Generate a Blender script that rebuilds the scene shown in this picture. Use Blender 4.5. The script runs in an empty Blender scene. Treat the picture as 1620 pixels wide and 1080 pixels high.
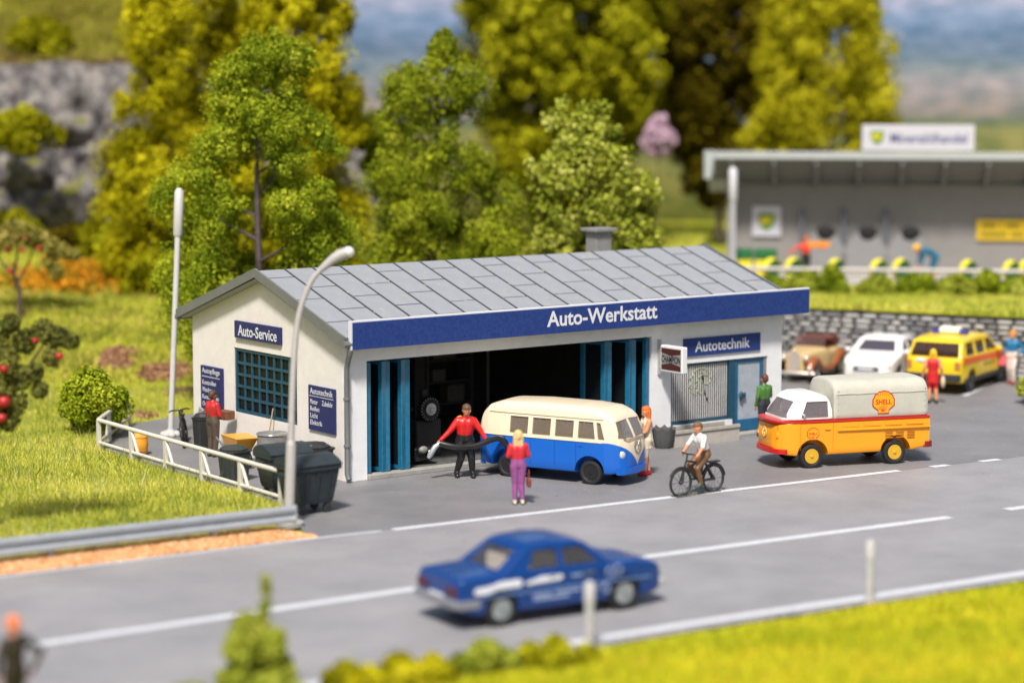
import bpy, bmesh, math, random
import numpy as np
from mathutils import Vector, Matrix, noise as mnoise

random.seed(7); RNG = np.random.default_rng(7)
scene = bpy.context.scene
COL = scene.collection

# ------------------------------------------------------------------ camera
CAM = Vector((-31.909, -49.847, 10.264))
PITCH, YAW = math.radians(6.445), math.radians(53.323)
FW = Vector((math.cos(YAW), math.sin(YAW), 0)); RT = Vector((math.sin(YAW), -math.cos(YAW), 0))
FF = FW * math.cos(PITCH) - Vector((0, 0, math.sin(PITCH)))
UU = FW * math.sin(PITCH) + Vector((0, 0, math.cos(PITCH)))
cd = bpy.data.cameras.new('camera'); cam = bpy.data.objects.new('camera', cd); COL.objects.link(cam)
M = Matrix((RT, UU, -FF)).transposed().to_4x4(); M.translation = CAM
cam.matrix_world = M
cd.sensor_width = 36; cd.sensor_fit = 'HORIZONTAL'; cd.lens = 3721.2 * 36 / 1620
cd.clip_start = .5; cd.clip_end = 2000
cd.dof.use_dof = True; cd.dof.focus_distance = 62.0; cd.dof.aperture_fstop = cd.lens / 1000 / .58
scene.camera = cam

# ------------------------------------------------------------------ light
ELEV = math.radians(54); SD = Vector((-.74, -.67, 0)).normalized()
LDIR = SD * math.cos(ELEV) + Vector((0, 0, math.sin(ELEV)))
w = bpy.data.worlds.new('World'); scene.world = w; w.use_nodes = True
nt = w.node_tree; bg = nt.nodes['Background']
sky = nt.nodes.new('ShaderNodeTexSky'); sky.sky_type = 'NISHITA'; sky.sun_disc = False
sky.sun_elevation = ELEV; sky.sun_rotation = math.atan2(SD.x, SD.y); sky.air_density = 1.0; sky.dust_density = 4.0; sky.ozone_density = 1.0
nt.links.new(sky.outputs[0], bg.inputs[0]); bg.inputs[1].default_value = .075
sl = bpy.data.lights.new('sun', 'SUN'); sl.energy = 4.3; sl.angle = math.radians(8); sl.color = (1, .945, .87)
so = bpy.data.objects.new('sun', sl); COL.objects.link(so)
so.rotation_euler = (-LDIR).to_track_quat('-Z', 'Y').to_euler(); so.location = (-20, -20, 40)
scene.view_settings.view_transform = 'Standard'; scene.view_settings.look = 'None'
scene.view_settings.gamma = 1; scene.view_settings.exposure = 0.30
scene.render.engine = 'CYCLES'
scene.render.resolution_x, scene.render.resolution_y = 1024, 682

# ------------------------------------------------------------------ materials
MATS = {}
def mat(name, col, rough=.6, metal=0., var=.0, vscale=6., bump=0., bscale=40., coat=0., spec=.5, col2=None, alpha=None, emit=None):
    """procedural principled material: colour + noise variation + fine bump"""
    if name in MATS: return MATS[name]
    m = bpy.data.materials.new(name); m.use_nodes = True; MATS[name] = m
    n = m.node_tree.nodes; L = m.node_tree.links; b = n['Principled BSDF']
    b.inputs['Base Color'].default_value = (*col, 1); b.inputs['Roughness'].default_value = rough
    b.inputs['Metallic'].default_value = metal; b.inputs['Coat Weight'].default_value = coat
    b.inputs['Specular IOR Level'].default_value = spec
    if var or bump or col2:
        tc = n.new('ShaderNodeTexCoord')
    if var or col2:
        nz = n.new('ShaderNodeTexNoise'); nz.inputs['Scale'].default_value = vscale; nz.inputs['Detail'].default_value = 6; nz.inputs['Roughness'].default_value = .65
        L.new(tc.outputs['Object'], nz.inputs['Vector'])
        mx = n.new('ShaderNodeMix'); mx.data_type = 'RGBA'
        a = tuple(c * (1 - var) for c in col); c2 = col2 or tuple(min(1, c * (1 + var)) for c in col)
        mx.inputs[6].default_value = (*a, 1) if not col2 else (*col, 1); mx.inputs[7].default_value = (*c2, 1)
        mr = n.new('ShaderNodeMapRange'); mr.inputs[1].default_value = .32; mr.inputs[2].default_value = .68
        L.new(nz.outputs[0], mr.inputs[0]); L.new(mr.outputs[0], mx.inputs[0]); L.new(mx.outputs[2], b.inputs['Base Color'])
        rr = n.new('ShaderNodeMapRange'); rr.inputs[3].default_value = max(0, rough - .08); rr.inputs[4].default_value = min(1, rough + .08)
        L.new(nz.outputs[0], rr.inputs[0]); L.new(rr.outputs[0], b.inputs['Roughness'])
    if bump:
        n2 = n.new('ShaderNodeTexNoise'); n2.inputs['Scale'].default_value = bscale; n2.inputs['Detail'].default_value = 4
        L.new(tc.outputs['Object'], n2.inputs['Vector'])
        bp = n.new('ShaderNodeBump'); bp.inputs['Strength'].default_value = bump; bp.inputs['Distance'].default_value = .02
        L.new(n2.outputs[0], bp.inputs['Height']); L.new(bp.outputs[0], b.inputs['Normal'])
    return m

def srgb(*c):
    return tuple(((v / 255) / 12.92 if v / 255 <= .04045 else (((v / 255) + .055) / 1.055) ** 2.4) for v in c)

def glass_mat(name, tint=(.75, .8, .82), opac=.25, body=(.03, .035, .04), refl=1.):
    if name in MATS: return MATS[name]
    m = bpy.data.materials.new(name); m.use_nodes = True; MATS[name] = m
    n = m.node_tree.nodes; L = m.node_tree.links; n.remove(n['Principled BSDF']); out = n['Material Output']
    tr = n.new('ShaderNodeBsdfTransparent'); tr.inputs[0].default_value = (*tint, 1)
    df = n.new('ShaderNodeBsdfDiffuse'); df.inputs[0].default_value = (*body, 1)
    gl = n.new('ShaderNodeBsdfGlossy'); gl.inputs['Roughness'].default_value = .06; gl.inputs[0].default_value = (1, 1, 1, 1)
    m1 = n.new('ShaderNodeMixShader'); m1.inputs[0].default_value = opac
    L.new(tr.outputs[0], m1.inputs[1]); L.new(df.outputs[0], m1.inputs[2])
    fr = n.new('ShaderNodeFresnel'); fr.inputs[0].default_value = 1.5
    fm = n.new('ShaderNodeMath'); fm.operation = 'MULTIPLY'; fm.inputs[1].default_value = refl; L.new(fr.outputs[0], fm.inputs[0])
    m2 = n.new('ShaderNodeMixShader'); L.new(fm.outputs[0], m2.inputs[0]); L.new(m1.outputs[0], m2.inputs[1]); L.new(gl.outputs[0], m2.inputs[2])
    L.new(m2.outputs[0], out.inputs[0]); return m

def foliage_mat(name, stops, transl=.08):
    """colour by the 'tint' attribute (random per leaf clump)"""
    if name in MATS: return MATS[name]
    m = bpy.data.materials.new(name); m.use_nodes = True; MATS[name] = m
    n = m.node_tree.nodes; L = m.node_tree.links; n.remove(n['Principled BSDF']); out = n['Material Output']
    at = n.new('ShaderNodeAttribute'); at.attribute_name = 'tint'
    cr = n.new('ShaderNodeValToRGB'); e = cr.color_ramp.elements
    e[0].position, e[0].color = stops[0][0], (*stops[0][1], 1); e[1].position, e[1].color = stops[-1][0], (*stops[-1][1], 1)
    for p, c in stops[1:-1]:
        k = e.new(p); k.color = (*c, 1)
    L.new(at.outputs['Fac'], cr.inputs[0])
    d = n.new('ShaderNodeBsdfDiffuse'); t = n.new('ShaderNodeBsdfTranslucent')
    L.new(cr.outputs[0], d.inputs[0]); L.new(cr.outputs[0], t.inputs[0])
    mx = n.new('ShaderNodeMixShader'); mx.inputs[0].default_value = transl
    L.new(d.outputs[0], mx.inputs[1]); L.new(t.outputs[0], mx.inputs[2]); L.new(mx.outputs[0], out.inputs[0])
    return m

# ------------------------------------------------------------------ mesh helpers
def tag(o, label=None, cat=None, group=None, kind=None):
    if label: o['label'] = label
    if cat: o['category'] = cat
    if group: o['group'] = group
    if kind: o['kind'] = kind
    return o

def thing(name, label, cat, loc=(0, 0, 0), rz=0., group=None):
    o = bpy.data.objects.new(name, None); COL.objects.link(o); o.empty_display_size = .1
    o.location = loc; o.rotation_euler = (0, 0, rz)
    return tag(o, label, cat, group)

def link(name, me, m, parent=None, smooth=None):
    o = bpy.data.objects.new(name, me); COL.objects.link(o)
    if m is not None:
        me.materials.clear()
        for k in (m if isinstance(m, (list, tuple)) else [m]): me.materials.append(k)
    if smooth is not None and len(me.polygons):
        me.polygons.foreach_set('use_smooth', [True] * len(me.polygons)); me.set_sharp_from_angle(angle=math.radians(smooth))
    if parent is not None: o.parent = parent
    return o

def npmesh(name, V, Q, tint=None):
    """fast mesh of quads (or tris) from numpy"""
    me = bpy.data.meshes.new(name); n, k = Q.shape
    me.vertices.add(len(V)); me.vertices.foreach_set('co', np.ascontiguousarray(V, dtype=np.float32).ravel())
    me.loops.add(n * k); me.loops.foreach_set('vertex_index', np.ascontiguousarray(Q, dtype=np.int32).ravel())
    me.polygons.add(n); me.polygons.foreach_set('loop_start', np.arange(0, n * k, k, dtype=np.int32))
    me.polygons.foreach_set('loop_total', np.full(n, k, dtype=np.int32))
    if tint is not None:
        a = me.attributes.new('tint', 'FLOAT', 'POINT'); a.data.foreach_set('value', np.ascontiguousarray(tint, dtype=np.float32))
    me.update(calc_edges=True); me.validate(); return me

class MB:
    def __init__(s): s.v = []; s.f = []; s.mi = []; s.cur = 0; s.T = None
    def add(s, vs, fs):
        o = len(s.v)
        s.v += [tuple(s.T @ Vector(p)) if s.T is not None else tuple(p) for p in vs]
        s.f += [tuple(i + o for i in f) for f in fs]; s.mi += [s.cur] * len(fs); return s
    def box(s, x0, x1, y0, y1, z0, z1, bev=0.):
        if bev:
            b = bev; lv = []; fs = []
            # bevelled box: three nested shells of 24 verts
            P = {}
            for ix, X in enumerate((x0, x1)):
                for iy, Y in enumerate((y0, y1)):
                    for iz, Z in enumerate((z0, z1)):
                        sx, sy, sz = (1 - 2 * ix), (1 - 2 * iy), (1 - 2 * iz)
                        P[ix, iy, iz, 0] = len(lv); lv.append((X, Y + sy * b, Z + sz * b))
                        P[ix, iy, iz, 1] = len(lv); lv.append((X + sx * b, Y, Z + sz * b))
                        P[ix, iy, iz, 2] = len(lv); lv.append((X + sx * b, Y + sy * b, Z))
            for i in (0, 1):
                fs.append([P[i, a, c, 0] for a, c in ((0, 0), (0, 1), (1, 1), (1, 0))][::1 if i == 0 else -1])
                fs.append([P[a, i, c, 1] for a, c in ((0, 0), (1, 0), (1, 1), (0, 1))][::1 if i == 0 else -1])
                fs.append([P[a, c, i, 2] for a, c in ((0, 0), (0, 1), (1, 1), (1, 0))][::1 if i == 0 else -1])
                for j in (0, 1):
                    fs.append([P[i, j, 0, 0], P[i, j, 1, 0], P[i, j, 1, 1], P[i, j, 0, 1]])
                    fs.append([P[i, 0, j, 0], P[i, 1, j, 0], P[i, 1, j, 2], P[i, 0, j, 2]])
                    fs.append([P[0, i, j, 1], P[1, i, j, 1], P[1, i, j, 2], P[0, i, j, 2]])
                    for k in (0, 1): fs.append([P[i, j, k, 0], P[i, j, k, 1], P[i, j, k, 2]])
            return s.add(lv, fs)
        return s.add([(x0, y0, z0), (x1, y0, z0), (x1, y1, z0), (x0, y1, z0), (x0, y0, z1), (x1, y0, z1), (x1, y1, z1), (x0, y1, z1)],
                     [(0, 3, 2, 1), (4, 5, 6, 7), (0, 1, 5, 4), (1, 2, 6, 5), (2, 3, 7, 6), (3, 0, 4, 7)])
    def prism(s, poly, d, axis='y'):
        """poly in the plane normal to axis, extruded from d[0] to d[1]; axis y: (x,z); x: (y,z); z: (x,y)"""
        n = len(poly)
        def P(p, t): return {'y': (p[0], t, p[1]), 'x': (t, p[0], p[1]), 'z': (p[0], p[1], t)}[axis]
        return s.add([P(p, d[0]) for p in poly] + [P(p, d[1]) for p in poly],
                     [tuple(range(n))[::-1], tuple(range(n, 2 * n))] + [(i, (i + 1) % n, n + (i + 1) % n, n + i) for i in range(n)])
    def tube(s, pts, r, n=8, cap=True):
        pts = [Vector(p) for p in pts]; rs = r if isinstance(r, (list, tuple)) else [r] * len(pts); vs = []
        up = Vector((0, 0, 1)); prev = None
        for i, p in enumerate(pts):
            t = ((pts[min(i + 1, len(pts) - 1)] - pts[max(i - 1, 0)])).normalized()
            a = prev if prev is not None else (up if abs(t.z) < .9 else Vector((1, 0, 0)))
            x = (a - t * a.dot(t)).normalized(); y = t.cross(x); prev = x
            vs += [p + (x * math.cos(2 * math.pi * k / n) + y * math.sin(2 * math.pi * k / n)) * rs[i] for k in range(n)]
        fs = [(i * n + k, i * n + (k + 1) % n, (i + 1) * n + (k + 1) % n, (i + 1) * n + k) for i in range(len(pts) - 1) for k in range(n)]
        if cap: fs += [tuple(range(n))[::-1], tuple(range((len(pts) - 1) * n, len(pts) * n))]
        return s.add(vs, fs)
    def lathe(s, prof, c=(0, 0, 0), axis='z', n=20):
        """prof: (radius, height) pairs"""
        vs = []; fs = []
        for r_, h in prof:
            for k in range(n):
                a = 2 * math.pi * k / n; x, y = r_ * math.cos(a), r_ * math.sin(a)
                q = {'z': (x, y, h), 'y': (x, h, y), 'x': (h, x, y)}[axis]
                vs.append((q[0] + c[0], q[1] + c[1], q[2] + c[2]))
        for i in range(len(prof) - 1):
            fs += [(i * n + k, i * n + (k + 1) % n, (i + 1) * n + (k + 1) % n, (i + 1) * n + k) for k in range(n)]
        fs += [tuple(range(n))[::-1], tuple(range((len(prof) - 1) * n, len(prof) * n))]
        return s.add(vs, fs)
    def ball(s, c, r, n=12, m=7):
        rx, ry, rz = r if isinstance(r, (tuple, list)) else (r, r, r)
        vs = [(c[0], c[1], c[2] - rz)]; fs = []
        for i in range(1, m):
            t = -math.pi / 2 + math.pi * i / m
            vs += [(c[0] + rx * math.cos(t) * math.cos(2 * math.pi * k / n), c[1] + ry * math.cos(t) * math.sin(2 * math.pi * k / n), c[2] + rz * math.sin(t)) for k in range(n)]
        vs.append((c[0], c[1], c[2] + rz)); T = len(vs) - 1
        for k in range(n):
            fs.append((0, 1 + (k + 1) % n, 1 + k)); fs.append((T, T - n + k, T - n + (k + 1) % n))
            for i in range(m - 2): fs.append((1 + i * n + k, 1 + i * n + (k + 1) % n, 1 + (i + 1) * n + (k + 1) % n, 1 + (i + 1) * n + k))
        return s.add(vs, fs)
    def mesh(s, name='m', fix=True):
        me = bpy.data.meshes.new(name); me.from_pydata(s.v, [], s.f)
        if any(s.mi): me.polygons.foreach_set('material_index', s.mi)
        if fix:
            b = bmesh.new(); b.from_mesh(me); bmesh.ops.recalc_face_normals(b, faces=b.faces); b.to_mesh(me); b.free()
        me.update(); return me
    def build(s, name, m, parent=None, smooth=None):
        return link(name, s.mesh(name), m, parent, smooth)

def frame(o, x, up):
    """matrix: local x along x, local y along up, local z = normal"""
    x = Vector(x).normalized(); up = Vector(up).normalized(); z = x.cross(up)
    m = Matrix((x, up, z)).transposed().to_4x4(); m.translation = Vector(o); return m

def text_mesh(body, w, h, depth=.004, bold=.0, align='L'):
    c = bpy.data.curves.new('t', 'FONT'); c.body = body; c.size = 1; c.offset = bold; c.resolution_u = 3
    o = bpy.data.objects.new('t', c); COL.objects.link(o)
    dg = bpy.context.evaluated_depsgraph_get(); me = bpy.data.meshes.new_from_object(o.evaluated_get(dg))
    bpy.data.objects.remove(o); bpy.data.curves.remove(c)
    P = np.zeros(len(me.vertices) * 3, dtype=np.float32); me.vertices.foreach_get('co', P); P = P.reshape(-1, 3)
    lo, hi = P.min(0), P.max(0); P[:, 0] = (P[:, 0] - lo[0]) / max(1e-6, hi[0] - lo[0]) * w; P[:, 1] = (P[:, 1] - lo[1]) / max(1e-6, hi[1] - lo[1]) * h; P[:, 2] = 0
    me.vertices.foreach_set('co', P.ravel())
    b = bmesh.new(); b.from_mesh(me); r_ = bmesh.ops.extrude_face_region(b, geom=b.faces[:])
    bmesh.ops.translate(b, verts=[e for e in r_['geom'] if isinstance(e, bmesh.types.BMVert)], vec=(0, 0, depth)); bmesh.ops.recalc_face_normals(b, faces=b.faces)
    for f_ in b.faces: f_.smooth = False
    b.to_mesh(me); b.free(); return me

def text(body, w, h, m, parent, mtx, depth=.004, bold=.0, name='lettering'):
    me = text_mesh(body, w, h, depth, bold); me.transform(mtx); return link(name, me, m, parent)

def boolean(o, cutters):
    """subtract meshes (list of Mesh) from o, replacing its mesh"""
    tmp = []; bpy.context.view_layer.update()
    for cme in cutters:
        c = bpy.data.objects.new('cut', cme); COL.objects.link(c); tmp.append(c)
        md = o.modifiers.new('b', 'BOOLEAN'); md.operation = 'DIFFERENCE'; md.solver = 'EXACT'; md.object = c
        c.matrix_world = o.matrix_world
    bpy.context.view_layer.update()
    dg = bpy.context.evaluated_depsgraph_get(); me = bpy.data.meshes.new_from_object(o.evaluated_get(dg))
    o.modifiers.clear(); o.data = me
    for c in tmp: bpy.data.objects.remove(c)
    return o

def ld(l, d, z=0.):
    """a ground point from its sideways and forward distance to the viewpoint"""
    return Vector((CAM.x + FW.x * d + RT.x * l, CAM.y + FW.y * d + RT.y * l, z))

def sstep(a, b, x):
    t = np.clip((np.asarray(x, float) - a) / (b - a), 0, 1); return t * t * (3 - 2 * t)
def wav(x, y, s=1., seed=0.):
    """cheap smooth noise, about -1..1"""
    x = np.asarray(x, float) / s + seed * 7.1; y = np.asarray(y, float) / s - seed * 3.7
    return (np.sin(x * 1.3 + 1.7 * np.sin(y * .9 + .5)) + np.sin(y * 1.7 + 1.3 * np.sin(x * 1.1 + 2.)) + np.sin((x + y) * 2.3 + 1.1 * np.sin(x * 2.1 - y * 1.4))) / 3
# ================================================================== SETTING
FARX, FARY = [-80, -12, -4.8, -2.6, 12.56, 15.9, 80], [-1.6, -5.32, -5.72, -5.96, -7.17, -7.5, -12.9]
CENX, CENY = [-80, -14, -5.8, 0, 8.7, 10.5, 80], [-8.4, -11.13, -11.37, -11.73, -12.48, -12.6, -17.8]
NEAX, NEAY = [-80, -14, -3.1, .86, 5.4, 80], [-13.8, -16.35, -17.0, -17.35, -17.7, -23.2]
far_y = lambda x: np.interp(x, FARX, FARY)
cen_y = lambda x: np.interp(x, CENX, CENY)
nea_y = lambda x: np.interp(x, NEAX, NEAY)
FORE = [(-4.55, -5.3), (-3.75, -3.7), (-3.05, -2.0), (-2.9, 3), (-2.75, 8.5), (-1.4, 10.4), (.3, 12.3), (3, 13.2), (9, 12.5), (16, 12.0), (20, 13.5), (24.2, 13.2), (29.45, 3.2), (31, 0), (26.2, -.6), (25.4, -1.6), (26.5, -3), (30, -5), (34, -8.9)]
def in_poly(X, Y, poly):
    X = np.asarray(X, float); Y = np.asarray(Y, float); r_ = np.zeros(X.shape, bool); n = len(poly); j = n - 1
    for i in range(n):
        xi, yi = poly[i]; xj, yj = poly[j]
        c = ((yi > Y) != (yj > Y)) & (X < (xj - xi) * (Y - yi) / (yj - yi + 1e-12) + xi); r_ ^= c; j = i
    return r_
FOREP = FORE + [(x, float(far_y(x))) for x in (34, 20, 8, -2, -4.55)]
PN = np.array([.885, .465]); PW = np.array([-.465, .885]); WB = np.array([29.3, 3.5])   # retaining wall: normal, run, base point
def behind_wall(X, Y): return (X - WB[0]) * PN[0] + (Y - WB[1]) * PN[1]
def asphalt(X, Y):
    return ((Y < far_y(X) + .05) & (Y > nea_y(X) - .32)) | in_poly(X, Y, FOREP) | ((X < -4.4) & (Y < -4.3) & (Y > far_y(X) - .1))
def height(X, Y):
    X = np.asarray(X, float); Y = np.asarray(Y, float)
    qx, qy = X - CAM.x, Y - CAM.y; l = qx * RT.x + qy * RT.y; d = qx * FW.x + qy * FW.y
    z = .09 + .05 * wav(X, Y, 1.7, 1)
    left = 1 - sstep(-9, -2, l)
    z = z + left * (sstep(71, 97, d) * 2.9 + .25 * sstep(66, 74, d) * wav(X, Y, 3.5, 2))
    z = z + (1 - left) * sstep(78, 92, d) * 1.3
    top = (1 - sstep(-14, -10, l)) * sstep(104, 105, d) * (7.2 + .09 * np.clip(d - 100, 0, 60)) + left * sstep(101, 135, d) * 2.5 * sstep(-10, -20, l)
    z = z + top + left * sstep(105, 109, d) * .5 * wav(X, Y, 4, 3)
    z = np.where(Y < nea_y(X), .015 + .25 * sstep(.5, 4.5, nea_y(X) - Y) + .03 * wav(X, Y, 1.7, 1) * sstep(.5, 2, nea_y(X) - Y), z)
    bw = behind_wall(X, Y); z = np.where(bw > .2, np.maximum(z, 1.75 * sstep(.6, 2.5, bw)), z)
    # flatten below the sealed surfaces
    near = np.zeros(X.shape, bool)
    for dx, dy in ((0, 0), (.22, 0), (-.22, 0), (0, .22), (0, -.22)): near |= asphalt(X + dx, Y + dy)
    return np.where(near, -.06, z)

def grid_mesh(name, us, vs, fn):
    U, V = np.meshgrid(us, vs, indexing='ij'); P = fn(U, V).reshape(-1, 3); nu, nv = len(us), len(vs)
    i = np.arange(nu - 1)[:, None] * nv + np.arange(nv - 1)[None, :]; i = i.ravel()
    return npmesh(name, P, np.stack([i, i + nv, i + nv + 1, i + 1], 1))

def ground_material():
    m = bpy.data.materials.new('turf'); m.use_nodes = True; n = m.node_tree.nodes; L = m.node_tree.links; b = n['Principled BSDF']
    tc = n.new('ShaderNodeTexCoord'); b.inputs['Roughness'].default_value = .95; b.inputs['Specular IOR Level'].default_value = .1
    def nz(s, d=5): 
        k = n.new('ShaderNodeTexNoise'); k.inputs['Scale'].default_value = s; k.inputs['Detail'].default_value = d; k.inputs['Roughness'].default_value = .6; L.new(tc.outputs['Object'], k.inputs['Vector']); return k.outputs[0]
    def ramp(src, st):
        k = n.new('ShaderNodeValToRGB'); e = k.color_ramp.elements; e[0].position, e[0].color = st[0][0], (*st[0][1], 1); e[1].position, e[1].color = st[-1][0], (*st[-1][1], 1)
        for p, c in st[1:-1]: q = e.new(p); q.color = (*c, 1)
        L.new(src, k.inputs[0]); return k.outputs[0]
    g = ramp(nz(1.3, 8), [(.3, (.20, .24, .02)), (.45, (.36, .38, .03)), (.6, (.48, .46, .04)), (.72, (.40, .33, .07))])
    fine = ramp(nz(14, 3), [(.3, (.08, .09, .012)), (.55, (.40, .42, .03)), (.7, (.5, .48, .06))])
    mx = n.new('ShaderNodeMix'); mx.data_type = 'RGBA'; mx.inputs[0].default_value = .4; L.new(g, mx.inputs[6]); L.new(fine, mx.inputs[7])
    soil = ramp(nz(9, 4), [(.35, (.10, .045, .02)), (.6, (.24, .12, .06)), (.7, (.33, .2, .11))])
    sm = n.new('ShaderNodeMapRange'); sm.inputs[1].default_value = .585; sm.inputs[2].default_value = .64; L.new(nz(.34, 4), sm.inputs[0])
    m2 = n.new('ShaderNodeMix'); m2.data_type = 'RGBA'; L.new(sm.outputs[0], m2.inputs[0]); L.new(mx.outputs[2], m2.inputs[6]); L.new(soil, m2.inputs[7])
    L.new(m2.outputs[2], b.inputs['Base Color'])
    bp = n.new('ShaderNodeBump'); bp.inputs['Distance'].default_value = .08; L.new(nz(22, 4), bp.inputs['Height']); L.new(bp.outputs[0], b.inputs['Normal'])
    return m
TURF = ground_material()
us = np.concatenate([np.arange(-150, -40, 10.), np.arange(-40, -22, 1.), np.arange(-22, 24, .3), np.arange(24, 45, 1.), np.arange(45, 151, 10.)])
vs = np.concatenate([np.arange(-60, 24, 8.), np.arange(24, 80, .3), np.arange(80, 140, .8), np.arange(140, 400, 12.)])
def gfn(U, V):
    X = CAM.x + FW.x * V + RT.x * U; Y = CAM.y + FW.y * V + RT.y * U; return np.stack([X, Y, height(X, Y)], -1)
g = link('ground', grid_mesh('ground', us, vs, gfn), TURF); g.data.polygons.foreach_set('use_smooth', [True] * len(g.data.polygons)); tag(g, kind='structure')

# ---- asphalt
def asphalt_material(k=1.):
    m = bpy.data.materials.new('asphalt' if k == 1 else 'dimmed_asphalt'); m.use_nodes = True; n = m.node_tree.nodes; L = m.node_tree.links; b = n['Principled BSDF']
    tc = n.new('ShaderNodeTexCoord')
    def nz(s, d, r_=.6):
        k = n.new('ShaderNodeTexNoise'); k.inputs['Scale'].default_value = s; k.inputs['Detail'].default_value = d; k.inputs['Roughness'].default_value = r_; L.new(tc.outputs['Object'], k.inputs['Vector']); return k.outputs[0]
    a = n.new('ShaderNodeValToRGB'); e = a.color_ramp.elements; e[0].position, e[0].color = .3, (.25 * k, .248 * k, .262 * k, 1); e[1].position, e[1].color = .7, (.345 * k, .338 * k, .352 * k, 1); L.new(nz(.45, 7, .7), a.inputs[0])
    s = n.new('ShaderNodeValToRGB'); e = s.color_ramp.elements; e[0].position, e[0].color = .33, (.62, .62, .62, 1); e[1].position, e[1].color = .52, (1, 1, 1, 1); q = e.new(.76); q.color = (1.0, 1.0, 1.0, 1); q = e.new(.80); q.color = (2.2, 2.2, 2.2, 1); L.new(nz(38, 2, .5), s.inputs[0])
    mx = n.new('ShaderNodeMix'); mx.data_type = 'RGBA'; mx.blend_type = 'MULTIPLY'; mx.inputs[0].default_value = .8; L.new(a.outputs[0], mx.inputs[6]); L.new(s.outputs[0], mx.inputs[7])
    L.new(mx.outputs[2], b.inputs['Base Color']); b.inputs['Roughness'].default_value = .55; b.inputs['Specular IOR Level'].default_value = .35
    bp = n.new('ShaderNodeBump'); bp.inputs['Strength'].default_value = .5; bp.inputs['Distance'].default_value = .012; L.new(nz(55, 3), bp.inputs['Height']); L.new(bp.outputs[0], b.inputs['Normal'])
    return m
ASPH = asphalt_material(); ASPH2 = asphalt_material(.72)  # forecourt copy darkened: the light's falloff towards the workshop put into colour
xs = np.concatenate([np.arange(-80, -20, 4.), np.arange(-20, 40, .5), np.arange(40, 81, 4.)])
def strip(name, xs, fa, fb, z, m, parent=None):
    xs = np.asarray(xs, float); V = np.concatenate([np.stack([xs, fa(xs), np.full_like(xs, z)], 1), np.stack([xs, fb(xs), np.full_like(xs, z)], 1)])
    n = len(xs); i = np.arange(n - 1); return link(name, npmesh(name, V, np.stack([i + n, i + n + 1, i + 1, i], 1)), m, parent)
road = strip('road', xs, lambda x: far_y(x) + .18 + .03 * wav(x, x, .8), lambda x: nea_y(x) - .45 + .06 * wav(x, x, .7, 3), 0, ASPH); tag(road, kind='structure')
fc = MB(); fc.add([(x, y, .004) for x, y in FORE] + [(x, float(far_y(x)) + .05, .004) for x in np.linspace(34, -4.5, 20)], [tuple(range(len(FORE) + 20))])
forecourt = fc.build('forecourt', ASPH2); tag(forecourt, kind='structure')
WHITE = mat('road_paint', (.60, .62, .66), .6, var=.16, vscale=9)
def marking(name, f, x0, x1, wd, off=0., parent=None):
    return strip(name, np.arange(x0, x1 + .001, (x1 - x0) / max(2, int((x1 - x0) / .4))), lambda x: f(x) + off + wd / 2 + .012 * wav(x, x, .11), lambda x: f(x) + off - wd / 2 + .012 * wav(x, x, .13, 5), .010, WHITE, road if parent is None else parent)
for a, b in ((-2.6, 12.5), (13.6, 14.2), (15.3, 16.0), (17.1, 17.8), (18.9, 19.6), (20.7, 30)): marking('edge_marking', far_y, a, b, .26)
marking('edge_marking', far_y, -60, -2.9, .13)
for a, b in ((-14.1, 8.7), (10.5, 26), (28, 40), (-40, -16)): marking('centre_marking', cen_y, a, b, .30)
marking('edge_marking', nea_y, -60, 60, .30)
# parking bay line beside the yellow car
q = MB(); a = Vector((24.7, 1.75, .012)); b = Vector((28.6, 3.8, .012)); s_ = Vector((.465, -.885, 0)) * .1
q.add([a - s_, b - s_, b + s_, a + s_], [(0, 1, 2, 3)]); q.build('bay_marking', WHITE, forecourt)

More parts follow.
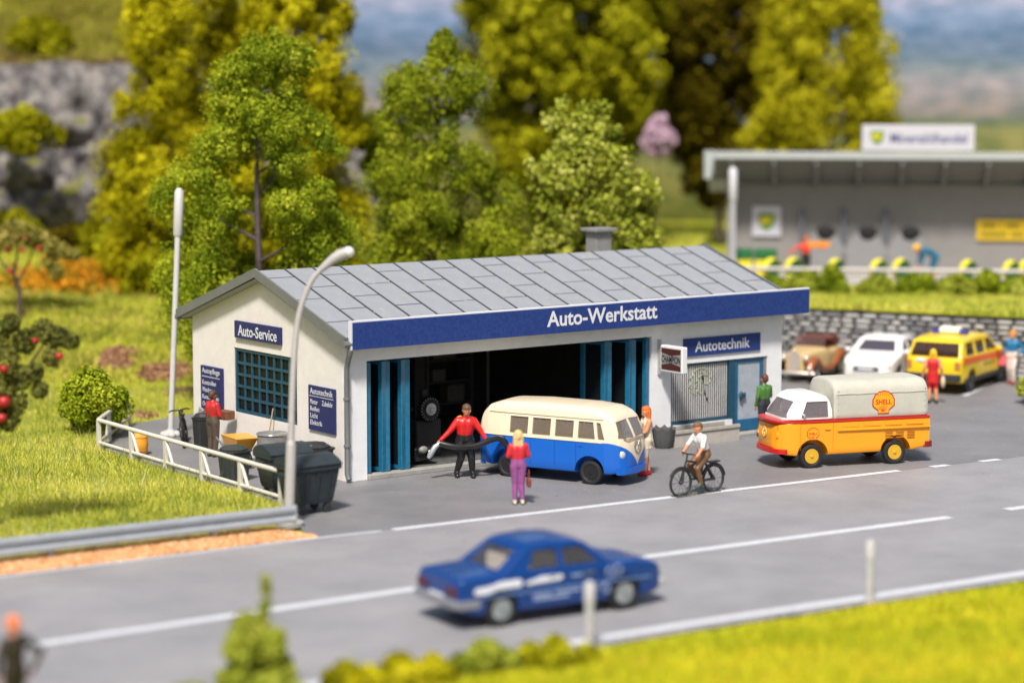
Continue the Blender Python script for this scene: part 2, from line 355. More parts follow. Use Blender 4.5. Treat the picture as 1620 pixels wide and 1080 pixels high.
# ---- printed landscape backdrop standing behind the layout
def backdrop_material():
    m = bpy.data.materials.new('printed_landscape'); m.use_nodes = True; n = m.node_tree.nodes; L = m.node_tree.links; b = n['Principled BSDF']; b.inputs['Roughness'].default_value = .9; b.inputs['Specular IOR Level'].default_value = .1
    tc = n.new('ShaderNodeTexCoord'); sp = n.new('ShaderNodeSeparateXYZ'); L.new(tc.outputs['Object'], sp.inputs[0])
    mp = n.new('ShaderNodeMapping'); mp.inputs['Scale'].default_value = (.10, .10, .55); L.new(tc.outputs['Object'], mp.inputs[0])
    nz = n.new('ShaderNodeTexNoise'); nz.inputs['Scale'].default_value = 1.; nz.inputs['Detail'].default_value = 4; L.new(mp.outputs[0], nz.inputs['Vector'])
    ad = n.new('ShaderNodeMath'); ad.operation = 'MULTIPLY_ADD'; ad.inputs[1].default_value = 2.0; L.new(nz.outputs[0], ad.inputs[0]); L.new(sp.outputs[2], ad.inputs[2])
    mr = n.new('ShaderNodeMapRange'); mr.inputs[1].default_value = 5.4; mr.inputs[2].default_value = 21.4; L.new(ad.outputs[0], mr.inputs[0])
    cr = n.new('ShaderNodeValToRGB'); e = cr.color_ramp.elements
    st = [(0, (.30, .30, .12)), (.17, (.30, .29, .13)), (.20, (.13, .18, .13)), (.235, (.31, .27, .27)), (.33, (.31, .29, .33)), (.38, (.21, .25, .29)), (.45, (.15, .21, .31)), (.52, (.15, .22, .36)), (.57, (.21, .29, .46)), (.62, (.33, .36, .52)), (.68, (.42, .44, .60)), (.8, (.36, .45, .64)), (1, (.28, .42, .66))]
    e[0].position, e[0].color = st[0][0], (*st[0][1], 1); e[1].position, e[1].color = 1, (*st[-1][1], 1)
    for p, c in st[1:-1]: k = e.new(p); k.color = (*c, 1)
    L.new(mr.outputs[0], cr.inputs[0])
    vo = n.new('ShaderNodeTexNoise'); vo.inputs['Scale'].default_value = 1.0; vo.inputs['Detail'].default_value = 4; vo.inputs['Roughness'].default_value = .75
    m3 = n.new('ShaderNodeMapping'); m3.inputs['Scale'].default_value = (.5, .5, 1.5); L.new(tc.outputs['Object'], m3.inputs[0]); L.new(m3.outputs[0], vo.inputs['Vector'])
    r2 = n.new('ShaderNodeValToRGB'); e = r2.color_ramp.elements; e[0].position, e[0].color = .38, (.58, .70, .76, 1); e[1].position, e[1].color = .62, (1.18, 1.10, 1.10, 1); L.new(vo.outputs[0], r2.inputs[0])
    mx = n.new('ShaderNodeMix'); mx.data_type = 'RGBA'; mx.blend_type = 'MULTIPLY'; mx.inputs[0].default_value = 1.; L.new(cr.outputs[0], mx.inputs[6]); L.new(r2.outputs[0], mx.inputs[7])
    L.new(mx.outputs[2], b.inputs['Base Color']); return m
def bfn(U, V):
    R = 150.; cx, cy = ld(0, -12).x, ld(0, -12).y
    return np.stack([cx + R * (FW.x * np.cos(U) + RT.x * np.sin(U)), cy + R * (FW.y * np.cos(U) + RT.y * np.sin(U)), V], -1)
bd = link('sky', grid_mesh('sky', np.linspace(-1.1, 1.1, 60), np.array([-2., 10, 20, 34]), bfn), backdrop_material()); tag(bd, kind='structure')
so_ = bd.modifiers.new('thickness', 'SOLIDIFY'); so_.thickness = .4

# ---- rock face on the left
def rock_material():
    m = bpy.data.materials.new('rock'); m.use_nodes = True; n = m.node_tree.nodes; L = m.node_tree.links; b = n['Principled BSDF']; b.inputs['Roughness'].default_value = .9
    tc = n.new('ShaderNodeTexCoord')
    def nz(s, d): k = n.new('ShaderNodeTexNoise'); k.inputs['Scale'].default_value = s; k.inputs['Detail'].default_value = d; k.inputs['Roughness'].default_value = .7; L.new(tc.outputs['Object'], k.inputs['Vector']); return k.outputs[0]
    cr = n.new('ShaderNodeValToRGB'); e = cr.color_ramp.elements
    for i, (p, c) in enumerate([(.3, (.03, .028, .032)), (.42, (.10, .092, .102)), (.50, (.17, .155, .155)), (.58, (.34, .32, .31)), (.66, (.22, .155, .115))]):
        k = e[i] if i < 2 else e.new(p); k.position = p; k.color = (*c, 1)
    L.new(nz(1.1, 8), cr.inputs[0]); 
    geo = n.new('ShaderNodeNewGeometry'); s = n.new('ShaderNodeSeparateXYZ'); L.new(geo.outputs['Normal'], s.inputs[0])
    mr = n.new('ShaderNodeMapRange'); mr.inputs[1].default_value = .62; mr.inputs[2].default_value = .8; L.new(s.outputs[2], mr.inputs[0])
    g = n.new('ShaderNodeMix'); g.data_type = 'RGBA'; g.inputs[7].default_value = (.17, .17, .035, 1); L.new(mr.outputs[0], g.inputs[0]); L.new(cr.outputs[0], g.inputs[6]); L.new(g.outputs[2], b.inputs['Base Color'])
    bp = n.new('ShaderNodeBump'); bp.inputs['Distance'].default_value = .2; L.new(nz(3, 6), bp.inputs['Height']); L.new(bp.outputs[0], b.inputs['Normal']); return m
def rfn(U, V):
    out = np.zeros(U.shape + (3,))
    for i in range(U.shape[0]):
        for j in range(U.shape[1]):
            l, t = U[i, j], V[i, j]; amp = float(1 - sstep(-9, -3.5, l))
            nn = mnoise.ridged_multi_fractal(Vector((l * .3, t * 2.6, 1.3)), 1., 2., 5, 1., 2.) * .9 - .9 + mnoise.fractal(Vector((l * 1.2, t * 9, 7.7)), 1., 2., 4) * 1.0
            d = 99.2 + 2.6 * t - 1.1 * nn * math.sin(min(1, t * 1.15) * math.pi) ** .5 + .8 * math.sin(l * .6)
            z = 2.2 + (8.5 * amp + .1) * t + .25 * mnoise.noise(Vector((l * .7, 3.3, t))) * t
            p = ld(l, d, z); out[i, j] = p
    return out
rk = link('rock_face', grid_mesh('rock_face', np.arange(-34, -3, .22), np.linspace(0, 1, 44), rfn), rock_material()); tag(rk, kind='structure')

# ---- terrace behind the retaining wall
def wl(s, o=0., z=0.):
    """point s metres along the retaining wall, o metres behind its face"""
    return Vector((WB[0] + PW[0] * s + PN[0] * o, WB[1] + PW[1] * s + PN[1] * o, z))
t = MB(); t.add([wl(-14, .1, 2.1), wl(-14, 34, 2.1), wl(16, 34, 2.1), wl(16, .1, 2.1)], [(0, 1, 2, 3)])
tag(t.build('terrace', TURF), kind='structure')
FD = (Vector((37.22, 10.23, 0)) - Vector((29.9, 17.36, 0))).normalized(); FN = Vector((-FD.y, FD.x, 0))     # along the terrace fence / away from the viewer
FA = Vector((29.9, 17.36, 0))
def fl(s, o=0., z=2.1): return FA + FD * s + FN * o + Vector((0, 0, z))
t = MB(); t.add([fl(-3, .25, 2.104), fl(30, .25, 2.104), fl(30, 16, 2.104), fl(-3, 16, 2.104)], [(0, 1, 2, 3)])
tag(t.build('pavement', mat('terrace_paving', (.36, .34, .31), .85, var=.15, vscale=1.5, bump=.3)), kind='structure')

# ---- retaining wall of field stones
MORT = mat('dark_mortar', (.06, .06, .062), .95, var=.4, vscale=5, bump=.6, bscale=14)
STONE = [mat('stone_%s' % k, c, .85, var=.28, vscale=5, bump=.6, bscale=12) for k, c in (('pale', (.40, .395, .385)), ('grey', (.27, .27, .275)), ('dim', (.17, .17, .18)))]
rw = thing('retaining_wall', 'dark mortared field stone retaining wall behind the parked cars', 'wall', (0, 0, 0))
b = MB(); b.add([wl(-14, .06, -.1), wl(16, .06, -.1), wl(16, .5, -.1), wl(-14, .5, -.1), wl(-14, .2, 2.08), wl(16, .2, 2.08), wl(16, .5, 2.08), wl(-14, .5, 2.08)], [(0, 3, 2, 1), (4, 5, 6, 7), (0, 1, 5, 4), (1, 2, 6, 5), (2, 3, 7, 6), (3, 0, 4, 7)])
b.build('mortar', MORT, rw)
stone_me = []
for k in range(10):
    b = bmesh.new(); bmesh.ops.create_icosphere(b, subdivisions=2, radius=1)
    for v in b.verts:
        p = v.co; e_ = .42; v.co = Vector([math.copysign(abs(c) ** e_, c) for c in p]) * .5
        v.co *= 1 + .13 * mnoise.noise(v.co * 3 + Vector((k * 3.1, k, 0)))
    me = bpy.data.meshes.new('stone'); b.to_mesh(me); b.free(); me.polygons.foreach_set('use_smooth', [True] * len(me.polygons)); me.materials.append(STONE[(0, 0, 1, 0, 1, 2, 0, 1, 0, 2)[k]]); stone_me.append(me)
def stone_spots(s0, s1, seed):
    rnd = random.Random(seed); z = .02; out_ = []
    for row in range(11):
        hh = rnd.uniform(.165, .21); s = s0 + rnd.uniform(-.3, 0)
        while s < s1:
            ww = rnd.uniform(.3, .66); k = rnd.randrange(10)
            mt = Matrix.LocRotScale(wl(s + ww / 2, .07 + .13 * z / 2.1, z + hh / 2), Matrix.Rotation(math.atan2(PW[1], PW[0]) + rnd.uniform(-.05, .05), 3, 'Z').to_quaternion(), Vector((ww * rnd.uniform(.82, .92), .2, hh * rnd.uniform(.66, .82))))
            out_.append((k, mt)); s += ww + .05
        z += hh
    return out_
for k, mt in stone_spots(-3.5, 9.3, 3)[:300]:
    o = bpy.data.objects.new('stone', stone_me[k]); COL.objects.link(o); o.parent = rw; o.matrix_local = mt
b = bmesh.new()
for k, mt in stone_spots(-14, -3.9, 4):
    n0 = len(b.verts); b.from_mesh(stone_me[k]); b.verts.ensure_lookup_table()
    for v in b.verts[n0:]: v.co = mt @ v.co
me = bpy.data.meshes.new('stones'); b.to_mesh(me); b.free(); o = link('stones', me, STONE[1], rw, 60); o['kind'] = 'stuff'
# ================================================================== WORKSHOP
WALLM = mat('skytint_render', (.76, .77, .785), .8, var=.05, vscale=3, bump=.25, bscale=60)  # bluish tint paints the skylight on the front into the wall colour
ROOFM = mat('grey_roof_sheet', (.29, .305, .33), .45, var=.06, vscale=2.5, bump=.12, bscale=50)
TRIM = mat('grey_trim', (.15, .155, .155), .5, var=.1, vscale=4)
SEAM = mat('dark_seam', (.09, .095, .105), .6)
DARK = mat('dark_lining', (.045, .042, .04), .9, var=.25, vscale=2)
TEAL = mat('teal_paint', (.012, .13, .24), .32, var=.18, vscale=8, bump=.35, bscale=30, coat=.2)
NAVY = mat('navy_sign', (.026, .030, .115), .5, spec=.25, var=.22, vscale=30)
BLUEF = mat('fascia_blue', (.013, .032, .15), .5, spec=.2, col2=(.026, .056, .23), vscale=14, bump=.15, bscale=60)
LETW = mat('white_lettering', (.66, .67, .70), .5)
CONC = mat('concrete', (.30, .295, .28), .85, var=.15, vscale=4, bump=.3, bscale=30)
PANE = glass_mat('dark_pane', (.25, .28, .3), .85, (.010, .013, .016), .35)
CLEAR = glass_mat('clear_pane', (.9, .93, .94), .06, (.2, .2, .2))
def rz(y): return 3.78 + .324 * (min(y, 7.96 - y) + .34)      # roof surface height

ws = thing('workshop', 'white car workshop with grey sheet roof and wide open folding doors', 'building')
b = MB()
for a in ((0, .6, 0, .2, 0, 3.05), (10.06, 10.78, 0, .2, 0, 3.05), (0, 15, 0, .2, 3.05, 3.72), (10.78, 14.45, 0, .2, 2.2, 3.05), (14.45, 15, 0, .2, 0, 3.05), (10.78, 13.1, 0, .2, 0, .47)): b.box(*a)
b.build('front_wall', WALLM, ws)
b = MB(); D_ = 7.96
b.prism([(.2, 0), (2.41, 0), (2.41, rz(2.41) - .16), (.2, rz(.2) - .16)], (0, .2), 'x')
b.prism([(5.66, 0), (D_, 0), (D_, rz(D_) - .16), (5.66, rz(5.66) - .16)], (0, .2), 'x')
b.prism([(2.41, 0), (5.66, 0), (5.66, 1.16), (2.41, 1.16)], (0, .2), 'x')
b.prism([(2.41, 2.93), (5.66, 2.93), (5.66, rz(5.66) - .16), (3.98, rz(3.98) - .16), (2.41, rz(2.41) - .16)], (0, .2), 'x')
b.build('gable_wall', mat('suntint_render', (.74, .70, .655), .8, var=.05, vscale=3, bump=.25, bscale=60), ws)  # warm tint paints the sunlight on this gable into the wall colour
b = MB(); b.prism([(.2, 0), (D_, 0), (D_, rz(D_) - .16), (3.98, rz(3.98) - .16), (.2, rz(.2) - .16)], (14.8, 15), 'x'); b.build('gable_wall', WALLM, ws)
b = MB(); b.box(.2, 14.8, D_ - .2, D_, 0, 3.7); b.build('back_wall', WALLM, ws)
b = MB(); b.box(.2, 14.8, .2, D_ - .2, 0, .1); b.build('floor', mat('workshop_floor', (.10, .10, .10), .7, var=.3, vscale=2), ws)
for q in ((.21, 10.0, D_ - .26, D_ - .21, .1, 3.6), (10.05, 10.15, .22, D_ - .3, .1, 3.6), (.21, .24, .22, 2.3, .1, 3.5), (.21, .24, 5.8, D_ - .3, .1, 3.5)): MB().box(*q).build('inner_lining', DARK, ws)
b = MB(); b.box(.6, 10.06, -.12, .2, 0, .13, .015); b.build('threshold', CONC, ws)
# roof: sub-roof, sheets, seams, barge boards
rf = MB()
X0, X1 = -.27, 15.43
rf.prism([(-.34, 3.70), (3.98, 5.10), (8.3, 3.70), (8.3, 3.62), (3.98, 4.98), (-.34, 3.62)], (X0 + .02, X1 - .02), 'x')
roof = rf.build('roof', SEAM, ws)
SL = math.hypot(4.32, 1.4); sd = (-4.32 / SL, -1.4 / SL)          # down the front slope in (y,z)
nrm = (-1.4 / SL, 4.32 / SL)
ns = 18; dxs = (X1 - X0) / ns; cache = {}
def sheet(len_, wd):
    k = (round(len_, 3), round(wd, 3))
    if k not in cache: cache[k] = MB().box(0, wd, 0, len_, 0, .035, .008).mesh('roof_sheet'); cache[k].materials.append(ROOFM)
    return cache[k]
for side in (1, -1):
    ang = math.atan2(-1.4, -4.32)
    for i in range(ns):
        cuts = [0] + ([.55, 2.05, 3.55] if i % 2 == 0 else [1.3, 2.8, 4.3]) + [SL]
        if side == -1: cuts = [0, 2.2, SL]
        for a, c in zip(cuts[:-1], cuts[1:]):
            me = sheet(c - a - .05, dxs - .07)
            o = bpy.data.objects.new('roof_sheet', me); COL.objects.link(o); o.parent = roof
            y = 3.98 + side * sd[0] * (a + .025); zz = 5.105 + sd[1] * (a + .025)
            # local x -> world x ; local y -> down the slope ; local z -> outward
            mx = Matrix(((1, 0, 0), (0, side * sd[0], sd[1]), (0, side * nrm[0], nrm[1]))).transposed().to_4x4()
            if side == 1: mx = Matrix((Vector((-1, 0, 0)), Vector((0, sd[0], sd[1])), Vector((0, nrm[0], nrm[1])))).transposed().to_4x4(); mx.translation = (X0 + (i + 1) * dxs - .035, y, zz + random.uniform(0, .004))
            else: mx.translation = (X0 + i * dxs + .035, y, zz)
            o.matrix_local = mx
for i in range(ns + 1):
    x = X0 + i * dxs; b = MB(); h = .062
    b.prism([(3.98, 5.10 + h), (-.34, 3.70 + h), (-.34, 3.68), (3.98, 5.08)], (x - .014, x + .014), 'x'); b.build('roof_seam', SEAM, roof)
for x in (X0 - .06, X1):
    b = MB(); b.prism([(-.36, 3.48), (-.36, 3.77), (3.98, 5.2), (8.32, 3.77), (8.32, 3.52), (3.98, 4.96)], (x, x + .06), 'x'); b.build('barge_board', TRIM, ws)
b = MB(); b.prism([(-.1, 3.62), (3.98, 4.94), (3.98, 4.88), (-.1, 3.55)], (X0, 0), 'x'); b.prism([(8.1, 3.60), (3.98, 4.94), (3.98, 4.88), (8.1, 3.54)], (X0, 0), 'x'); b.build('soffit', mat('soffit_paint', (.35, .35, .31), .7), ws)
for yy in (-.36, 8.32):
    b = MB(); b.tube([(X0 - .05, yy, 3.56), (X1, yy, 3.56)], .085, 8); b.build('gutter', TRIM, ws)
b = MB(); b.tube([(-.12, -.36, 3.5), (-.12, -.36, 3.36), (-.06, -.15, 3.08), (-.06, -.09, 2.9), (-.06, -.09, .22), (-.06, -.17, .08)], .07, 10); b.build('downpipe', TRIM, ws, 40)
b = MB()
for z in (.9, 2.1): b.lathe([(.085, z), (.09, z + .02), (.09, z + .06), (.085, z + .08)], (-.06, -.09, 0), n=10)
b.build('pipe_bracket', TRIM, ws)
ch = MB(); ch.box(12.0, 12.6, 4.9, 5.4, 4.5, 5.62, .015); c_ = ch.build('chimney', mat('chimney_grey', (.21, .205, .20), .7, var=.12, vscale=5, bump=.3), roof)
ch = MB(); ch.box(11.88, 12.72, 4.78, 5.52, 5.62, 5.73, .02); ch.build('chimney_cap', MATS['chimney_grey'], roof)

# gable window, 8 x 5 panes
gw = MB(); y0, y1, z0, z1 = 5.66, 2.41, 1.16, 2.93
gw.box(.03, .13, y1, y1 + .09, z0, z1); gw.box(.03, .13, y0 - .09, y0, z0, z1); gw.box(.03, .13, y1 + .09, y0 - .09, z0, z0 + .09); gw.box(.03, .13, y1 + .09, y0 - .09, z1 - .09, z1)
TEALD = mat('dark_teal_paint', (.014, .07, .115), .4, var=.15, vscale=8, bump=.3, bscale=30)
win = gw.build('window', TEALD, ws)
nc, nr = 8, 5; iw, ih = (y0 - y1 - .18), (z1 - z0 - .18); cw, chh = iw / nc, ih / nr
for i in range(1, nc):
    y = y1 + .09 + i * cw; b = MB(); b.box(.05, .12, y - .04, y + .04, z0 + .09, z1 - .09); b.build('glazing_bar', TEALD, win)
for j in range(1, nr):
    z = z0 + .09 + j * chh; b = MB(); b.box(.042, .125, y1 + .09, y0 - .09, z - .035, z + .035); b.build('glazing_bar', TEALD, win)
pm = MB().box(0, .01, -cw / 2 + .02, cw / 2 - .02, -chh / 2 + .02, chh / 2 - .02).mesh('pane'); pm.materials.append(PANE)
for i in range(nc):
    for j in range(nr):
        o = bpy.data.objects.new('pane', pm); COL.objects.link(o); o.parent = win; o.location = (.085, y1 + .09 + (i + .5) * cw, z0 + .09 + (j + .5) * chh); o.rotation_euler = (0, random.uniform(-.02, .02), random.uniform(-.02, .02))

# folding doors, pushed to both sides
def leaf(p, q):
    p = Vector(p); q = Vector(q); d = (q - p); L_ = d.length; mx = frame((p.x, p.y, .14), d, (0, 0, 1)); b = MB(); b.T = mx; t = .055
    b.box(0, .15, 0, 2.86, -t * 1.3, t * 1.3, .012); b.box(L_ - .15, L_, 0, 2.86, -t * 1.3, t * 1.3, .012)
    for z in (0, 2.76): b.box(.15, L_ - .15, z, z + .1, -t * .6, t * .6)
    o = b.build('folding_door_leaf', TEAL, ws)
    for a, c in ((.1, 2.76),):
        g_ = MB(); g_.T = mx; g_.box(.12, L_ - .12, a, c, -.008, .008); g_.build('pane', PANE, o)
    return o
for p, q in (((.68, .06, 0), (.98, .82, 0)), ((1.02, .82, 0), (1.18, .08, 0)), ((1.28, .08, 0), (1.58, .82, 0)), ((1.62, .82, 0), (1.78, .08, 0)), ((1.90, .08, 0), (2.16, .82, 0)),
             ((9.98, .06, 0), (9.78, .86, 0)), ((9.74, .86, 0), (9.5, .1, 0)), ((9.4, .1, 0), (9.08, .86, 0)), ((9.02, .86, 0), (8.64, .12, 0)), ((8.54, .12, 0), (8.30, .92, 0))): leaf(p, q)

# shop front
b = MB()
for a in ((10.78, 10.86, .05, .17, .47, 2.2), (10.86, 13.0, .05, .17, .47, .56), (10.86, 13.0, .05, .17, 2.12, 2.2), (13.0, 13.22, .03, .18, .05, 2.2)): b.box(*a)
sf = b.build('shop_window', TEALD, ws)
b = MB(); b.box(10.86, 13.0, .1, .11, .56, 2.12); b.build('pane', CLEAR, sf)
b = MB()
for i in range(26):
    x = 10.88 + i * .081; y = .080 + .002 * math.sin(i * 2.1)
    b.add([(x, y, .58), (x + .048, y + .008, .58), (x + .048, y + .008, 2.12), (x, y, 2.12)], [(0, 1, 2, 3)])
bl = b.build('window_film', mat('film_white', (.70, .69, .68), .8, var=.12, vscale=3), sf); bl['kind'] = 'stuff'  # striped film strips on the outer face of the pane
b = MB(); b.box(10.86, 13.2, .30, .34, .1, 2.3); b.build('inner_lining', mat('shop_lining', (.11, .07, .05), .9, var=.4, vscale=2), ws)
LIME = mat('lime_print', (.42, .52, .20), .5, var=.2, vscale=12)
b = MB()
for k, (cx, cz, rr, a0, a1) in enumerate(((11.95, 1.62, .40, .3, 4.2), (12.05, 1.55, .28, 1, 4.6), (12.15, 1.75, .2, 3, 6.2))):
    pts = [(cx + rr * math.cos(a0 + (a1 - a0) * t / 14) * (1 + .15 * math.sin(3 * t)), .072 - .002 * k, cz + rr * math.sin(a0 + (a1 - a0) * t / 14)) for t in range(15)]; b.tube(pts, .009, 5)
b.build('window_print', LIME, sf)
b = MB(); b.tube([(12.0, .074, 1.9), (12.1, .074, 1.3), (12.25, .074, 1.0)], .018, 5); b.build('window_print', mat('dark_print', (.03, .035, .03), .6), sf)
b = MB()
for a in ((13.22, 13.36, .06, .14, .1, 2.2), (14.22, 14.34, .06, .14, .1, 2.2), (13.36, 14.22, .06, .14, .1, .42), (13.36, 14.22, .06, .14, 2.06, 2.2)): b.box(*a)
dr = b.build('door', mat('door_blue', (.012, .11, .23), .35, var=.15, vscale=8, bump=.2, bscale=30), ws)
b = MB(); b.box(13.36, 14.22, .09, .10, .42, 2.06); b.build('pane', mat('frosted_pane', (.36, .40, .46), .25, var=.1, vscale=4), dr)
b = MB(); b.ball((13.43, .0, 1.12), (.07, .05, .13)); b.box(13.4, 13.62, -.01, .03, 1.06, 1.2, .01); b.build('handle', TEALD, dr, 60)
b = MB(); b.box(14.34, 14.45, .04, .2, .05, 2.2); b.build('door_jamb', mat('jamb_grey', (.22, .21, .2), .7), ws)
b = MB(); b.box(13.1, 14.5, -.32, .2, 0, .07, .012); b.build('door_step', CONC, ws)

# stone trough under the shop window
st = thing('stone_trough', 'long beige stone trough under the striped shop window', 'planter', (11.5, -.42, 0))
b = MB(); b.prism([(-.34, 0), (.36, 0), (.36, .46), (.3, .46), (.3, .34), (-.28, .34), (-.28, .46), (-.37, .46), (-.37, .38), (-.33, .36)], (-1.2, 1.2), 'x')
b.build('trough', mat('beige_stone', (.40, .37, .33), .8, var=.1, vscale=4, bump=.3), st)
b = MB(); b.box(-1.19, 1.19, -.27, .29, .3, .36); b.build('soil', mat('dark_soil', (.03, .028, .025), .95), st)
pot = thing('plant_pot', 'dark grey scalloped plant pot by the garage door pillar', 'planter', (10.02, -.58, 0))
vs = []; fs = []; n = 24
PR = [(.2, 0), (.25, .1), (.29, .35), (.33, .56), (.28, .56), (.25, .4), (.02, .36)]
for i, (r_, h) in enumerate(PR):
    for k in range(n):
        a = 2 * math.pi * k / n; s_ = 1 + .05 * math.cos(8 * a); vs.append((r_ * s_ * math.cos(a), r_ * s_ * math.sin(a), h + (.05 * math.cos(8 * a) if i in (3, 4) else 0)))
fs = [(i * n + k, i * n + (k + 1) % n, (i + 1) * n + (k + 1) % n, (i + 1) * n + k) for i in range(len(PR) - 1) for k in range(n)] + [tuple(range(n))[::-1]]
MB().add(vs, fs).build('pot', mat('pot_grey', (.085, .085, .087), .6, var=.1), pot, 50)

# ---- signs
def board(name, label, o, x, w_, h_, d_, m, cat='sign'):
    """flat sign: o = lower left corner on the wall, x = reading direction, d_ = stand-off"""
    s = thing(name, label, cat, (0, 0, 0)); mx = frame(o, x, (0, 0, 1)); s.location = mx.translation
    s.rotation_euler = mx.to_euler()
    MB().box(0, w_, 0, h_, .01, d_, .006).build('board', m, s); return s
def T(x, y, z): return Matrix.Translation((x, y, z))
fa = thing('fascia_sign', 'long blue fascia board with white Auto-Werkstatt lettering along the eaves', 'sign', (-.15, -.35, 3.41))
MB().box(0, 15.83, -.08, .04, 0, .74, .006).build('board', LETW, fa)
MB().box(.05, 15.80, -.105, -.082, .012, .70, .004).build('panel', BLUEF, fa)
text('Auto-Werkstatt', 3.83, .42, LETW, fa, T(6.19, -.107, .2) @ Matrix.Rotation(math.pi / 2, 4, 'X'), bold=.02)
s = board('wall_sign', 'small navy sign reading Auto-Service above the barred gable window', (0, 5.48, 3.22), (0, -1, 0), 2.38, .46, .09, NAVY)
text('Auto-Service', 2.02, .3, LETW, s, T(.2, .07, .09), bold=.012)
s = board('wall_sign', 'tall navy sign headed Autopflege left of the gable window', (0, 7.38, 1.08), (0, -1, 0), 1.16, 1.2, .09, NAVY)
text('Autopflege', .98, .19, LETW, s, T(.09, .96, .09)); MB().box(.09, 1.07, .9, .915, .09, .1).build('underline', LETW, s)
for k, wd in enumerate(('Kontrollen', 'Waschen', 'Konservieren', 'Oelwechsel')): text(wd, .075 * len(wd), .13, LETW, s, T(.1, .68 - k * .2, .09))
s = board('wall_sign', 'navy sign headed Autotechnik on the gable beside the downpipe', (0, 1.76, 1.16), (0, -1, 0), 1.28, 1.16, .06, NAVY)
text('Autotechnik', 1.1, .16, LETW, s, T(.09, .94, .06)); MB().box(.05, 1.22, .88, .892, .06, .068).build('underline', LETW, s)
for k, wd in enumerate(('Motor', 'Reifen', 'Licht', 'Elektrik')): text(wd, .072 * len(wd), .125, LETW, s, T(.1, .68 - k * .18, .06))
text('Zubehör', .52, .13, LETW, s, T(.66, .68, .06))
s = board('wall_sign', 'blue sign reading Autotechnik over the shop window and door', (11.2, 0, 2.4), (1, 0, 0), 2.92, .51, .05, mat('sign_blue', (.016, .038, .16), .5, spec=.2, col2=(.032, .058, .22), vscale=18))
text('Autotechnik', 2.08, .3, LETW, s, T(.42, .11, .05), bold=.012)
s = thing('light_box_sign', 'silver and dark red light box sign reading CHAMPION projecting beside the garage door', 'sign', (10.32, 0, 1.97))
MB().box(-.05, .05, -.07, 0, 0, .98, .01).build('bracket', mat('bracket_grey', (.35, .35, .35), .5), s)
MB().box(-.02, .02, -.2, -.07, .2, .26).box(-.02, .02, -.2, -.07, .7, .76).build('arm', MATS['bracket_grey'], s)
MB().box(-.1, .1, -1.12, -.18, .12, .86, .025).build('case', mat('case_white', (.72, .72, .71), .45), s)
fx = frame((-.1, -.2, .14), (0, -1, 0), (0, 0, 1))
b = MB(); b.T = fx; b.box(.04, .86, .05, .65, 0, .006); b.build('face', mat('face_silver', (.26, .26, .26), .5), s)
b = MB(); b.T = fx
for pl in ([(.04, .65), (.86, .65), (.86, .52), (.45, .45), (.04, .52)], [(.04, .05), (.86, .05), (.86, .18), (.45, .25), (.04, .18)]): b.prism([(p[0], p[1]) for p in pl], (.007, .009), 'z')
b.build('emblem', mat('emblem_red', (.07, .018, .015), .5), s)
text('CHAMPION', .80, .2, mat('black_lettering', (.012, .012, .013), .5), s, fx @ T(.05, .25, .0095), bold=.012, depth=.004)

# ---- inside the workshop
su = thing('shelf_unit', 'dark metal shelf unit with crossed shelves inside the garage', 'shelf', (7.0, 6.9, .1))
GREY = mat('shelf_grey', (.10, .10, .095), .6, var=.2); GREY2 = mat('carton_grey', (.2, .18, .15), .8, var=.2)
for z in (.5, 1.15, 1.8, 2.45): MB().box(-1.6, 1.6, -.35, .35, z, z + .06).build('shelf', GREY, su)
for x in (-1.6, 0, 1.6): MB().box(x - .05, x + .05, -.36, .36, 0, 2.9).build('upright', GREY, su)
for i, (x, z, w_, h_) in enumerate(((-1.2, .56, .5, .45), (-.5, 1.21, .6, .4), (.7, 1.86, .8, .4), (.5, 1.21, .45, .35), (1.1, .56, .6, .5), (-1.1, 1.86, .5, .38))):
    o = MB().box(x - w_ / 2, x + w_ / 2, -.25, .2, 0, h_, .01).build('carton', GREY2, None); o.location = (7.0, 6.9, .1 + z)
    tag(o, ['small carton low on the left of the garage shelf', 'flat carton on the middle shelf by the left upright', 'wide carton high on the garage shelf right side', 'little carton mid shelf right of the upright', 'carton on the lowest right garage shelf', 'carton high on the garage shelf left side'][i], 'carton', 'cartons on the garage shelf')
wb = thing('workbench', 'dark workbench with drawers against the garage back wall', 'workbench', (3.0, 6.9, .1))
MB().box(-1.3, 1.3, -.45, .45, .85, .93, .01).build('top', GREY2, wb)
for x in (-1.2, 1.2):
    for y in (-.38, .38): MB().box(x - .05, x + .05, y - .05, y + .05, 0, .85).build('leg', GREY, wb)
for k in range(3): MB().box(-.5, .3, -.44, .4, .1 + k * .25, .32 + k * .25, .01).build('drawer', GREY, wb)
lp = thing('lift_post', 'dark car lift column standing in the garage', 'lift', (5.3, 4.6, .1))
MB().box(-.18, .18, -.15, .15, 0, 2.9, .02).build('column', DARK, lp); MB().box(-.35, .35, -.3, .3, 0, .06).build('base', DARK, lp)
MB().box(-1.0, .1, -.08, .08, .75, .87).build('arm', DARK, lp)
tm = thing('tyre_machine', 'dark tyre machine holding a toothed wheel just inside the garage', 'machine', (3.5, 1.55, .1))
MB().box(-.3, .5, .0, .5, 0, 1.0, .03).build('cabinet', DARK, tm); MB().box(-.05, .12, .1, .25, 1.0, 1.8, .01).build('mast', DARK, tm)
RUB = mat('rubber', (.018, .018, .019), .55, var=.2, vscale=9)
ALU = mat('aluminium', (.62, .62, .60), .35, metal=.6, var=.15, vscale=8)
tyr = MB(); tyr.lathe([(.16, -.08), (.26, -.1), (.30, -.07), (.305, 0), (.30, .07), (.26, .1), (.16, .08)], (.0, -.12, 1.32), 'y', 28)
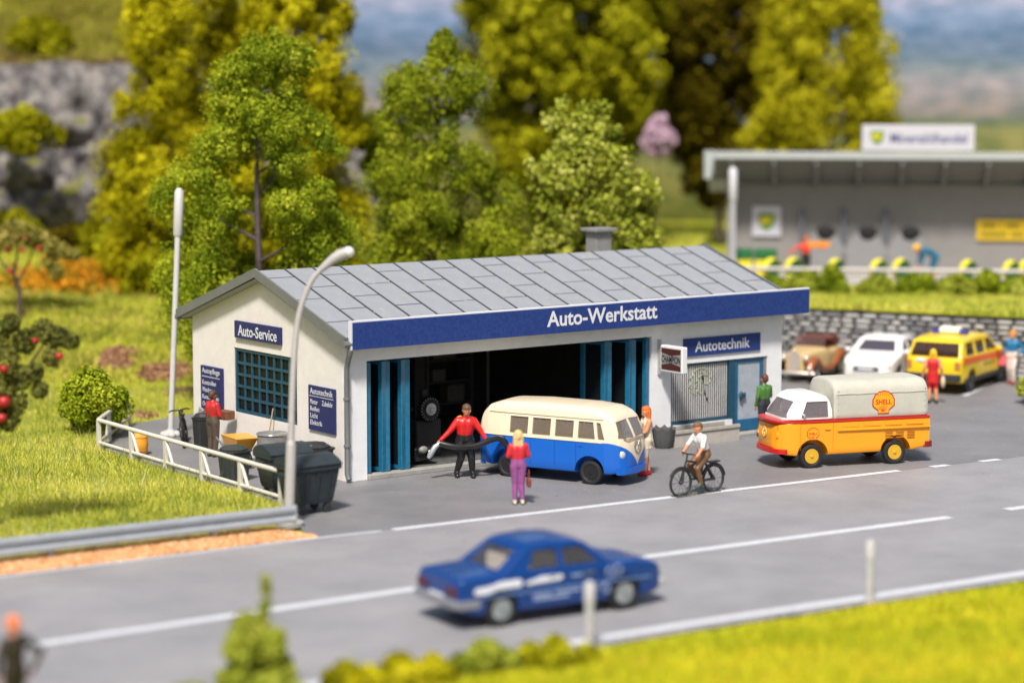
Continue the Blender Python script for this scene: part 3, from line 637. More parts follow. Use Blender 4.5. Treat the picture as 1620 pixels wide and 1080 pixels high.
for k in range(22):
    a = 2 * math.pi * k / 22; c = Vector((.33 * math.cos(a), 0, .33 * math.sin(a))); tyr.ball((c.x, -.12, 1.32 + c.z), (.03, .1, .03), 6, 4)
ty = tyr.build('wheel', RUB, tm, 35)
MB().lathe([(.17, -.115), (.16, -.135), (.05, -.14), (.03, -.17), (.01, -.18)], (.0, -.12, 1.32), 'y', 24).build('rim', ALU, ty, 40)
m_ = MB()
for k in range(22):
    a = 2 * math.pi * (k + .5) / 22; m_.tube([(.27 * math.cos(a), -.225, 1.32 + .27 * math.sin(a)), (.31 * math.cos(a), -.21, 1.32 + .31 * math.sin(a))], .008, 4)
m_.build('tread_marks', ALU, ty)
en = thing('engine_block', 'greasy dark engine block with a silver part on the garage floor', 'engine', (2.75, .75, .1))
b = MB(); b.box(-.3, .3, -.2, .2, .1, .45, .04); b.tube([(-.25, -.25, .35), (.3, -.22, .42)], .07); b.lathe([(.1, -.32), (.12, -.3), (.12, -.2)], (.15, 0, .3), 'y', 12); b.build('block', mat('greasy_black', (.02, .02, .02), .25, coat=.4), en)
MB().ball((-.1, -.3, .42), (.14, .09, .1)).build('carburettor', mat('dull_alloy', (.22, .22, .21), .5), en, 60)
# ================================================================== VEHICLES
def ip(pts, x): return float(np.interp(x, [p[0] for p in pts], [p[1] for p in pts]))
def loft_mesh(top, bot, hw, belt, tb, r, inset=0., x0=None, x1=None, step=.09, zmin=None, name='body'):
    """car body: sections along x. top/bot/hw: piecewise profiles (x ascending); belt: height above which the sides lean in by tb"""
    xs = sorted({p[0] for P in (top, bot, hw) for p in P}); lo = xs[0] + inset if x0 is None else x0; hi = xs[-1] - inset if x1 is None else x1
    s = set(round(x, 4) for x in xs if lo < x < hi) | {lo, hi}; s |= set(round(x, 4) for x in np.arange(lo, hi, step)); s = sorted(s)
    st = [s[0]]
    for x in s[1:]:
        if x - st[-1] > .012 or x == hi: st.append(x)
    V = []; F = []; N = 0
    for x in st:
        z0 = ip(bot, x) + inset; zt = ip(top, x) - inset; h = ip(hw, x) - inset
        if zmin is not None: z0 = max(z0, zmin)
        zt = max(zt, z0 + .04); rr = min(r, (zt - z0) * .45, h * .6); c = min(.07, (zt - z0) * .2); zs = zt - rr
        yy = lambda z: h - tb * max(0, z - belt)
        half = [(0, z0), (h * .55, z0), (yy(z0) - c, z0), (yy(z0) - c * .3, z0 + c * .3), (yy(z0 + c), z0 + c)]
        for k in range(1, 8): z = z0 + c + (zs - z0 - c) * k / 7; half.append((yy(z), z))
        yc = yy(zs) - rr
        for k in range(1, 6): a = math.pi / 2 * k / 5; half.append((yc + rr * math.cos(a), zs + rr * math.sin(a)))
        cr = .025 * min(1, h)
        half += [(yc * .6, zt + cr * .7), (yc * .25, zt + cr), (0, zt + cr)]
        loop = half + [(-y, z) for y, z in half[-2:0:-1]]; N = len(loop); V += [(x, y, z) for y, z in loop]
    n = len(st); F = [(i * N + k, i * N + (k + 1) % N, (i + 1) * N + (k + 1) % N, (i + 1) * N + k) for i in range(n - 1) for k in range(N)]
    F += [tuple(range(N)), tuple(range((n - 1) * N, n * N))[::-1]]
    m = MB(); m.add(V, F); me = m.mesh(name); return me

def side_cut(polys, w_=1.2):
    b = MB()
    for p in polys: b.prism(p, (-w_, w_), 'y')
    return b.mesh()
def end_cut(polys, x0, x1):
    b = MB()
    for p in polys: b.prism(p, (x0, x1), 'x')
    return b.mesh()
def arch_cut(axles, r, y0, z):
    b = MB()
    for x in axles:
        for s in (-1, 1): b.lathe([(r, s * y0), (r, s * 1.3)], (x, 0, z), 'y', 32)
    return b.mesh()

def wheels(root, axles, y, r, wdt, tyre, rim, kind='disc', group=None):
    """four wheels, each wheel > rim (and hub)"""
    for x in axles:
        for s in (-1, 1):
            b = MB(); h = wdt / 2
            b.lathe([(r * .6, s * h * .7), (r * .74, s * h), (r * .93, s * h * .92), (r, s * h * .55), (r, -s * h * .55), (r * .9, -s * h), (r * .6, -s * h * .8)], (x, s * y, r), 'y', 32)
            w_ = b.build('wheel', tyre, root, 35)
            b = MB(); f_ = s * (h * .55)
            b.lathe([(r * .61, s * h * .9), (r * .57, s * h * .95), (r * .54, f_), (r * .40, f_ * .9), (r * .3, f_ * 1.45), (r * .14, f_ * 1.6), (.01, f_ * 1.7)], (x, s * y, r), 'y', 28)
            rm = b.build('rim', rim, w_, 35)
            if kind == 'spoke':
                b = MB()
                for k in range(10):
                    a = 2 * math.pi * k / 10; b.tube([(x + r * .2 * math.cos(a), s * (y + h * .8), r + r * .2 * math.sin(a)), (x + r * .58 * math.cos(a), s * (y + h * .85), r + r * .58 * math.sin(a))], r * .05, 5)
                b.build('spokes', rim, w_)
            b = MB(); b.lathe([(r * .16, s * h * .92), (r * .13, s * h * 1.12), (.01, s * h * 1.2)], (x, s * y, r), 'y', 16); b.build('hub_cap', rim, w_, 40)

def heading(v): return math.atan2(v[1], v[0])
CHROME = mat('chrome', (.70, .70, .70), .18, metal=.9)
BLACKP = mat('black_plastic', (.02, .02, .022), .45)
TYRE = mat('tyre_rubber', (.016, .016, .017), .6)
WGLASS = glass_mat('vehicle_glass', (.85, .82, .77), .34, (.42, .34, .26))

# ---------------------------------------------------- blue and cream minibus
def paint_two(name, low, high, belt, v=None, rough=.32, var=0):
    """two paints split at the belt line; v = (y half width, bottom z, nose x) gives the V on the nose"""
    m = bpy.data.materials.new(name); m.use_nodes = True; n = m.node_tree.nodes; L = m.node_tree.links; b = n['Principled BSDF']
    b.inputs['Roughness'].default_value = rough; b.inputs['Coat Weight'].default_value = .25; b.inputs['Specular IOR Level'].default_value = .45
    tc = n.new('ShaderNodeTexCoord'); sp = n.new('ShaderNodeSeparateXYZ'); L.new(tc.outputs['Object'], sp.inputs[0])
    def math_(op, a, c=None, d=None):
        k = n.new('ShaderNodeMath'); k.operation = op
        for i, q in enumerate((a, c, d)):
            if q is None: continue
            if isinstance(q, (int, float)): k.inputs[i].default_value = q
            else: L.new(q, k.inputs[i])
        return k.outputs[0]
    if v:
        t = math_('MINIMUM', math_('DIVIDE', math_('ABSOLUTE', sp.outputs[1]), v[0]), 1.)
        lim = math_('MULTIPLY_ADD', math_('POWER', t, .62), belt - v[1], v[1])
        front = math_('GREATER_THAN', sp.outputs[0], v[2])
        lim = math_('ADD', math_('MULTIPLY', lim, front), math_('MULTIPLY', math_('SUBTRACT', 1., front), belt))
        f = math_('GREATER_THAN', sp.outputs[2], lim)
    else: f = math_('GREATER_THAN', sp.outputs[2], belt)
    mx = n.new('ShaderNodeMix'); mx.data_type = 'RGBA'; mx.inputs[6].default_value = (*low, 1); mx.inputs[7].default_value = (*high, 1); L.new(f, mx.inputs[0]); L.new(mx.outputs[2], b.inputs['Base Color'])
    nz = n.new('ShaderNodeTexNoise'); nz.inputs['Scale'].default_value = 14; L.new(tc.outputs['Object'], nz.inputs['Vector']); bp = n.new('ShaderNodeBump'); bp.inputs['Strength'].default_value = .06; bp.inputs['Distance'].default_value = .02; L.new(nz.outputs[0], bp.inputs['Height']); L.new(bp.outputs[0], b.inputs['Normal'])
    return m
CREAM = (.78, .66, .48); VBLUE = (.006, .115, .52)
vh = Vector((.399, -.917, 0)).normalized(); vl = Vector((-vh.y, vh.x, 0))
vc = (Vector((4.785, -4.0, 0)) + Vector((3.80, -1.736, 0))) / 2 + vl * .70
van = thing('minibus', 'blue and cream minibus with round nose standing before the open garage', 'minibus', vc, heading(vh))
top = [(-2.14, 1.1), (-2.12, 1.3), (-2.06, 1.52), (-1.96, 1.70), (-1.8, 1.84), (-1.5, 1.93), (-.6, 1.97), (.8, 1.96), (1.4, 1.91), (1.68, 1.80), (1.80, 1.70), (1.98, 1.36), (2.06, 1.17), (2.11, 1.05), (2.14, .9)]
bot = [(-2.14, .5), (-2.0, .36), (-1.7, .30), (1.75, .30), (2.05, .34), (2.14, .45)]
hwp = [(-2.14, .55), (-2.1, .66), (-2.0, .76), (-1.8, .82), (-1.4, .85), (1.3, .85), (1.6, .83), (1.82, .77), (1.98, .66), (2.08, .52), (2.14, .34)]
VP = dict(top=top, bot=bot, hw=hwp, belt=1.12, tb=.16, r=.2)
VPAINT = paint_two('minibus_paint', VBLUE, CREAM, 1.10, (.80, .46, 1.2))
body = link('body', loft_mesh(**VP, step=.06), VPAINT, van)
wins = [[(x, 1.17), (x + .53, 1.17), (x + .53, 1.60), (x, 1.60)] for x in (-1.12, -.46, .20)]
wins.append([(.86, 1.17), (1.36, 1.17), (1.28, 1.60), (.86, 1.60)]); wins.append([(1.43, 1.17), (1.62, 1.17), (1.48, 1.58), (1.36, 1.60)])
fr = [[(s * .04, 1.19), (s * .68, 1.21), (s * .62, 1.62), (s * .04, 1.65)] for s in (1, -1)]
cav = loft_mesh(**VP, inset=.07, zmin=.78, step=.12)
boolean(body, [cav, side_cut(wins), end_cut(fr, 1.3, 2.4), end_cut([[(-.5, 1.25), (.5, 1.25), (.45, 1.56), (-.45, 1.56)]], -2.4, -1.7), arch_cut((1.2, -1.2), .42, .5, .33)])
link('body', body.data, VPAINT, van, 32); bpy.data.objects.remove(body)
link('window_glass', loft_mesh(**VP, inset=.035, zmin=1.14, step=.12), WGLASS, van, 32)
wheels(van, (1.2, -1.2), .70, .31, .17, TYRE, mat('black_rim', (.012, .012, .013), .25, coat=.3))
SEATC = mat('seat_tan', (.42, .33, .24), .8, var=.15)
for x in (-1.2, -.55, .15):
    b = MB(); b.box(x - .2, x + .2, -.62, .62, .8, 1.0, .03); b.box(x - .24, x - .14, -.62, .62, 1.0, 1.34, .03); b.build('bench_seat', SEATC, van)
b = MB(); b.box(.75, 1.15, -.62, .62, .8, 1.0, .03); b.box(.72, .82, -.62, .62, 1.0, 1.36, .03); b.build('front_seat', SEATC, van)
MB().lathe([(.17, 0), (.19, .015), (.17, .03)], (0, 0, 0), 'z', 20)
b = MB(); b.tube([(1.5 + .05 * math.cos(t), .33 + .17 * math.sin(t), 1.26 + .16 * math.cos(t)) for t in np.linspace(0, 2 * math.pi, 17)], .014, 6, False); b.build('steering_wheel', BLACKP, van)
b = MB()                                                         # bumper following the nose
for pts in ([(2.0, -.74), (2.1, -.6), (2.17, -.36), (2.2, 0), (2.17, .36), (2.1, .6), (2.0, .74)],):
    b.prism(pts + [(x - .1, y * .95) for x, y in pts[::-1]], (.30, .46), 'z')
bb = b.build('bumper', mat('minibus_blue', VBLUE, .32, coat=.25), van)
b = MB(); pts = [(-2.0, -.74), (-2.12, -.6), (-2.2, 0), (-2.12, .6), (-2.0, .74)]; b.prism(pts + [(x + .1, y * .95) for x, y in pts[::-1]], (.28, .45), 'z'); b.build('bumper', MATS['minibus_blue'], van)
for s in (1, -1):
    b = MB(); b.ball((1.985, s * .545, .80), (.085, .125, .125)); b.build('headlight', mat('lamp_lens', (.75, .78, .8), .15, metal=.4), van, 60)
b = MB(); cx = 2.125; R_ = .185
b.tube([(cx + .02, R_ * math.cos(t), .98 + R_ * math.sin(t)) for t in np.linspace(0, 2 * math.pi, 25)], .014, 6, False)
for pl in ([(-.11, 1.12), (0, 1.0), (.11, 1.12)], [(-.15, 1.05), (-.075, .84), (0, .97), (.075, .84), (.15, 1.05)]): b.tube([(cx + .02, y, z) for y, z in pl], .013, 6)
b.build('emblem', mat('emblem_silver', (.42, .42, .40), .3, metal=.7), van)
# belt moulding and panel gaps
for s in (1, -1):
    b = MB(); b.tube([(x, s * (ip(hwp, x) - .16 * (1.685 - 1.12) + .012), 1.685) for x in np.linspace(-1.75, 1.55, 30)], .016, 5); b.build('rain_gutter', mat('cream_plastic', CREAM, .4), van)
    b = MB(); b.tube([(x, s * (ip(hwp, x) + .004), 1.10) for x in np.linspace(-1.95, 1.55, 30)], .012, 5); b.build('belt_moulding', mat('cream_plastic', CREAM, .4), van)
    for x in (-1.25, -.5, .2, .82):
        b = MB(); b.box(x - .005, x + .005, s * .851 - .003, s * .851 + .003, .42, 1.08); b.build('panel_gap', mat('gap_blue', (.003, .04, .2), .5), van)
    b = MB(); b.box(.9, .99, s * .86 - .01, s * .86 + .012, .98, 1.005); b.build('door_handle', MATS['minibus_blue'], van)

# ---------------------------------------------------- yellow pickup with tilt
YEL = (.83, .33, .008); RED = (.52, .010, .012)
th = Vector((-2.26, .8, 0)).normalized(); tl = Vector((-th.y, th.x, 0))
tc_ = (Vector((10.95, -5.46, 0)) + Vector((13.21, -6.26, 0))) / 2 - tl * .72
pk = thing('pickup_truck', 'yellow flatbed pickup with white cab roof and cream canvas tilt', 'pickup truck', tc_, heading(th))
YM = mat('pickup_yellow', YEL, .35, coat=.3, bump=.05, bscale=14); RM = mat('pickup_red', RED, .3, coat=.3); WM = mat('pickup_white', (.80, .79, .77), .3, coat=.3)
top = [(-2.2, 1.22), (1.2, 1.22), (1.85, 1.22), (2.02, 1.20), (2.12, 1.12), (2.18, .95), (2.2, .8)]
bot = [(-2.2, .52), (-2.05, .42), (-1.7, .36), (1.6, .34), (1.9, .37), (2.1, .44), (2.2, .56)]
hwp = [(-2.2, .83), (1.4, .86), (1.65, .85), (1.85, .80), (2.0, .72), (2.12, .60), (2.2, .42)]
LP = dict(top=top, bot=bot, hw=hwp, belt=3, tb=0, r=.03)
body = link('lower_body', loft_mesh(**LP, step=.07), YM, pk)
boolean(body, [arch_cut((1.2, -1.2), .445, .48, .34)])
link('lower_body', body.data, YM, pk, 30); bpy.data.objects.remove(body)
b = MB(); P_ = [(2.02, .74), (2.14, .61), (2.22, .42), (2.235, 0)]; R2 = [(x, ip(hwp, x) + .02) for x in np.linspace(-2.2, 1.95, 18)]
out = R2 + P_ + [(x, -y) for x, y in P_[:-1][::-1]] + [(x, -y) for x, y in R2[::-1]]
b.prism(out, (1.222, 1.275), 'z'); b.build('belt_stripe', RM, pk)
ct = [(.62, 1.62), (.66, 1.78), (.74, 1.88), (.95, 1.95), (1.3, 1.94), (1.5, 1.88), (1.62, 1.78), (1.80, 1.55), (1.96, 1.33)]
cb = [(.62, 1.28), (1.96, 1.28)]; chw = [(.62, .80), (.7, .83), (1.4, .83), (1.7, .78), (1.85, .68), (1.96, .55)]
CP = dict(top=ct, bot=cb, hw=chw, belt=1.3, tb=.2, r=.16)
cab = link('cab', loft_mesh(**CP, step=.06), WM, pk)
cwin = [[(.74, 1.34), (1.52, 1.34), (1.34, 1.76), (.74, 1.76)], [(1.49, 1.36), (1.58, 1.36), (1.44, 1.66), (1.38, 1.7)]]
boolean(cab, [loft_mesh(**CP, inset=.06, step=.12), side_cut([cwin[0]]), end_cut([[(-.66, 1.34), (.66, 1.34), (.56, 1.76), (-.56, 1.76)]], 1.3, 2.3)])
link('cab', cab.data, WM, pk, 32); bpy.data.objects.remove(cab)
link('window_glass', loft_mesh(**CP, inset=.03, step=.12), glass_mat('cab_glass', (.75, .72, .74), .3, (.42, .36, .38)), pk, 32)  # pinkish glass body paints window reflections into the colour
b = MB(); b.box(.8, 1.2, -.6, .6, 1.2, 1.3); b.box(.78, .9, -.6, .6, 1.3, 1.6, .03); b.build('seat', mat('seat_purple', (.22, .16, .20), .8, var=.3, vscale=9), pk)
MB().box(1.2, 1.75, -.6, .6, 1.22, 1.33, .02).build('dashboard', mat('dash_blue', (.05, .08, .3), .6, var=.3, vscale=9), pk)
TILT = mat('tilt_canvas', (.46, .45, .385), .75, var=.06, vscale=3, bump=.25, bscale=9)
tt = [(-2.16, 2.19), (-2.12, 2.25), (-2.0, 2.28), (.42, 2.28), (.54, 2.25), (.58, 2.19)]
b_ = loft_mesh(top=tt, bot=[(-2.16, 1.27), (.58, 1.27)], hw=[(-2.16, .78), (-2.1, .81), (.52, .81), (.58, .78)], belt=1.9, tb=.12, r=.34, step=.12)
tilt = link('tilt', b_, TILT, pk, 40)
for s in (1, -1):
    for x in (-2.06, .46):
        for k in range(5): b = MB(); b.ball((x, s * .815, 1.38 + k * .16), (.018, .012, .022), 6, 4); b.build('eyelet', mat('eyelet_grey', (.45, .44, .38), .5), tilt)
    b = MB(); b.tube([(x, s * .812, 1.93 + .006 * math.sin(x * 9)) for x in np.linspace(-2.1, .52, 20)], .014, 5); b.build('tilt_seam', TILT, tilt)
wheels(pk, (1.2, -1.2), .72, .325, .18, TYRE, mat('yellow_rim', (.62, .36, .02), .3, coat=.3))
b = MB(); pts = [(1.98, -.82), (2.12, -.72), (2.24, -.45), (2.27, 0), (2.24, .45), (2.12, .72), (1.98, .82)]; b.prism(pts + [(x - .11, y * .94) for x, y in pts[::-1]], (.41, .53), 'z'); b.build('bumper', RM, pk)
b = MB(); pts = [(-2.12, -.85), (-2.3, -.78), (-2.32, 0), (-2.3, .78), (-2.12, .85)]; b.prism(pts + [(x + .1, y * .96) for x, y in pts[::-1]], (.42, .58), 'z'); b.build('bumper', mat('dull_red', (.22, .01, .012), .4), pk)
for s in (1, -1):
    b = MB(); b.lathe([(.13, 2.06), (.13, 2.12), (.10, 2.14), (.085, 2.1), (.01, 2.12)], (0, s * .52, .88), 'x', 20); b.build('headlight', YM, pk, 40)
    b = MB(); b.box(2.0, 2.11, s * .58 - .05, s * .58 + .05, 1.04, 1.14, .01); b.build('indicator', mat('indicator_orange', (.75, .14, .01), .35), pk)
    b = MB(); b.box(-2.2, .5, s * .85 - .01, s * .85 + .05, .97, 1.01, .008); b.build('bed_ledge', YM, pk)
    for k in range(4):
        x = -2.0 + k * .62; b = MB(); b.box(x, x + .5, s * .848, s * .848 + s * .012 if s > 0 else s * .848 + .0, 1.07, 1.16) if s > 0 else b.box(x, x + .5, -.862, -.848, 1.07, 1.16); b.build('side_panel', YM, pk)
    for i in range(3):
        for j in range(3):
            x = -1.75 + i * .32; z = .72 + j * .075; b = MB(); b.box(x, x + .22, min(s * .85, s * .868), max(s * .85, s * .868), z, z + .022); b.build('vent_slot', mat('pickup_shade', (.5, .19, .006), .5), pk)
    b = MB(); b.box(.7, .86, min(s * .86, s * .885), max(s * .86, s * .885), 1.02, 1.06, .006); b.build('door_handle', YM, pk)
    for x in (.62, 1.55):
        b = MB(); b.box(x - .005, x + .005, min(s * .855, s * .862), max(s * .855, s * .862), .5, 1.2); b.build('panel_gap', MATS['pickup_shade'], pk)
    b = MB(); b.box(1.42, 1.47, s * .84 - .05, s * .84 + .05, 1.36, 1.46, .01); b.build('wing_mirror', CHROME, pk)
b = MB(); b.tube([(2.215, .13 * math.cos(t), .92 + .13 * math.sin(t)) for t in np.linspace(0, 2 * math.pi, 25)], .014, 6, False)
for pl in ([(-.07, 1.02), (0, .94), (.07, 1.02)], [(-.1, .97), (-.05, .82), (0, .91), (.05, .82), (.1, .97)]): b.tube([(2.215, y, z) for y, z in pl], .012, 6)
b.build('emblem', mat('emblem_gold', (.70, .5, .15), .4), pk)
def scallop(parent, x, y, z, R, s, letters):
    """shell emblem on the side of the truck: red rim, yellow fill, ribs, word"""
    def outline(k):
        p = []
        for i in range(9):                                     # scalloped fan
            for t in range(4):
                a = math.radians(205 - (230 * (i + t / 4) / 9)); rr = R * k * (1 + .05 * math.sin(math.pi * t / 4)); p.append((rr * math.cos(a), rr * math.sin(a) * .95 + .05 * R))
        p += [(.52 * R * k, -.62 * R * k), (.50 * R * k, -.92 * R * k), (-.50 * R * k, -.92 * R * k), (-.52 * R * k, -.62 * R * k)]; return p
    fx = frame((x, y, z), (-s, 0, 0), (0, 0, 1)) if s < 0 else frame((x, y, z), (-1, 0, 0), (0, 0, 1))
    b = MB(); b.T = fx; b.prism(outline(1.), (.002, .006), 'z'); o = b.build('emblem', mat('emblem_scarlet', (.50, .02, .008), .4), parent)
    b = MB(); b.T = fx; b.prism(outline(.9), (.0065, .009), 'z'); b.build('emblem_fill', mat('emblem_yellow', (.83, .36, .012), .4), o)
    b = MB(); b.T = fx
    for k in range(7):
        a = math.radians(40 + k * 100 / 6); b.tube([(.12 * R * math.cos(a), -.78 * R + .1 * R * math.sin(a), .0095), (.62 * R * math.cos(a), -.80 * R + .62 * R * math.sin(a), .0095)], .022 * R, 4)
    for k in range(6):
        a = math.radians(55 + k * 70 / 5); b.tube([(.75 * R * math.cos(a), .38 * R + .35 * R * math.sin(a) - .1 * R, .0095), (.95 * R * math.cos(a) * .9, .9 * R * math.sin(a), .0095)], .02 * R, 4)
    b.build('emblem_ribs', MATS['emblem_scarlet'], o)
    text('SHELL', 1.45 * R, .42 * R, MATS['emblem_scarlet'], o, fx @ T(-.72 * R, -.12 * R, .0095), depth=.003, bold=.02)
scallop(pk, -.84, .818, 1.66, .32, 1, True)
scallop(pk, 1.20, .862, .92, .17, 1, True)

# ---------------------------------------------------- blue saloon on the road
ch_ = Vector((2.76, -.28, 0)).normalized(); cl_ = Vector((-ch_.y, ch_.x, 0))
cc = (Vector((-6.25, -14.99, 0)) + Vector((-3.49, -15.27, 0))) / 2 + cl_ * .74
car = thing('saloon_car', 'dark blue four door saloon driving on the near lane', 'car', cc, heading(ch_))
CB = mat('saloon_blue', (.001, .040, .20), .3, coat=.35)
ctop = [(-2.30, .78), (-2.27, .92), (-2.2, .97), (-1.45, .99), (-1.38, .995), (-.82, 1.40), (-.65, 1.46), (-.1, 1.49), (.35, 1.46), (.55, 1.40), (1.05, 1.0), (1.12, .98), (1.7, .94), (2.15, .86), (2.26, .80), (2.32, .70)]
cbot = [(-2.30, .42), (-2.15, .32), (-1.9, .26), (1.95, .25), (2.2, .28), (2.32, .38)]
chw = [(-2.30, .74), (-2.22, .80), (-1.9, .84), (0, .86), (1.6, .84), (2.1, .78), (2.26, .72), (2.32, .66)]
SP = dict(top=ctop, bot=cbot, hw=chw, belt=.93, tb=.36, r=.075)
body = link('body', loft_mesh(**SP, step=.07), CB, car)
sw = [[(-.80, 1.02), (-.12, 1.02), (-.12, 1.36), (-.62, 1.36)], [(.0, 1.02), (.78, 1.02), (.42, 1.36), (.0, 1.36)]]
boolean(body, [loft_mesh(**SP, inset=.06, zmin=.6, x0=-1.3, x1=1.0, step=.12), side_cut(sw), end_cut([[(-.58, 1.02), (.58, 1.02), (.48, 1.36), (-.48, 1.36)]], -1.6, -.7), end_cut([[(-.62, 1.03), (.62, 1.03), (.5, 1.37), (-.5, 1.37)]], .5, 1.4), arch_cut((1.38, -1.38), .38, .5, .32)])
link('body', body.data, CB, car, 32); bpy.data.objects.remove(body)
link('window_glass', loft_mesh(**SP, inset=.03, zmin=.96, x0=-1.3, x1=1.02, step=.12), glass_mat('saloon_glass', (.92, .9, .88), .10, (.45, .42, .4)), car, 32)
wheels(car, (1.38, -1.38), .75, .335, .17, TYRE, mat('hub_silver', (.27, .30, .31), .4, metal=.3), 'spoke')
for x in (-.6, .35):
    b = MB(); b.box(x - .25, x + .25, -.6, .6, .6, .8, .03); b.box(x - .3, x - .18, -.6, .6, .8, 1.15, .03); b.build('seat', mat('seat_grey', (.45, .42, .38), .8), car)
b = MB(); b.box(-2.37, -2.26, -.8, .8, .42, .58, .02); b.box(-2.3, -1.85, .80, .865, .42, .58, .01); b.box(-2.3, -1.85, -.865, -.80, .42, .58, .01); b.build('bumper', mat('bumper_steel', (.26, .27, .3), .4, metal=.3), car)
b = MB(); b.box(2.26, 2.38, -.76, .76, .36, .52, .02); b.build('bumper', ALU, car)
for s in (1, -1):
    b = MB(); b.box(-2.325, -2.28, s * .55 - .2, s * .55 + .2, .64, .80, .01); b.build('tail_light', mat('tail_red', (.07, .01, .02), .3), car)
    b = MB(); b.box(2.26, 2.34, s * .5 - .17, s * .5 + .17, .6, .76, .01); b.build('headlight', MATS['lamp_lens'], car)
    for x in (-.86, -.06, .82): b = MB(); b.box(x - .006, x + .006, min(s * .855, s * .866), max(s * .855, s * .866), .40, .93); b.build('panel_gap', mat('gap_navy', (.002, .015, .08), .5), car)
    for x in (-.28, .55): b = MB(); b.box(x - .1, x + .1, min(s * .86, s * .885), max(s * .86, s * .885), .84, .87, .006); b.build('door_handle', CHROME, car)
    b = MB(); b.box(-1.9, 1.95, min(s * .85, s * .872), max(s * .85, s * .872), .60, .635, .006); b.build('trim_strip', mat('trim_blue_grey', (.12, .2, .38), .4), car)
b = MB(); b.box(2.29, 2.34, -.34, .34, .56, .78, .01); b.build('grille', BLACKP, car)
b = MB(); b.box(-2.335, -2.315, -.26, .26, .52, .63); b.build('number_plate', LETW, car)

# white patches and grey prints on the saloon flank
PATCHW = mat('patch_white', (.74, .76, .82), .4); DEC2 = mat('decal_grey', (.25, .32, .5), .4)
def flank(poly, m, k=.0): b = MB(); b.prism(poly, (-.8745 - k, -.8615), 'y'); b.build('flank_mark', m, car)
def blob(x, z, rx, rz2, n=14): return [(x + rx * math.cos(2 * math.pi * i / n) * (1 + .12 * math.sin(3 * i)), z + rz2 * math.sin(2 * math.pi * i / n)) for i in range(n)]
flank([(-2.0, .69), (-1.72, .675), (-1.5, .74), (-.98, .745), (-.95, .80), (-1.0, .885), (-1.45, .875), (-1.62, .82), (-1.96, .80)], PATCHW); flank([(-.86, .755), (-.12, .78), (-.05, .82), (-.08, .875), (-.52, .885), (-.74, .83), (-.88, .81)], PATCHW)
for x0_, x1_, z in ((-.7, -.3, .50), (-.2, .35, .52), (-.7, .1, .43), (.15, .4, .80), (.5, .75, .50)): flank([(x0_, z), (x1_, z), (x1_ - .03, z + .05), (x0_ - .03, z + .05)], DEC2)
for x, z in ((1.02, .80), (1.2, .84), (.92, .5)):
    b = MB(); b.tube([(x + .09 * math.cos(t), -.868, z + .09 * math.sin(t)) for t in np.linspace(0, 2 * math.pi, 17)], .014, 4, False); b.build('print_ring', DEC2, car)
# ---------------------------------------------------- parked row
PH = Vector((-.885, -.465, 0))                                    # noses away from the wall
WHT = mat('car_white', (.82, .80, .77), .3, coat=.4)
wcar = thing('saloon_car', 'white rounded saloon parked between the brown roadster and yellow estate', 'car', Vector((25.5, 6.12, 0)), heading(PH)); wcar.scale = (.95, 1.06, 1.08)
a1 = [(-2.2, .7), (-2.15, .88), (-1.95, .95), (-1.6, .98), (-.9, 1.32), (-.5, 1.41), (0, 1.43), (.4, 1.38), (1.0, 1.02), (1.15, .98), (1.7, .90), (2.05, .78), (2.2, .62)]
a2 = [(-2.2, .35), (-2.0, .25), (1.95, .22), (2.2, .30)]; a3 = [(-2.2, .66), (-2.05, .78), (-1.6, .86), (1.5, .86), (1.9, .80), (2.1, .70), (2.2, .55)]
SP = dict(top=a1, bot=a2, hw=a3, belt=.92, tb=.4, r=.12)
body = link('body', loft_mesh(**SP, step=.08), WHT, wcar)
boolean(body, [loft_mesh(**SP, inset=.06, zmin=.6, x0=-1.5, x1=1.05, step=.12), side_cut([[(-.95, 1.0), (-.1, 1.0), (-.1, 1.3), (-.5, 1.3), (-.8, 1.2)], [(0, 1.0), (.82, 1.0), (.42, 1.28), (0, 1.31)]]), end_cut([[(-.62, 1.03), (.62, 1.03), (.5, 1.32), (-.5, 1.32)]], .42, 1.4), arch_cut((1.35, -1.3), .37, .5, .32)])
link('body', body.data, WHT, wcar, 35); bpy.data.objects.remove(body)
link('window_glass', loft_mesh(**SP, inset=.03, zmin=.96, x0=-1.5, x1=1.07, step=.12), glass_mat('smoke_glass', (.3, .28, .32), .55, (.12, .11, .15)), wcar, 32)
wheels(wcar, (1.35, -1.3), .76, .31, .17, TYRE, ALU)
b = MB(); b.box(2.16, 2.23, -.42, .42, .48, .66, .03); g_ = b.build('grille', mat('grille_grey', (.12, .12, .125), .5), wcar); b = MB(); b.box(2.225, 2.235, -.24, .24, .54, .61); b.build('number_plate', LETW, wcar)
for s in (1, -1):
    b = MB(); b.ball((2.06, s * .62, .66), (.08, .12, .07)); b.build('headlight', MATS['lamp_lens'], wcar, 60)
    b = MB(); b.box(.72, .88, s * .95 - .1, s * .95 + .08, .95, 1.08, .03); b.build('wing_mirror', WHT, wcar)

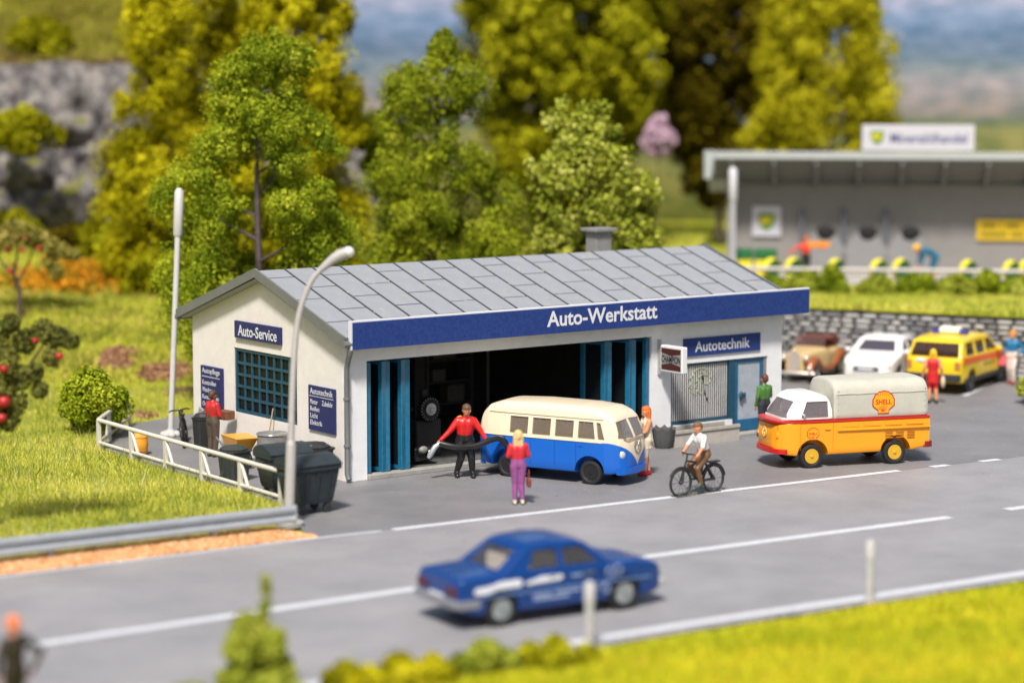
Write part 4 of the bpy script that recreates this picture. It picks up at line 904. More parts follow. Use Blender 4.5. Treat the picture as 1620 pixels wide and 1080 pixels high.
# yellow estate, tail towards us
YT = mat('estate_yellow', (.80, .56, .01), .35, coat=.3)
eh = Vector((.92, .39, 0)).normalized(); el = Vector((-eh.y, eh.x, 0))
est = thing('estate_car', 'yellow estate car with orange stripe and white roof sign, tail outwards', 'estate car', Vector((26.45, 3.6, 0)), heading(eh)); est.scale = (1.12,) * 3
a1 = [(-2.2, .8), (-2.17, 1.0), (-2.1, 1.12), (-1.85, 1.52), (-1.7, 1.58), (-.5, 1.64), (.2, 1.60), (.45, 1.54), (1.0, 1.08), (1.12, 1.05), (1.8, .95), (2.12, .82), (2.22, .66)]
a2 = [(-2.2, .42), (-2.05, .34), (2.0, .3), (2.22, .38)]; a3 = [(-2.2, .78), (-2.1, .83), (-1.8, .87), (1.5, .87), (1.95, .8), (2.22, .66)]
SP = dict(top=a1, bot=a2, hw=a3, belt=1.02, tb=.25, r=.1)
body = link('body', loft_mesh(**SP, step=.08), YT, est)
boolean(body, [loft_mesh(**SP, inset=.06, zmin=.7, x0=-2.0, x1=1.05, step=.12), side_cut([[(-1.75, 1.1), (-.98, 1.1), (-.98, 1.46), (-1.6, 1.46)], [(-.85, 1.1), (-.1, 1.1), (-.1, 1.47), (-.85, 1.47)], [(0, 1.1), (.85, 1.1), (.4, 1.46), (0, 1.47)]]), end_cut([[(-.74, 1.08), (.74, 1.08), (.66, 1.48), (-.66, 1.48)]], -2.5, -1.6), end_cut([[(-.6, 1.14), (.6, 1.14), (.5, 1.5), (-.5, 1.5)]], .42, 1.4), arch_cut((1.35, -1.3), .39, .5, .33)])
link('body', body.data, YT, est, 35); bpy.data.objects.remove(body)
link('window_glass', loft_mesh(**SP, inset=.03, zmin=1.06, x0=-2.02, x1=1.05, step=.12), glass_mat('estate_glass', (.5, .42, .36), .3, (.14, .08, .06)), est, 32)
wheels(est, (1.35, -1.3), .77, .32, .18, TYRE, mat('rim_dark', (.12, .12, .12), .4))
ORS = mat('stripe_orange', (.85, .12, .005), .4)
for s in (1, -1):
    b = MB(); b.prism([(-2.05, .90), (1.9, .82), (1.9, .98), (-2.05, 1.08)], (min(s * .868, s * .88), max(s * .868, s * .88)), 'y'); b.build('stripe', ORS, est)
    text('TAXI-RUF', 1.3, .16, BLACKP, est, frame((-.6 if s < 0 else .8, s * .874, .66), (1 if s < 0 else -1, 0, 0), (0, 0, 1)), depth=.006, bold=.02) if False else None
    for k in range(3): b = MB(); b.box(-.3 + .35 * k, -.02 + .35 * k, min(s * .868, s * .876), max(s * .868, s * .876), .70, .78); b.build('side_print', mat('faded_print', (.22, .22, .03), .6), est)
    b = MB(); b.box(-2.215, -2.15, s * .72 - .08, s * .72 + .08, .72, .98, .02); b.build('tail_light', mat('lamp_amber', (.45, .2, .05), .4), est)
    b = MB(); b.box(.72, .86, s * .95 - .1, s * .95 + .08, 1.04, 1.17, .03); b.build('wing_mirror', YT, est)
    b = MB(); b.box(-1.9, 1.95, min(s * .85, s * .89), max(s * .85, s * .89), .32, .46, .01); b.build('sill_guard', BLACKP, est)
b = MB(); b.box(-2.32, -2.1, -.82, .82, .40, .62, .03); b.build('bumper', mat('bumper_grey', (.03, .03, .033), .6), est)
b = MB(); b.box(-.95, -.6, -.3, .3, 1.66, 1.84, .03); b.build('roof_sign', mat('sign_cream', (.82, .8, .7), .4), est)
for s in (1, -1): b = MB(); b.box(-.92, -.64, s * .42 - .1, s * .42 + .1, 1.64, 1.76, .02); b.build('beacon', mat('beacon_blue', (.05, .06, .35), .25), est)
b = MB(); b.ball((-2.2, .38, .98), (.02, .16, .07), 12, 6); b.build('rear_badge', LETW, est)

# brown and cream vintage roadster
ro = thing('roadster', 'vintage brown and cream open roadster parked nearest the workshop corner', 'vintage car', Vector((24.1, 8.25, 0)), heading(PH))
BRN = mat('roadster_brown', (.30, .085, .02), .3, coat=.3); CRM = mat('roadster_cream', (.62, .45, .20), .35, coat=.3); CHR = mat('roadster_chrome', (.62, .56, .50), .3, metal=.5)
b_ = loft_mesh(top=[(-1.9, .6), (-1.75, .9), (-1.3, 1.02), (-.9, .98), (-.3, .96), (.1, 1.06), (.6, 1.04), (1.5, .98), (1.6, .95)], bot=[(-1.9, .42), (-1.5, .36), (1.6, .36)], hw=[(-1.9, .45), (-1.6, .6), (-.8, .68), (0, .66), (.6, .52), (1.5, .34), (1.6, .32)], belt=.8, tb=.15, r=.14)
link('body', b_, CRM, ro, 40)
for s in (1, -1):
    b = MB(); pts = [(1.92, s * .62, .34), (1.85, s * .62, .58), (1.6, s * .62, .74), (1.3, s * .62, .72), (1.0, s * .62, .52), (.6, s * .66, .36), (-.4, s * .68, .33)]; b.tube(pts, [.10, .15, .17, .17, .15, .12, .1], 10); b.build('front_fender', BRN, ro, 60)
    b = MB(); pts = [(-.5, s * .66, .36), (-.8, s * .66, .58), (-1.15, s * .66, .74), (-1.5, s * .66, .70), (-1.85, s * .64, .44)]; b.tube(pts, [.1, .16, .18, .17, .1], 10); b.build('rear_fender', BRN, ro, 60)
    b = MB(); b.ball((1.66, s * .40, .82), (.1, .12, .12)); b.build('headlight', CHR, ro, 60)
    b = MB(); b.ball((1.95, s * .62, .52), (.07, .1, .1)); b.build('fog_lamp', CHR, ro, 60)
wheels(ro, (1.35, -1.2), .64, .33, .15, TYRE, ALU)
b = MB(); b.prism([(-.17, .3), (.17, .3), (.2, .6), (.16, .98), (0, 1.06), (-.16, .98), (-.2, .6)], (1.58, 1.72), 'x'); b.ball((1.66, 0, 1.08), .05); g_ = b.build('radiator', CHR, ro)
for k in range(6): b = MB(); b.box(1.715, 1.735, -.14 + k * .05, -.12 + k * .05, .36, .94); b.build('radiator_slat', mat('slat_beige', (.45, .4, .36), .4), ro)
b = MB(); b.tube([(1.9, -.78, .36), (2.02, -.4, .37), (2.05, 0, .37), (2.02, .4, .37), (1.9, .78, .36)], .06, 8); b.build('bumper', CHR, ro, 60)
b = MB(); b.prism([(.02, 1.03), (.06, 1.03), (-.1, 1.42), (-.13, 1.42)], (-.52, .52), 'y'); b.build('windscreen', glass_mat('screen_glass', (.75, .6, .58), .25, (.2, .12, .1)), ro)
b = MB(); b.box(-1.5, -.85, -.6, .6, 1.0, 1.3, .1); b.box(-1.35, -.6, -.58, .58, 1.22, 1.36, .05); b.build('folded_hood', mat('hood_brown', (.13, .035, .02), .8, bump=.3), ro)
b = MB(); b.box(-.75, -.3, -.5, .5, .8, 1.02, .05); b.build('seat', mat('seat_brown', (.10, .03, .02), .7), ro)
# ================================================================== PEOPLE
def capsule(p0, p1, r0, r1, n=12):
    p0, p1 = Vector(p0), Vector(p1); d = p1 - p0; L_ = d.length
    t = d / L_ if L_ > 1e-6 else Vector((0, 0, 1)); a = Vector((1, 0, 0)) if abs(t.x) < .8 else Vector((0, 1, 0))
    x = (a - t * a.dot(t)).normalized(); y = t.cross(x); V = [p0 - t * r0]; F = []; rings = []
    for k in range(1, 5): q = math.pi / 2 * k / 4; rings.append((p0 - t * r0 * math.cos(q), r0 * math.sin(q)))
    for k in range(0, 4): q = math.pi / 2 * k / 4; rings.append((p1 + t * r1 * math.sin(q), r1 * math.cos(q)))
    if L_ <= 1e-6: rings.pop(4)
    for c, r_ in rings: V += [c + (x * math.cos(2 * math.pi * k / n) + y * math.sin(2 * math.pi * k / n)) * r_ for k in range(n)]
    V.append(p1 + t * r1); m = len(rings); E_ = len(V) - 1
    for k in range(n):
        F.append((0, 1 + (k + 1) % n, 1 + k)); F.append((E_, 1 + (m - 1) * n + k, 1 + (m - 1) * n + (k + 1) % n))
        for i in range(m - 1): F.append((1 + i * n + k, 1 + i * n + (k + 1) % n, 1 + (i + 1) * n + (k + 1) % n, 1 + (i + 1) * n + k))
    return V, F

def skin_mesh(caps, voxel, name, smooth_it=3):
    """one continuous surface from tapered capsules; returns mesh and the index of the nearest capsule tag per face"""
    b = MB()
    for c in caps: b.add(*capsule(*c[:4]))
    o = bpy.data.objects.new('tmp', b.mesh('tmp')); COL.objects.link(o)
    md = o.modifiers.new('r', 'REMESH'); md.mode = 'VOXEL'; md.voxel_size = voxel
    ms = o.modifiers.new('s', 'SMOOTH'); ms.factor = .5; ms.iterations = smooth_it
    dg = bpy.context.evaluated_depsgraph_get(); me = bpy.data.meshes.new_from_object(o.evaluated_get(dg)); bpy.data.objects.remove(o)
    n = len(me.polygons); cen = np.zeros(n * 3, dtype=np.float32); me.polygons.foreach_get('center', cen); cen = cen.reshape(-1, 3)
    best = np.full(n, 1e9); idx = np.zeros(n, int)
    for i, c in enumerate(caps):
        p0, p1 = np.array(c[0], float), np.array(c[1], float); d = p1 - p0; L2 = max(1e-9, d @ d)
        t = np.clip(((cen - p0) @ d) / L2, 0, 1); q = p0 + t[:, None] * d; dist = np.linalg.norm(cen - q, axis=1) - (c[2] + (c[3] - c[2]) * t)
        k = dist < best; best[k] = dist[k]; idx[k] = i
    me.polygons.foreach_set('use_smooth', [True] * n); me.name = name
    return me, idx

def person(label, loc, head, cl, J={}, hair='short', scale=1., dress=None, extra=(), lean=0., voxel=.015, group=None, bulk=1.25):
    """cl: colours (shirt, sleeve, fore, pants, shin, shoe, hair, skin); J: joint overrides; local x forward, y left"""
    j = dict(pel=(0, 0, .95), wai=(0, 0, 1.12), che=(.0, 0, 1.34), nec=(0, 0, 1.50), hea=(.02, 0, 1.63),
             hipL=(0, .09, .92), hipR=(0, -.09, .92), kneL=(.02, .10, .50), kneR=(.02, -.10, .50), ankL=(-.02, .10, .09), ankR=(-.02, -.10, .09),
             shL=(0, .175, 1.41), shR=(0, -.175, 1.41), elL=(-.02, .24, 1.14), elR=(-.02, -.24, 1.14), wrL=(.06, .25, .90), wrR=(.06, -.25, .90), toeL=None, toeR=None, look=(1, 0, -.05))
    j.update(J); V = {k: Vector(v) for k, v in j.items() if v is not None}
    up = (V['hea'] - V['nec']).normalized(); lk = V['look']; lk = (lk - up * lk.dot(up)).normalized(); sd_ = up.cross(lk)
    ut = (V['che'] - V['pel']).normalized(); lat = (V['shL'] - V['shR']).normalized()
    fwd = lat.cross(ut).normalized()
    C_ = []
    def add(a, b, r0, r1, t):
        k = (bulk if t not in ('skin',) else min(bulk, 1.16)) if r0 > .03 and t not in ('hand', 'eye', 'lip') else 1.
        C_.append((tuple(a), tuple(b), r0 * k, r1 * k, t))
    for s in (1, -1):                                             # trunk: two side by side columns give a wide, shallow chest
        add(V['pel'] + lat * .062 * s, V['wai'] + lat * .05 * s, .105, .092, 'pants'); add(V['wai'] + lat * .05 * s, V['che'] + lat * .072 * s, .095, .108, 'shirt')
    add(V['shR'] * .82 + V['shL'] * .18 - ut * .02, V['shL'] * .82 + V['shR'] * .18 - ut * .02, .078, .078, 'shirt')
    add(V['che'], V['nec'] - ut * .03, .09, .062, 'shirt'); add(V['nec'] - ut * .02, V['hea'] - up * .05, .05, .05, 'skin')
    h = V['hea']
    add(h + up * .02 - lk * .012, h + up * .03 + lk * .005, .092, .088, 'skin'); add(h - up * .055 + lk * .03, h + lk * .02, .062, .078, 'skin')   # skull, jaw
    add(h + lk * .098 - up * .005, h + lk * .112 - up * .035, .012, .017, 'skin')                                                             # nose
    for s in (1, -1):
        add(h + sd_ * .092 * s - up * .01, h + sd_ * .096 * s + up * .02, .014, .016, 'skin'); add(h + lk * .085 + sd_ * .034 * s + up * .012, h + lk * .086 + sd_ * .04 * s + up * .012, .011, .011, 'eye')
    add(h + lk * .088 + sd_ * .02 - up * .062, h + lk * .088 - sd_ * .02 - up * .062, .010, .010, 'lip')
    for S, s in (('L', 1), ('R', -1)):
        hp, kn, an = V['hip' + S], V['kne' + S], V['ank' + S]
        add(hp, kn, .095, .062, 'pants'); add(kn, an + (kn - an) * .55, .060, .056, 'shin'); add(an + (kn - an) * .55, an, .056, .042, 'shin')
        to = V.get('toe' + S, an + Vector((.17, 0, -.055 if an.z > .05 else 0)))
        hl = an - (to - an).normalized() * .05; hl.z = to.z
        add(an, (an + to) / 2, .045, .045, 'shoe'); add(hl, to, .038, .036, 'shoe')
        sh, el, wr = V['sh' + S], V['el' + S], V['wr' + S]
        add(sh, el, .06, .047, 'sleeve'); add(el, wr, .045, .032, 'fore')
        d = (wr - el).normalized(); n_ = (fwd - d * fwd.dot(d)); n_ = n_.normalized() if n_.length > .1 else ut.cross(d).normalized(); ac = d.cross(n_)
        pc = wr + d * .05; add(wr, wr + d * .085, .032, .036, 'hand')
        for k, (o_, L_) in enumerate(((-.030, .062), (-.010, .075), (.010, .070), (.028, .052))):               # four fingers, bent at the knuckle, and a thumb
            b0 = wr + d * .09 + n_ * o_; b1 = b0 + d * L_ * .55 + ac * .012 * s; add(b0, b1, .0115, .0105, 'hand'); add(b1, b1 + d * L_ * .35 + ac * .03 * s, .0105, .009, 'hand')
        t0 = wr + d * .035 + n_ * .028; add(t0, t0 + d * .035 + n_ * .035, .013, .011, 'hand'); add(t0 + d * .035 + n_ * .035, t0 + d * .062 + n_ * .04, .011, .009, 'hand')
    if dress:                                                      # a skirt as stacked rings of capsules
        z0, flare = dress; wv = V['pel']
        for k in range(10):
            a = 2 * math.pi * k / 10; e = lat * math.sin(a) + fwd * math.cos(a) * .75
            add(wv + e * .06 + ut * .05, wv + e * flare + Vector((0, 0, z0 - wv.z)), .06, .035, 'skirt')
    for e in extra: C_.append(e)
    me, idx = skin_mesh(C_, voxel, 'person')
    names = sorted({c[4] for c in C_}); slots = {}
    mats_ = []
    default = dict(eye=(.02, .015, .015), lip=(.42, .12, .09), hand=cl.get('skin'), fore=cl.get('fore', cl.get('sleeve', cl.get('shirt'))), sleeve=cl.get('shirt'), shin=cl.get('pants'), skirt=cl.get('pants'))
    for t in names:
        c = cl.get(t, default.get(t)); c = tuple(round(v, 4) for v in c); key = 'figure_%d_%d_%d' % tuple(int(v * 999) for v in c)
        mm = mat(key, c, cl.get('rough', .5), var=.14, vscale=9, bump=.2, bscale=22, coat=cl.get('coat', 0.))
        slots[t] = len(mats_); mats_.append(mm)
    o = link('person', me, mats_); me.polygons.foreach_set('material_index', np.array([slots[C_[i][4]] for i in idx], dtype=np.int32))
    o.location = loc; o.rotation_euler = (0, 0, math.radians(head)); o.scale = (scale,) * 3; tag(o, label, 'person', group)
    # hair
    if hair:
        H = []
        kh = min(bulk, 1.16) * .97
        def ha(a, b, r0, r1): H.append((tuple(h + (Vector(a) - h) * kh), tuple(h + (Vector(b) - h) * kh), r0 * kh, r1 * kh, 'hair'))
        ha(h + up * .058 - lk * .03, h + up * .068 - lk * .0, .100, .09); ha(h - lk * .062 + up * .0, h - lk * .058 + up * .04, .078, .086)
        if hair in ('long', 'bob'):
            dz = .20 if hair == 'long' else .12
            for s in (1, 0, -1): ha(h + sd_ * .055 * s - lk * .055, h + sd_ * .07 * s - lk * .06 - Vector((0, 0, dz)), .058, .045)
            for s in (1, -1): ha(h + sd_ * .08 * s + up * .02, h + sd_ * .085 * s - Vector((0, 0, dz * .8)) - lk * .01, .035, .03)
        if hair == 'cap': ha(h + up * .07 + lk * .05, h + up * .06 + lk * .13, .03, .02)
        if hair == 'bun': ha(h - lk * .1 + up * .06, h - lk * .11 + up * .07, .05, .05)
        hm, _ = skin_mesh(H, .014, 'hair', 2); k = tuple(int(v * 999) for v in cl['hair'])
        link('hair' if hair != 'cap' else 'cap', hm, mat('figure_hair_%d_%d_%d' % k, cl['hair'], .6, var=.25, vscale=20, bump=.5, bscale=40), o)
    return o

SK = (.62, .27, .13)
RS = (.62, .012, .012)
wm = person('blonde woman in red top and purple trousers watching, back turned', (1.58, -5.13, .02), 62, dict(shirt=(.55, .02, .03), sleeve=(.55, .02, .03), fore=(.55, .02, .03), pants=(.27, .075, .24), shoe=(.55, .48, .36), hair=(.66, .46, .2), skin=(.66, .34, .2)),
       dict(elL=(.0, .25, 1.17), wrL=(.2, .06, 1.16), elR=(.0, -.25, 1.17), wrR=(.2, -.06, 1.13), ankL=(-.02, .085, .09), ankR=(-.02, -.1, .09), kneL=(.02, .075, .5), kneR=(.02, -.085, .5)), hair='long')
bag = thing('handbag', 'small red-brown handbag beside the blonde woman', 'bag', (1.83, -5.22, .42), math.radians(62))
MB().box(-.12, .12, -.05, .05, 0, .22, .03).build('pouch', mat('bag_leather', (.20, .045, .03), .5), bag); b = MB(); b.tube([(-.08, 0, .2), (-.07, 0, .34), (0, 0, .42), (.07, 0, .34), (.08, 0, .2)], .01, 6); b.build('strap', MATS['bag_leather'], bag)
person('mechanic in red pullover and glossy black trousers with arms spread', (2.79, -1.22, .02), -118, dict(shirt=RS, pants=(.012, .012, .012), shoe=(.012, .012, .012), hair=(.12, .06, .035), skin=(.5, .2, .1), yoke=(.7, .33, .02), coat=.15, rough=.4),
       dict(pel=(0, 0, .88), wai=(.03, 0, 1.05), che=(.05, .02, 1.27), nec=(.08, .03, 1.43), hea=(.12, .03, 1.56), hipL=(0, .09, .86), hipR=(0, -.09, .86), shL=(.06, .2, 1.33), shR=(.06, -.17, 1.33),
            elL=(.1, .36, 1.1), wrL=(.16, .48, .88), elR=(.1, -.36, 1.1), wrR=(.14, -.58, .9), kneL=(.14, .14, .48), ankL=(.02, .18, .09), kneR=(.12, -.1, .47), ankR=(-.1, -.18, .09), look=(1, -.1, -.1)), hair='short', scale=1.1, bulk=1.5, extra=[((.0, .12, 1.39), (.04, .2, 1.36), .055, .05, 'yoke'), ((.0, -.1, 1.40), (.04, -.18, 1.37), .055, .05, 'yoke')])
hz = thing('hose', 'black air hose with silver nozzle held by the mechanic', 'hose', (0, 0, 0))
HB = mat('hose_black', (.012, .012, .012), .18, coat=.5)
def mloc(x, y, z): a = math.radians(-118); return (2.79 + 1.1 * (x * math.cos(a) - y * math.sin(a)), -1.22 + 1.1 * (x * math.sin(a) + y * math.cos(a)), z * 1.1)
b = MB(); pts = [mloc(.22, -.62, .86), mloc(.3, -.3, .79), mloc(.3, 0, .77), mloc(.28, .3, .81), mloc(.22, .55, .9), mloc(.16, .78, .93), mloc(.1, .95, .82), mloc(.06, 1.05, .6), mloc(.03, 1.09, .35), mloc(.0, 1.15, .12), mloc(0, 1.3, .06), mloc(.1, 1.5, .05)]
def smooth_path(p, k=4):
    p = [Vector(q) for q in p]; o = []
    for i in range(len(p) - 1):
        a, b_, c, d = p[max(i - 1, 0)], p[i], p[i + 1], p[min(i + 2, len(p) - 1)]
        for t in range(k): u = t / k; o.append(.5 * ((2 * b_) + (c - a) * u + (2 * a - 5 * b_ + 4 * c - d) * u * u + (3 * b_ - a - 3 * c + d) * u ** 3))
    return o + [p[-1]]
b.tube(smooth_path(pts), .08, 10); b.build('hose_pipe', HB, hz, 50)
b = MB(); b.tube([mloc(.22, -.60, .86), mloc(.24, -.72, .78), mloc(.26, -.84, .60), mloc(.27, -.88, .52)], [.05, .075, .075, .05], 10); b.build('nozzle', mat('nozzle_silver', (.42, .47, .5), .35, metal=.5), hz, 50)
person('red haired woman in cream dress and red shoes at the minibus nose', (6.71, -3.79, .02), 165, dict(shirt=(.66, .56, .43), sleeve=SK, fore=SK, pants=(.66, .56, .43), shin=SK, skirt=(.66, .56, .43), shoe=(.5, .01, .03), hair=(.62, .13, .02), skin=SK),
       dict(elL=(.1, .2, 1.16), wrL=(.3, .12, 1.05), elR=(.12, -.2, 1.16), wrR=(.3, -.1, 1.08), kneL=(.05, .06, .5), kneR=(-.02, -.06, .5), ankL=(.06, .06, .09), ankR=(-.1, -.06, .09)), hair='long', dress=(.72, .15))
person('man in green jumper going in at the shop door', (13.60, -.80, .02), 80, dict(shirt=(.06, .17, .03), pants=(.03, .03, .035), shoe=(.02, .02, .02), hair=(.10, .03, .02), skin=SK), dict(elR=(.05, -.24, 1.15), wrR=(.28, -.22, 1.12)), hair='short', voxel=.015)
person('man in red shirt and brown dungarees carrying a box along the gable', (-.75, 5.55, .02), 12, dict(shirt=(.45, .02, .018), sleeve=(.45, .02, .018), fore=(.33, .12, .06), pants=(.085, .062, .045), shoe=(.04, .03, .025), hair=(.07, .035, .025), skin=(.33, .12, .06)),
       dict(elL=(.03, .25, 1.13), wrL=(.28, .12, 1.02), elR=(.03, -.25, 1.13), wrR=(.27, -.14, 1.02)), hair='short', extra=[((-.07, .06, 1.15), (-.04, .03, 1.4), .06, .04, 'pants'), ((-.07, -.06, 1.15), (-.04, -.03, 1.4), .06, .04, 'pants'), ((.1, .2, 1.42), (.02, .2, 1.45), .02, .02, 'badge'), ((-.06, -.2, 1.44), (.04, -.2, 1.44), .022, .022, 'badge')] and [((-.08, .0, 1.14), (-.09, .0, 1.28), .07, .05, 'pants')], voxel=.015, bulk=1.42)
bx = thing('carton', 'brown carton held by the man in dungarees', 'carton', (-.75 + .42, 5.55 + .06, .98), math.radians(12)); MB().box(-.14, .16, -.22, .22, 0, .24, .012).build('box', mat('brown_card', (.18, .07, .03), .7, var=.2), bx)
person('woman in red dress and yellow hat behind the yellow estate', (22.6, 1.16, .02), 40, dict(shirt=(.55, .012, .015), sleeve=SK, fore=SK, pants=(.55, .012, .015), shin=SK, skirt=(.55, .012, .015), shoe=(.015, .015, .015), hair=(.80, .45, .01), skin=(.55, .27, .15)),
       dict(elL=(-.03, .28, 1.14), wrL=(.0, .33, .92), elR=(-.02, -.28, 1.14), wrR=(.05, -.3, .9), ankL=(-.02, .12, .09), ankR=(-.02, -.14, .09)), hair='bob', dress=(.68, .15), voxel=.016, scale=.95)
hb = thing('handbag', 'cream bag carried by the woman in the red dress', 'bag', (22.86, .97, .5), math.radians(40)); b = MB(); b.ball((0, 0, .18), (.14, .08, .2)); b.build('pouch', mat('bag_cream', (.62, .5, .33), .8, bump=.4), hb, 60); b = MB(); b.tube([(-.08, 0, .3), (0, 0, .42), (.08, 0, .3)], .012, 6); b.build('strap', MATS['bag_cream'], hb)
person('person with orange hair in blue top and white trousers by the wall', (28.1, 2.75, .02), 200, dict(shirt=(.01, .16, .34), pants=(.66, .58, .52), shoe=(.3, .06, .04), hair=(.78, .27, .01), skin=(.6, .3, .16)),
       dict(elL=(-.12, .36, 1.2), wrL=(.06, .22, 1.02), elR=(-.12, -.34, 1.2), wrR=(.05, -.2, 1.0), kneL=(.15, .1, .52), ankL=(.12, .12, .09), ankR=(-.14, -.12, .09)), hair='bun', voxel=.016)
pb = thing('handbag', 'pink bag at the side of the orange haired person', 'bag', (27.93, 3.0, .62), .4); MB().box(-.09, .09, -.13, .13, 0, .3, .03).build('pouch', mat('bag_pink', (.62, .12, .16), .6), pb); b = MB(); b.tube([(0, -.1, .28), (0, 0, .42), (0, .1, .28)], .012, 6); b.build('strap', MATS['bag_pink'], pb)

# ---- bicycles
def bicycle(label, loc, head, roll=0., chunky=False):
    t = thing('bicycle', label, 'bicycle', loc, 0); t.rotation_euler = (math.radians(roll), 0, math.radians(head)); K = mat('bicycle_black', (.022, .022, .022), .4, coat=.2); R_ = .33; x0, x1 = .54, -.54
    for x in (x0, x1):
        b = MB(); b.tube([(x + R_ * math.cos(a), 0, R_ + R_ * math.sin(a)) for a in np.linspace(0, 2 * math.pi, 33)], .045 if chunky else .034, 8, False); w_ = b.build('wheel', RUB, t, 60)
        b = MB(); b.lathe([(.03, -.05), (.045, -.03), (.045, .03), (.03, .05)], (x, 0, R_), 'y', 10)
        for k in range(10): a = 2 * math.pi * k / 10; b.tube([(x, 0, R_), (x + R_ * .97 * math.cos(a), 0, R_ + R_ * .97 * math.sin(a))], .0055, 4)
        b.build('spokes', K, w_)
        b = MB(); b.tube([(x + (R_ + .05) * math.cos(a), 0, R_ + (R_ + .05) * math.sin(a)) for a in (np.linspace(.5, 2.2, 10) if x > 0 else np.linspace(.3, 3.0, 12))], .03, 6); b.build('mudguard', K, t, 60)
    B_ = (-.08, 0, .30); S_ = (-.22, 0, .82); Hd = (.36, 0, .86)
    b = MB(); r_ = .026
    for p in ([B_, S_], [B_, (.4, 0, .72)], [(-.2, 0, .74), Hd], [S_, (x1, .05, R_)], [S_, (x1, -.05, R_)], [B_, (x1, .05, R_)], [B_, (x1, -.05, R_)], [Hd, (.44, 0, .66), (x0 - .02, .05, R_)], [(.44, 0, .66), (x0 - .02, -.05, R_)]): b.tube(p, r_, 8)
    b.build('frame', K, t, 60)
    b = MB(); b.tube([(.36, 0, .84), (.33, 0, 1.02)], .02); b.tube([(.2, .28, 1.0), (.3, .22, 1.04), (.34, 0, 1.03), (.3, -.22, 1.04), (.2, -.28, 1.0)], .022, 8); b.build('handlebar', K, t, 60)
    b = MB(); b.ball((-.26, 0, .90), (.15, .075, .04)); b.tube([S_, (-.24, 0, .88)], .02); b.build('saddle', K, t, 60)
    b = MB(); b.box(-.72, -.36, -.07, .07, .74, .78, .01); b.build('carrier', K, t)
    b = MB(); b.lathe([(.1, .05), (.1, .065)], B_, 'y', 16); b.tube([(-.08, .08, .30), (.0, .08, .17)], .014); b.tube([(-.08, -.08, .30), (-.16, -.08, .43)], .014); b.box(-.05, .05, .08, .18, .15, .18); b.box(-.21, -.11, -.18, -.08, .42, .45); b.build('crank', K, t)
    return t
bpos = Vector((5.97, -6.63, .012)); bh = 181
bicycle('black bicycle ridden by the man in white shirt', bpos, bh)
person('cyclist in white shirt and brown trousers riding a black bicycle', bpos + Vector((0, 0, .0)), bh, dict(shirt=(.70, .69, .66), sleeve=(.70, .69, .66), fore=SK, pants=(.16, .075, .03), shoe=(.05, .08, .05), hair=(.17, .085, .045), skin=SK),
       dict(pel=(-.24, 0, .98), wai=(-.19, 0, 1.13), che=(-.10, 0, 1.34), nec=(-.04, 0, 1.50), hea=(-.0, 0, 1.63), hipL=(-.22, .09, .97), hipR=(-.22, -.09, .97), kneL=(.12, .14, .66), ankL=(.0, .15, .27), kneR=(.12, -.14, .70), ankR=(-.08, -.17, .42) ,
            toeL=(.14, .15, .2), toeR=(.06, -.17, .36), shL=(-.06, .175, 1.42), shR=(-.06, -.175, 1.42), elL=(.07, .27, 1.2), wrL=(.19, .27, 1.06), elR=(.07, -.27, 1.2), wrR=(.19, -.27, 1.06), look=(1, 0, -.1)), hair='short')
b = MB(); b.box(-.72, .72, -.1, .1, 0, .012); o = b.build('figure_base', mat('base_plate', (.12, .12, .09), .5, var=.3), None); o.location = bpos; o.rotation_euler = (0, 0, math.radians(bh)); tag(o, 'thin dark base plate under the ridden bicycle', 'base plate')
bicycle('black bicycle with fat tyres parked at the rear gable corner', (-.3, 7.9, .0), -122, 9, True)
# terrace figures
OR = (.72, .05, .01)
r1 = person('person in red carrying a yellow board on the terrace', fl(1.9, 3.6, 2.11), -125, dict(shirt=OR, pants=(.02, .02, .02), shoe=(.02, .02, .02), hair=(.5, .12, .02), skin=(.6, .2, .1)), dict(elL=(.05, .42, 1.4), wrL=(.1, .62, 1.3), elR=(.02, -.4, 1.28), wrR=(.05, -.66, 1.12)), hair='short', voxel=.017)
bo = thing('yellow_board', 'yellow and orange board on the red person shoulder', 'board', r1.location + Vector((.0, 0, 1.4)), math.radians(-125)); MB().box(-.05, .12, .05, .95, -.1, .14, .03).build('plank', mat('board_yellow', (.8, .4, .02), .5, col2=(.75, .16, .02), vscale=2), bo)
person('person in blue bending over, yellow cap, on the terrace', fl(6.9, 3.2, 2.11), 150, dict(shirt=(.015, .13, .22), pants=(.015, .13, .22), shin=(.45, .22, .12), shoe=(.3, .3, .32), hair=(.83, .47, .01), skin=(.6, .25, .12)),
       dict(pel=(-.1, 0, .9), wai=(.06, 0, 1.02), che=(.28, 0, 1.1), nec=(.42, 0, 1.14), hea=(.54, 0, 1.16), hipL=(-.1, .09, .86), hipR=(-.1, -.09, .86), shL=(.34, .18, 1.1), shR=(.34, -.18, 1.1), elL=(.4, .22, .86), wrL=(.48, .18, .62), elR=(.4, -.22, .86), wrR=(.48, -.18, .62), look=(.6, 0, -1)), hair='cap', voxel=.017, scale=1.15)
person('person in white skirt with brown top near the yellow notice', fl(10.9, 4.2, 2.11), -150, dict(shirt=(.2, .06, .03), pants=(.7, .66, .62), shin=(.6, .58, .55), skirt=(.7, .66, .62), shoe=(.05, .05, .05), hair=(.35, .2, .12), skin=(.6, .32, .22)), hair='short', dress=(.55, .2), voxel=.017)
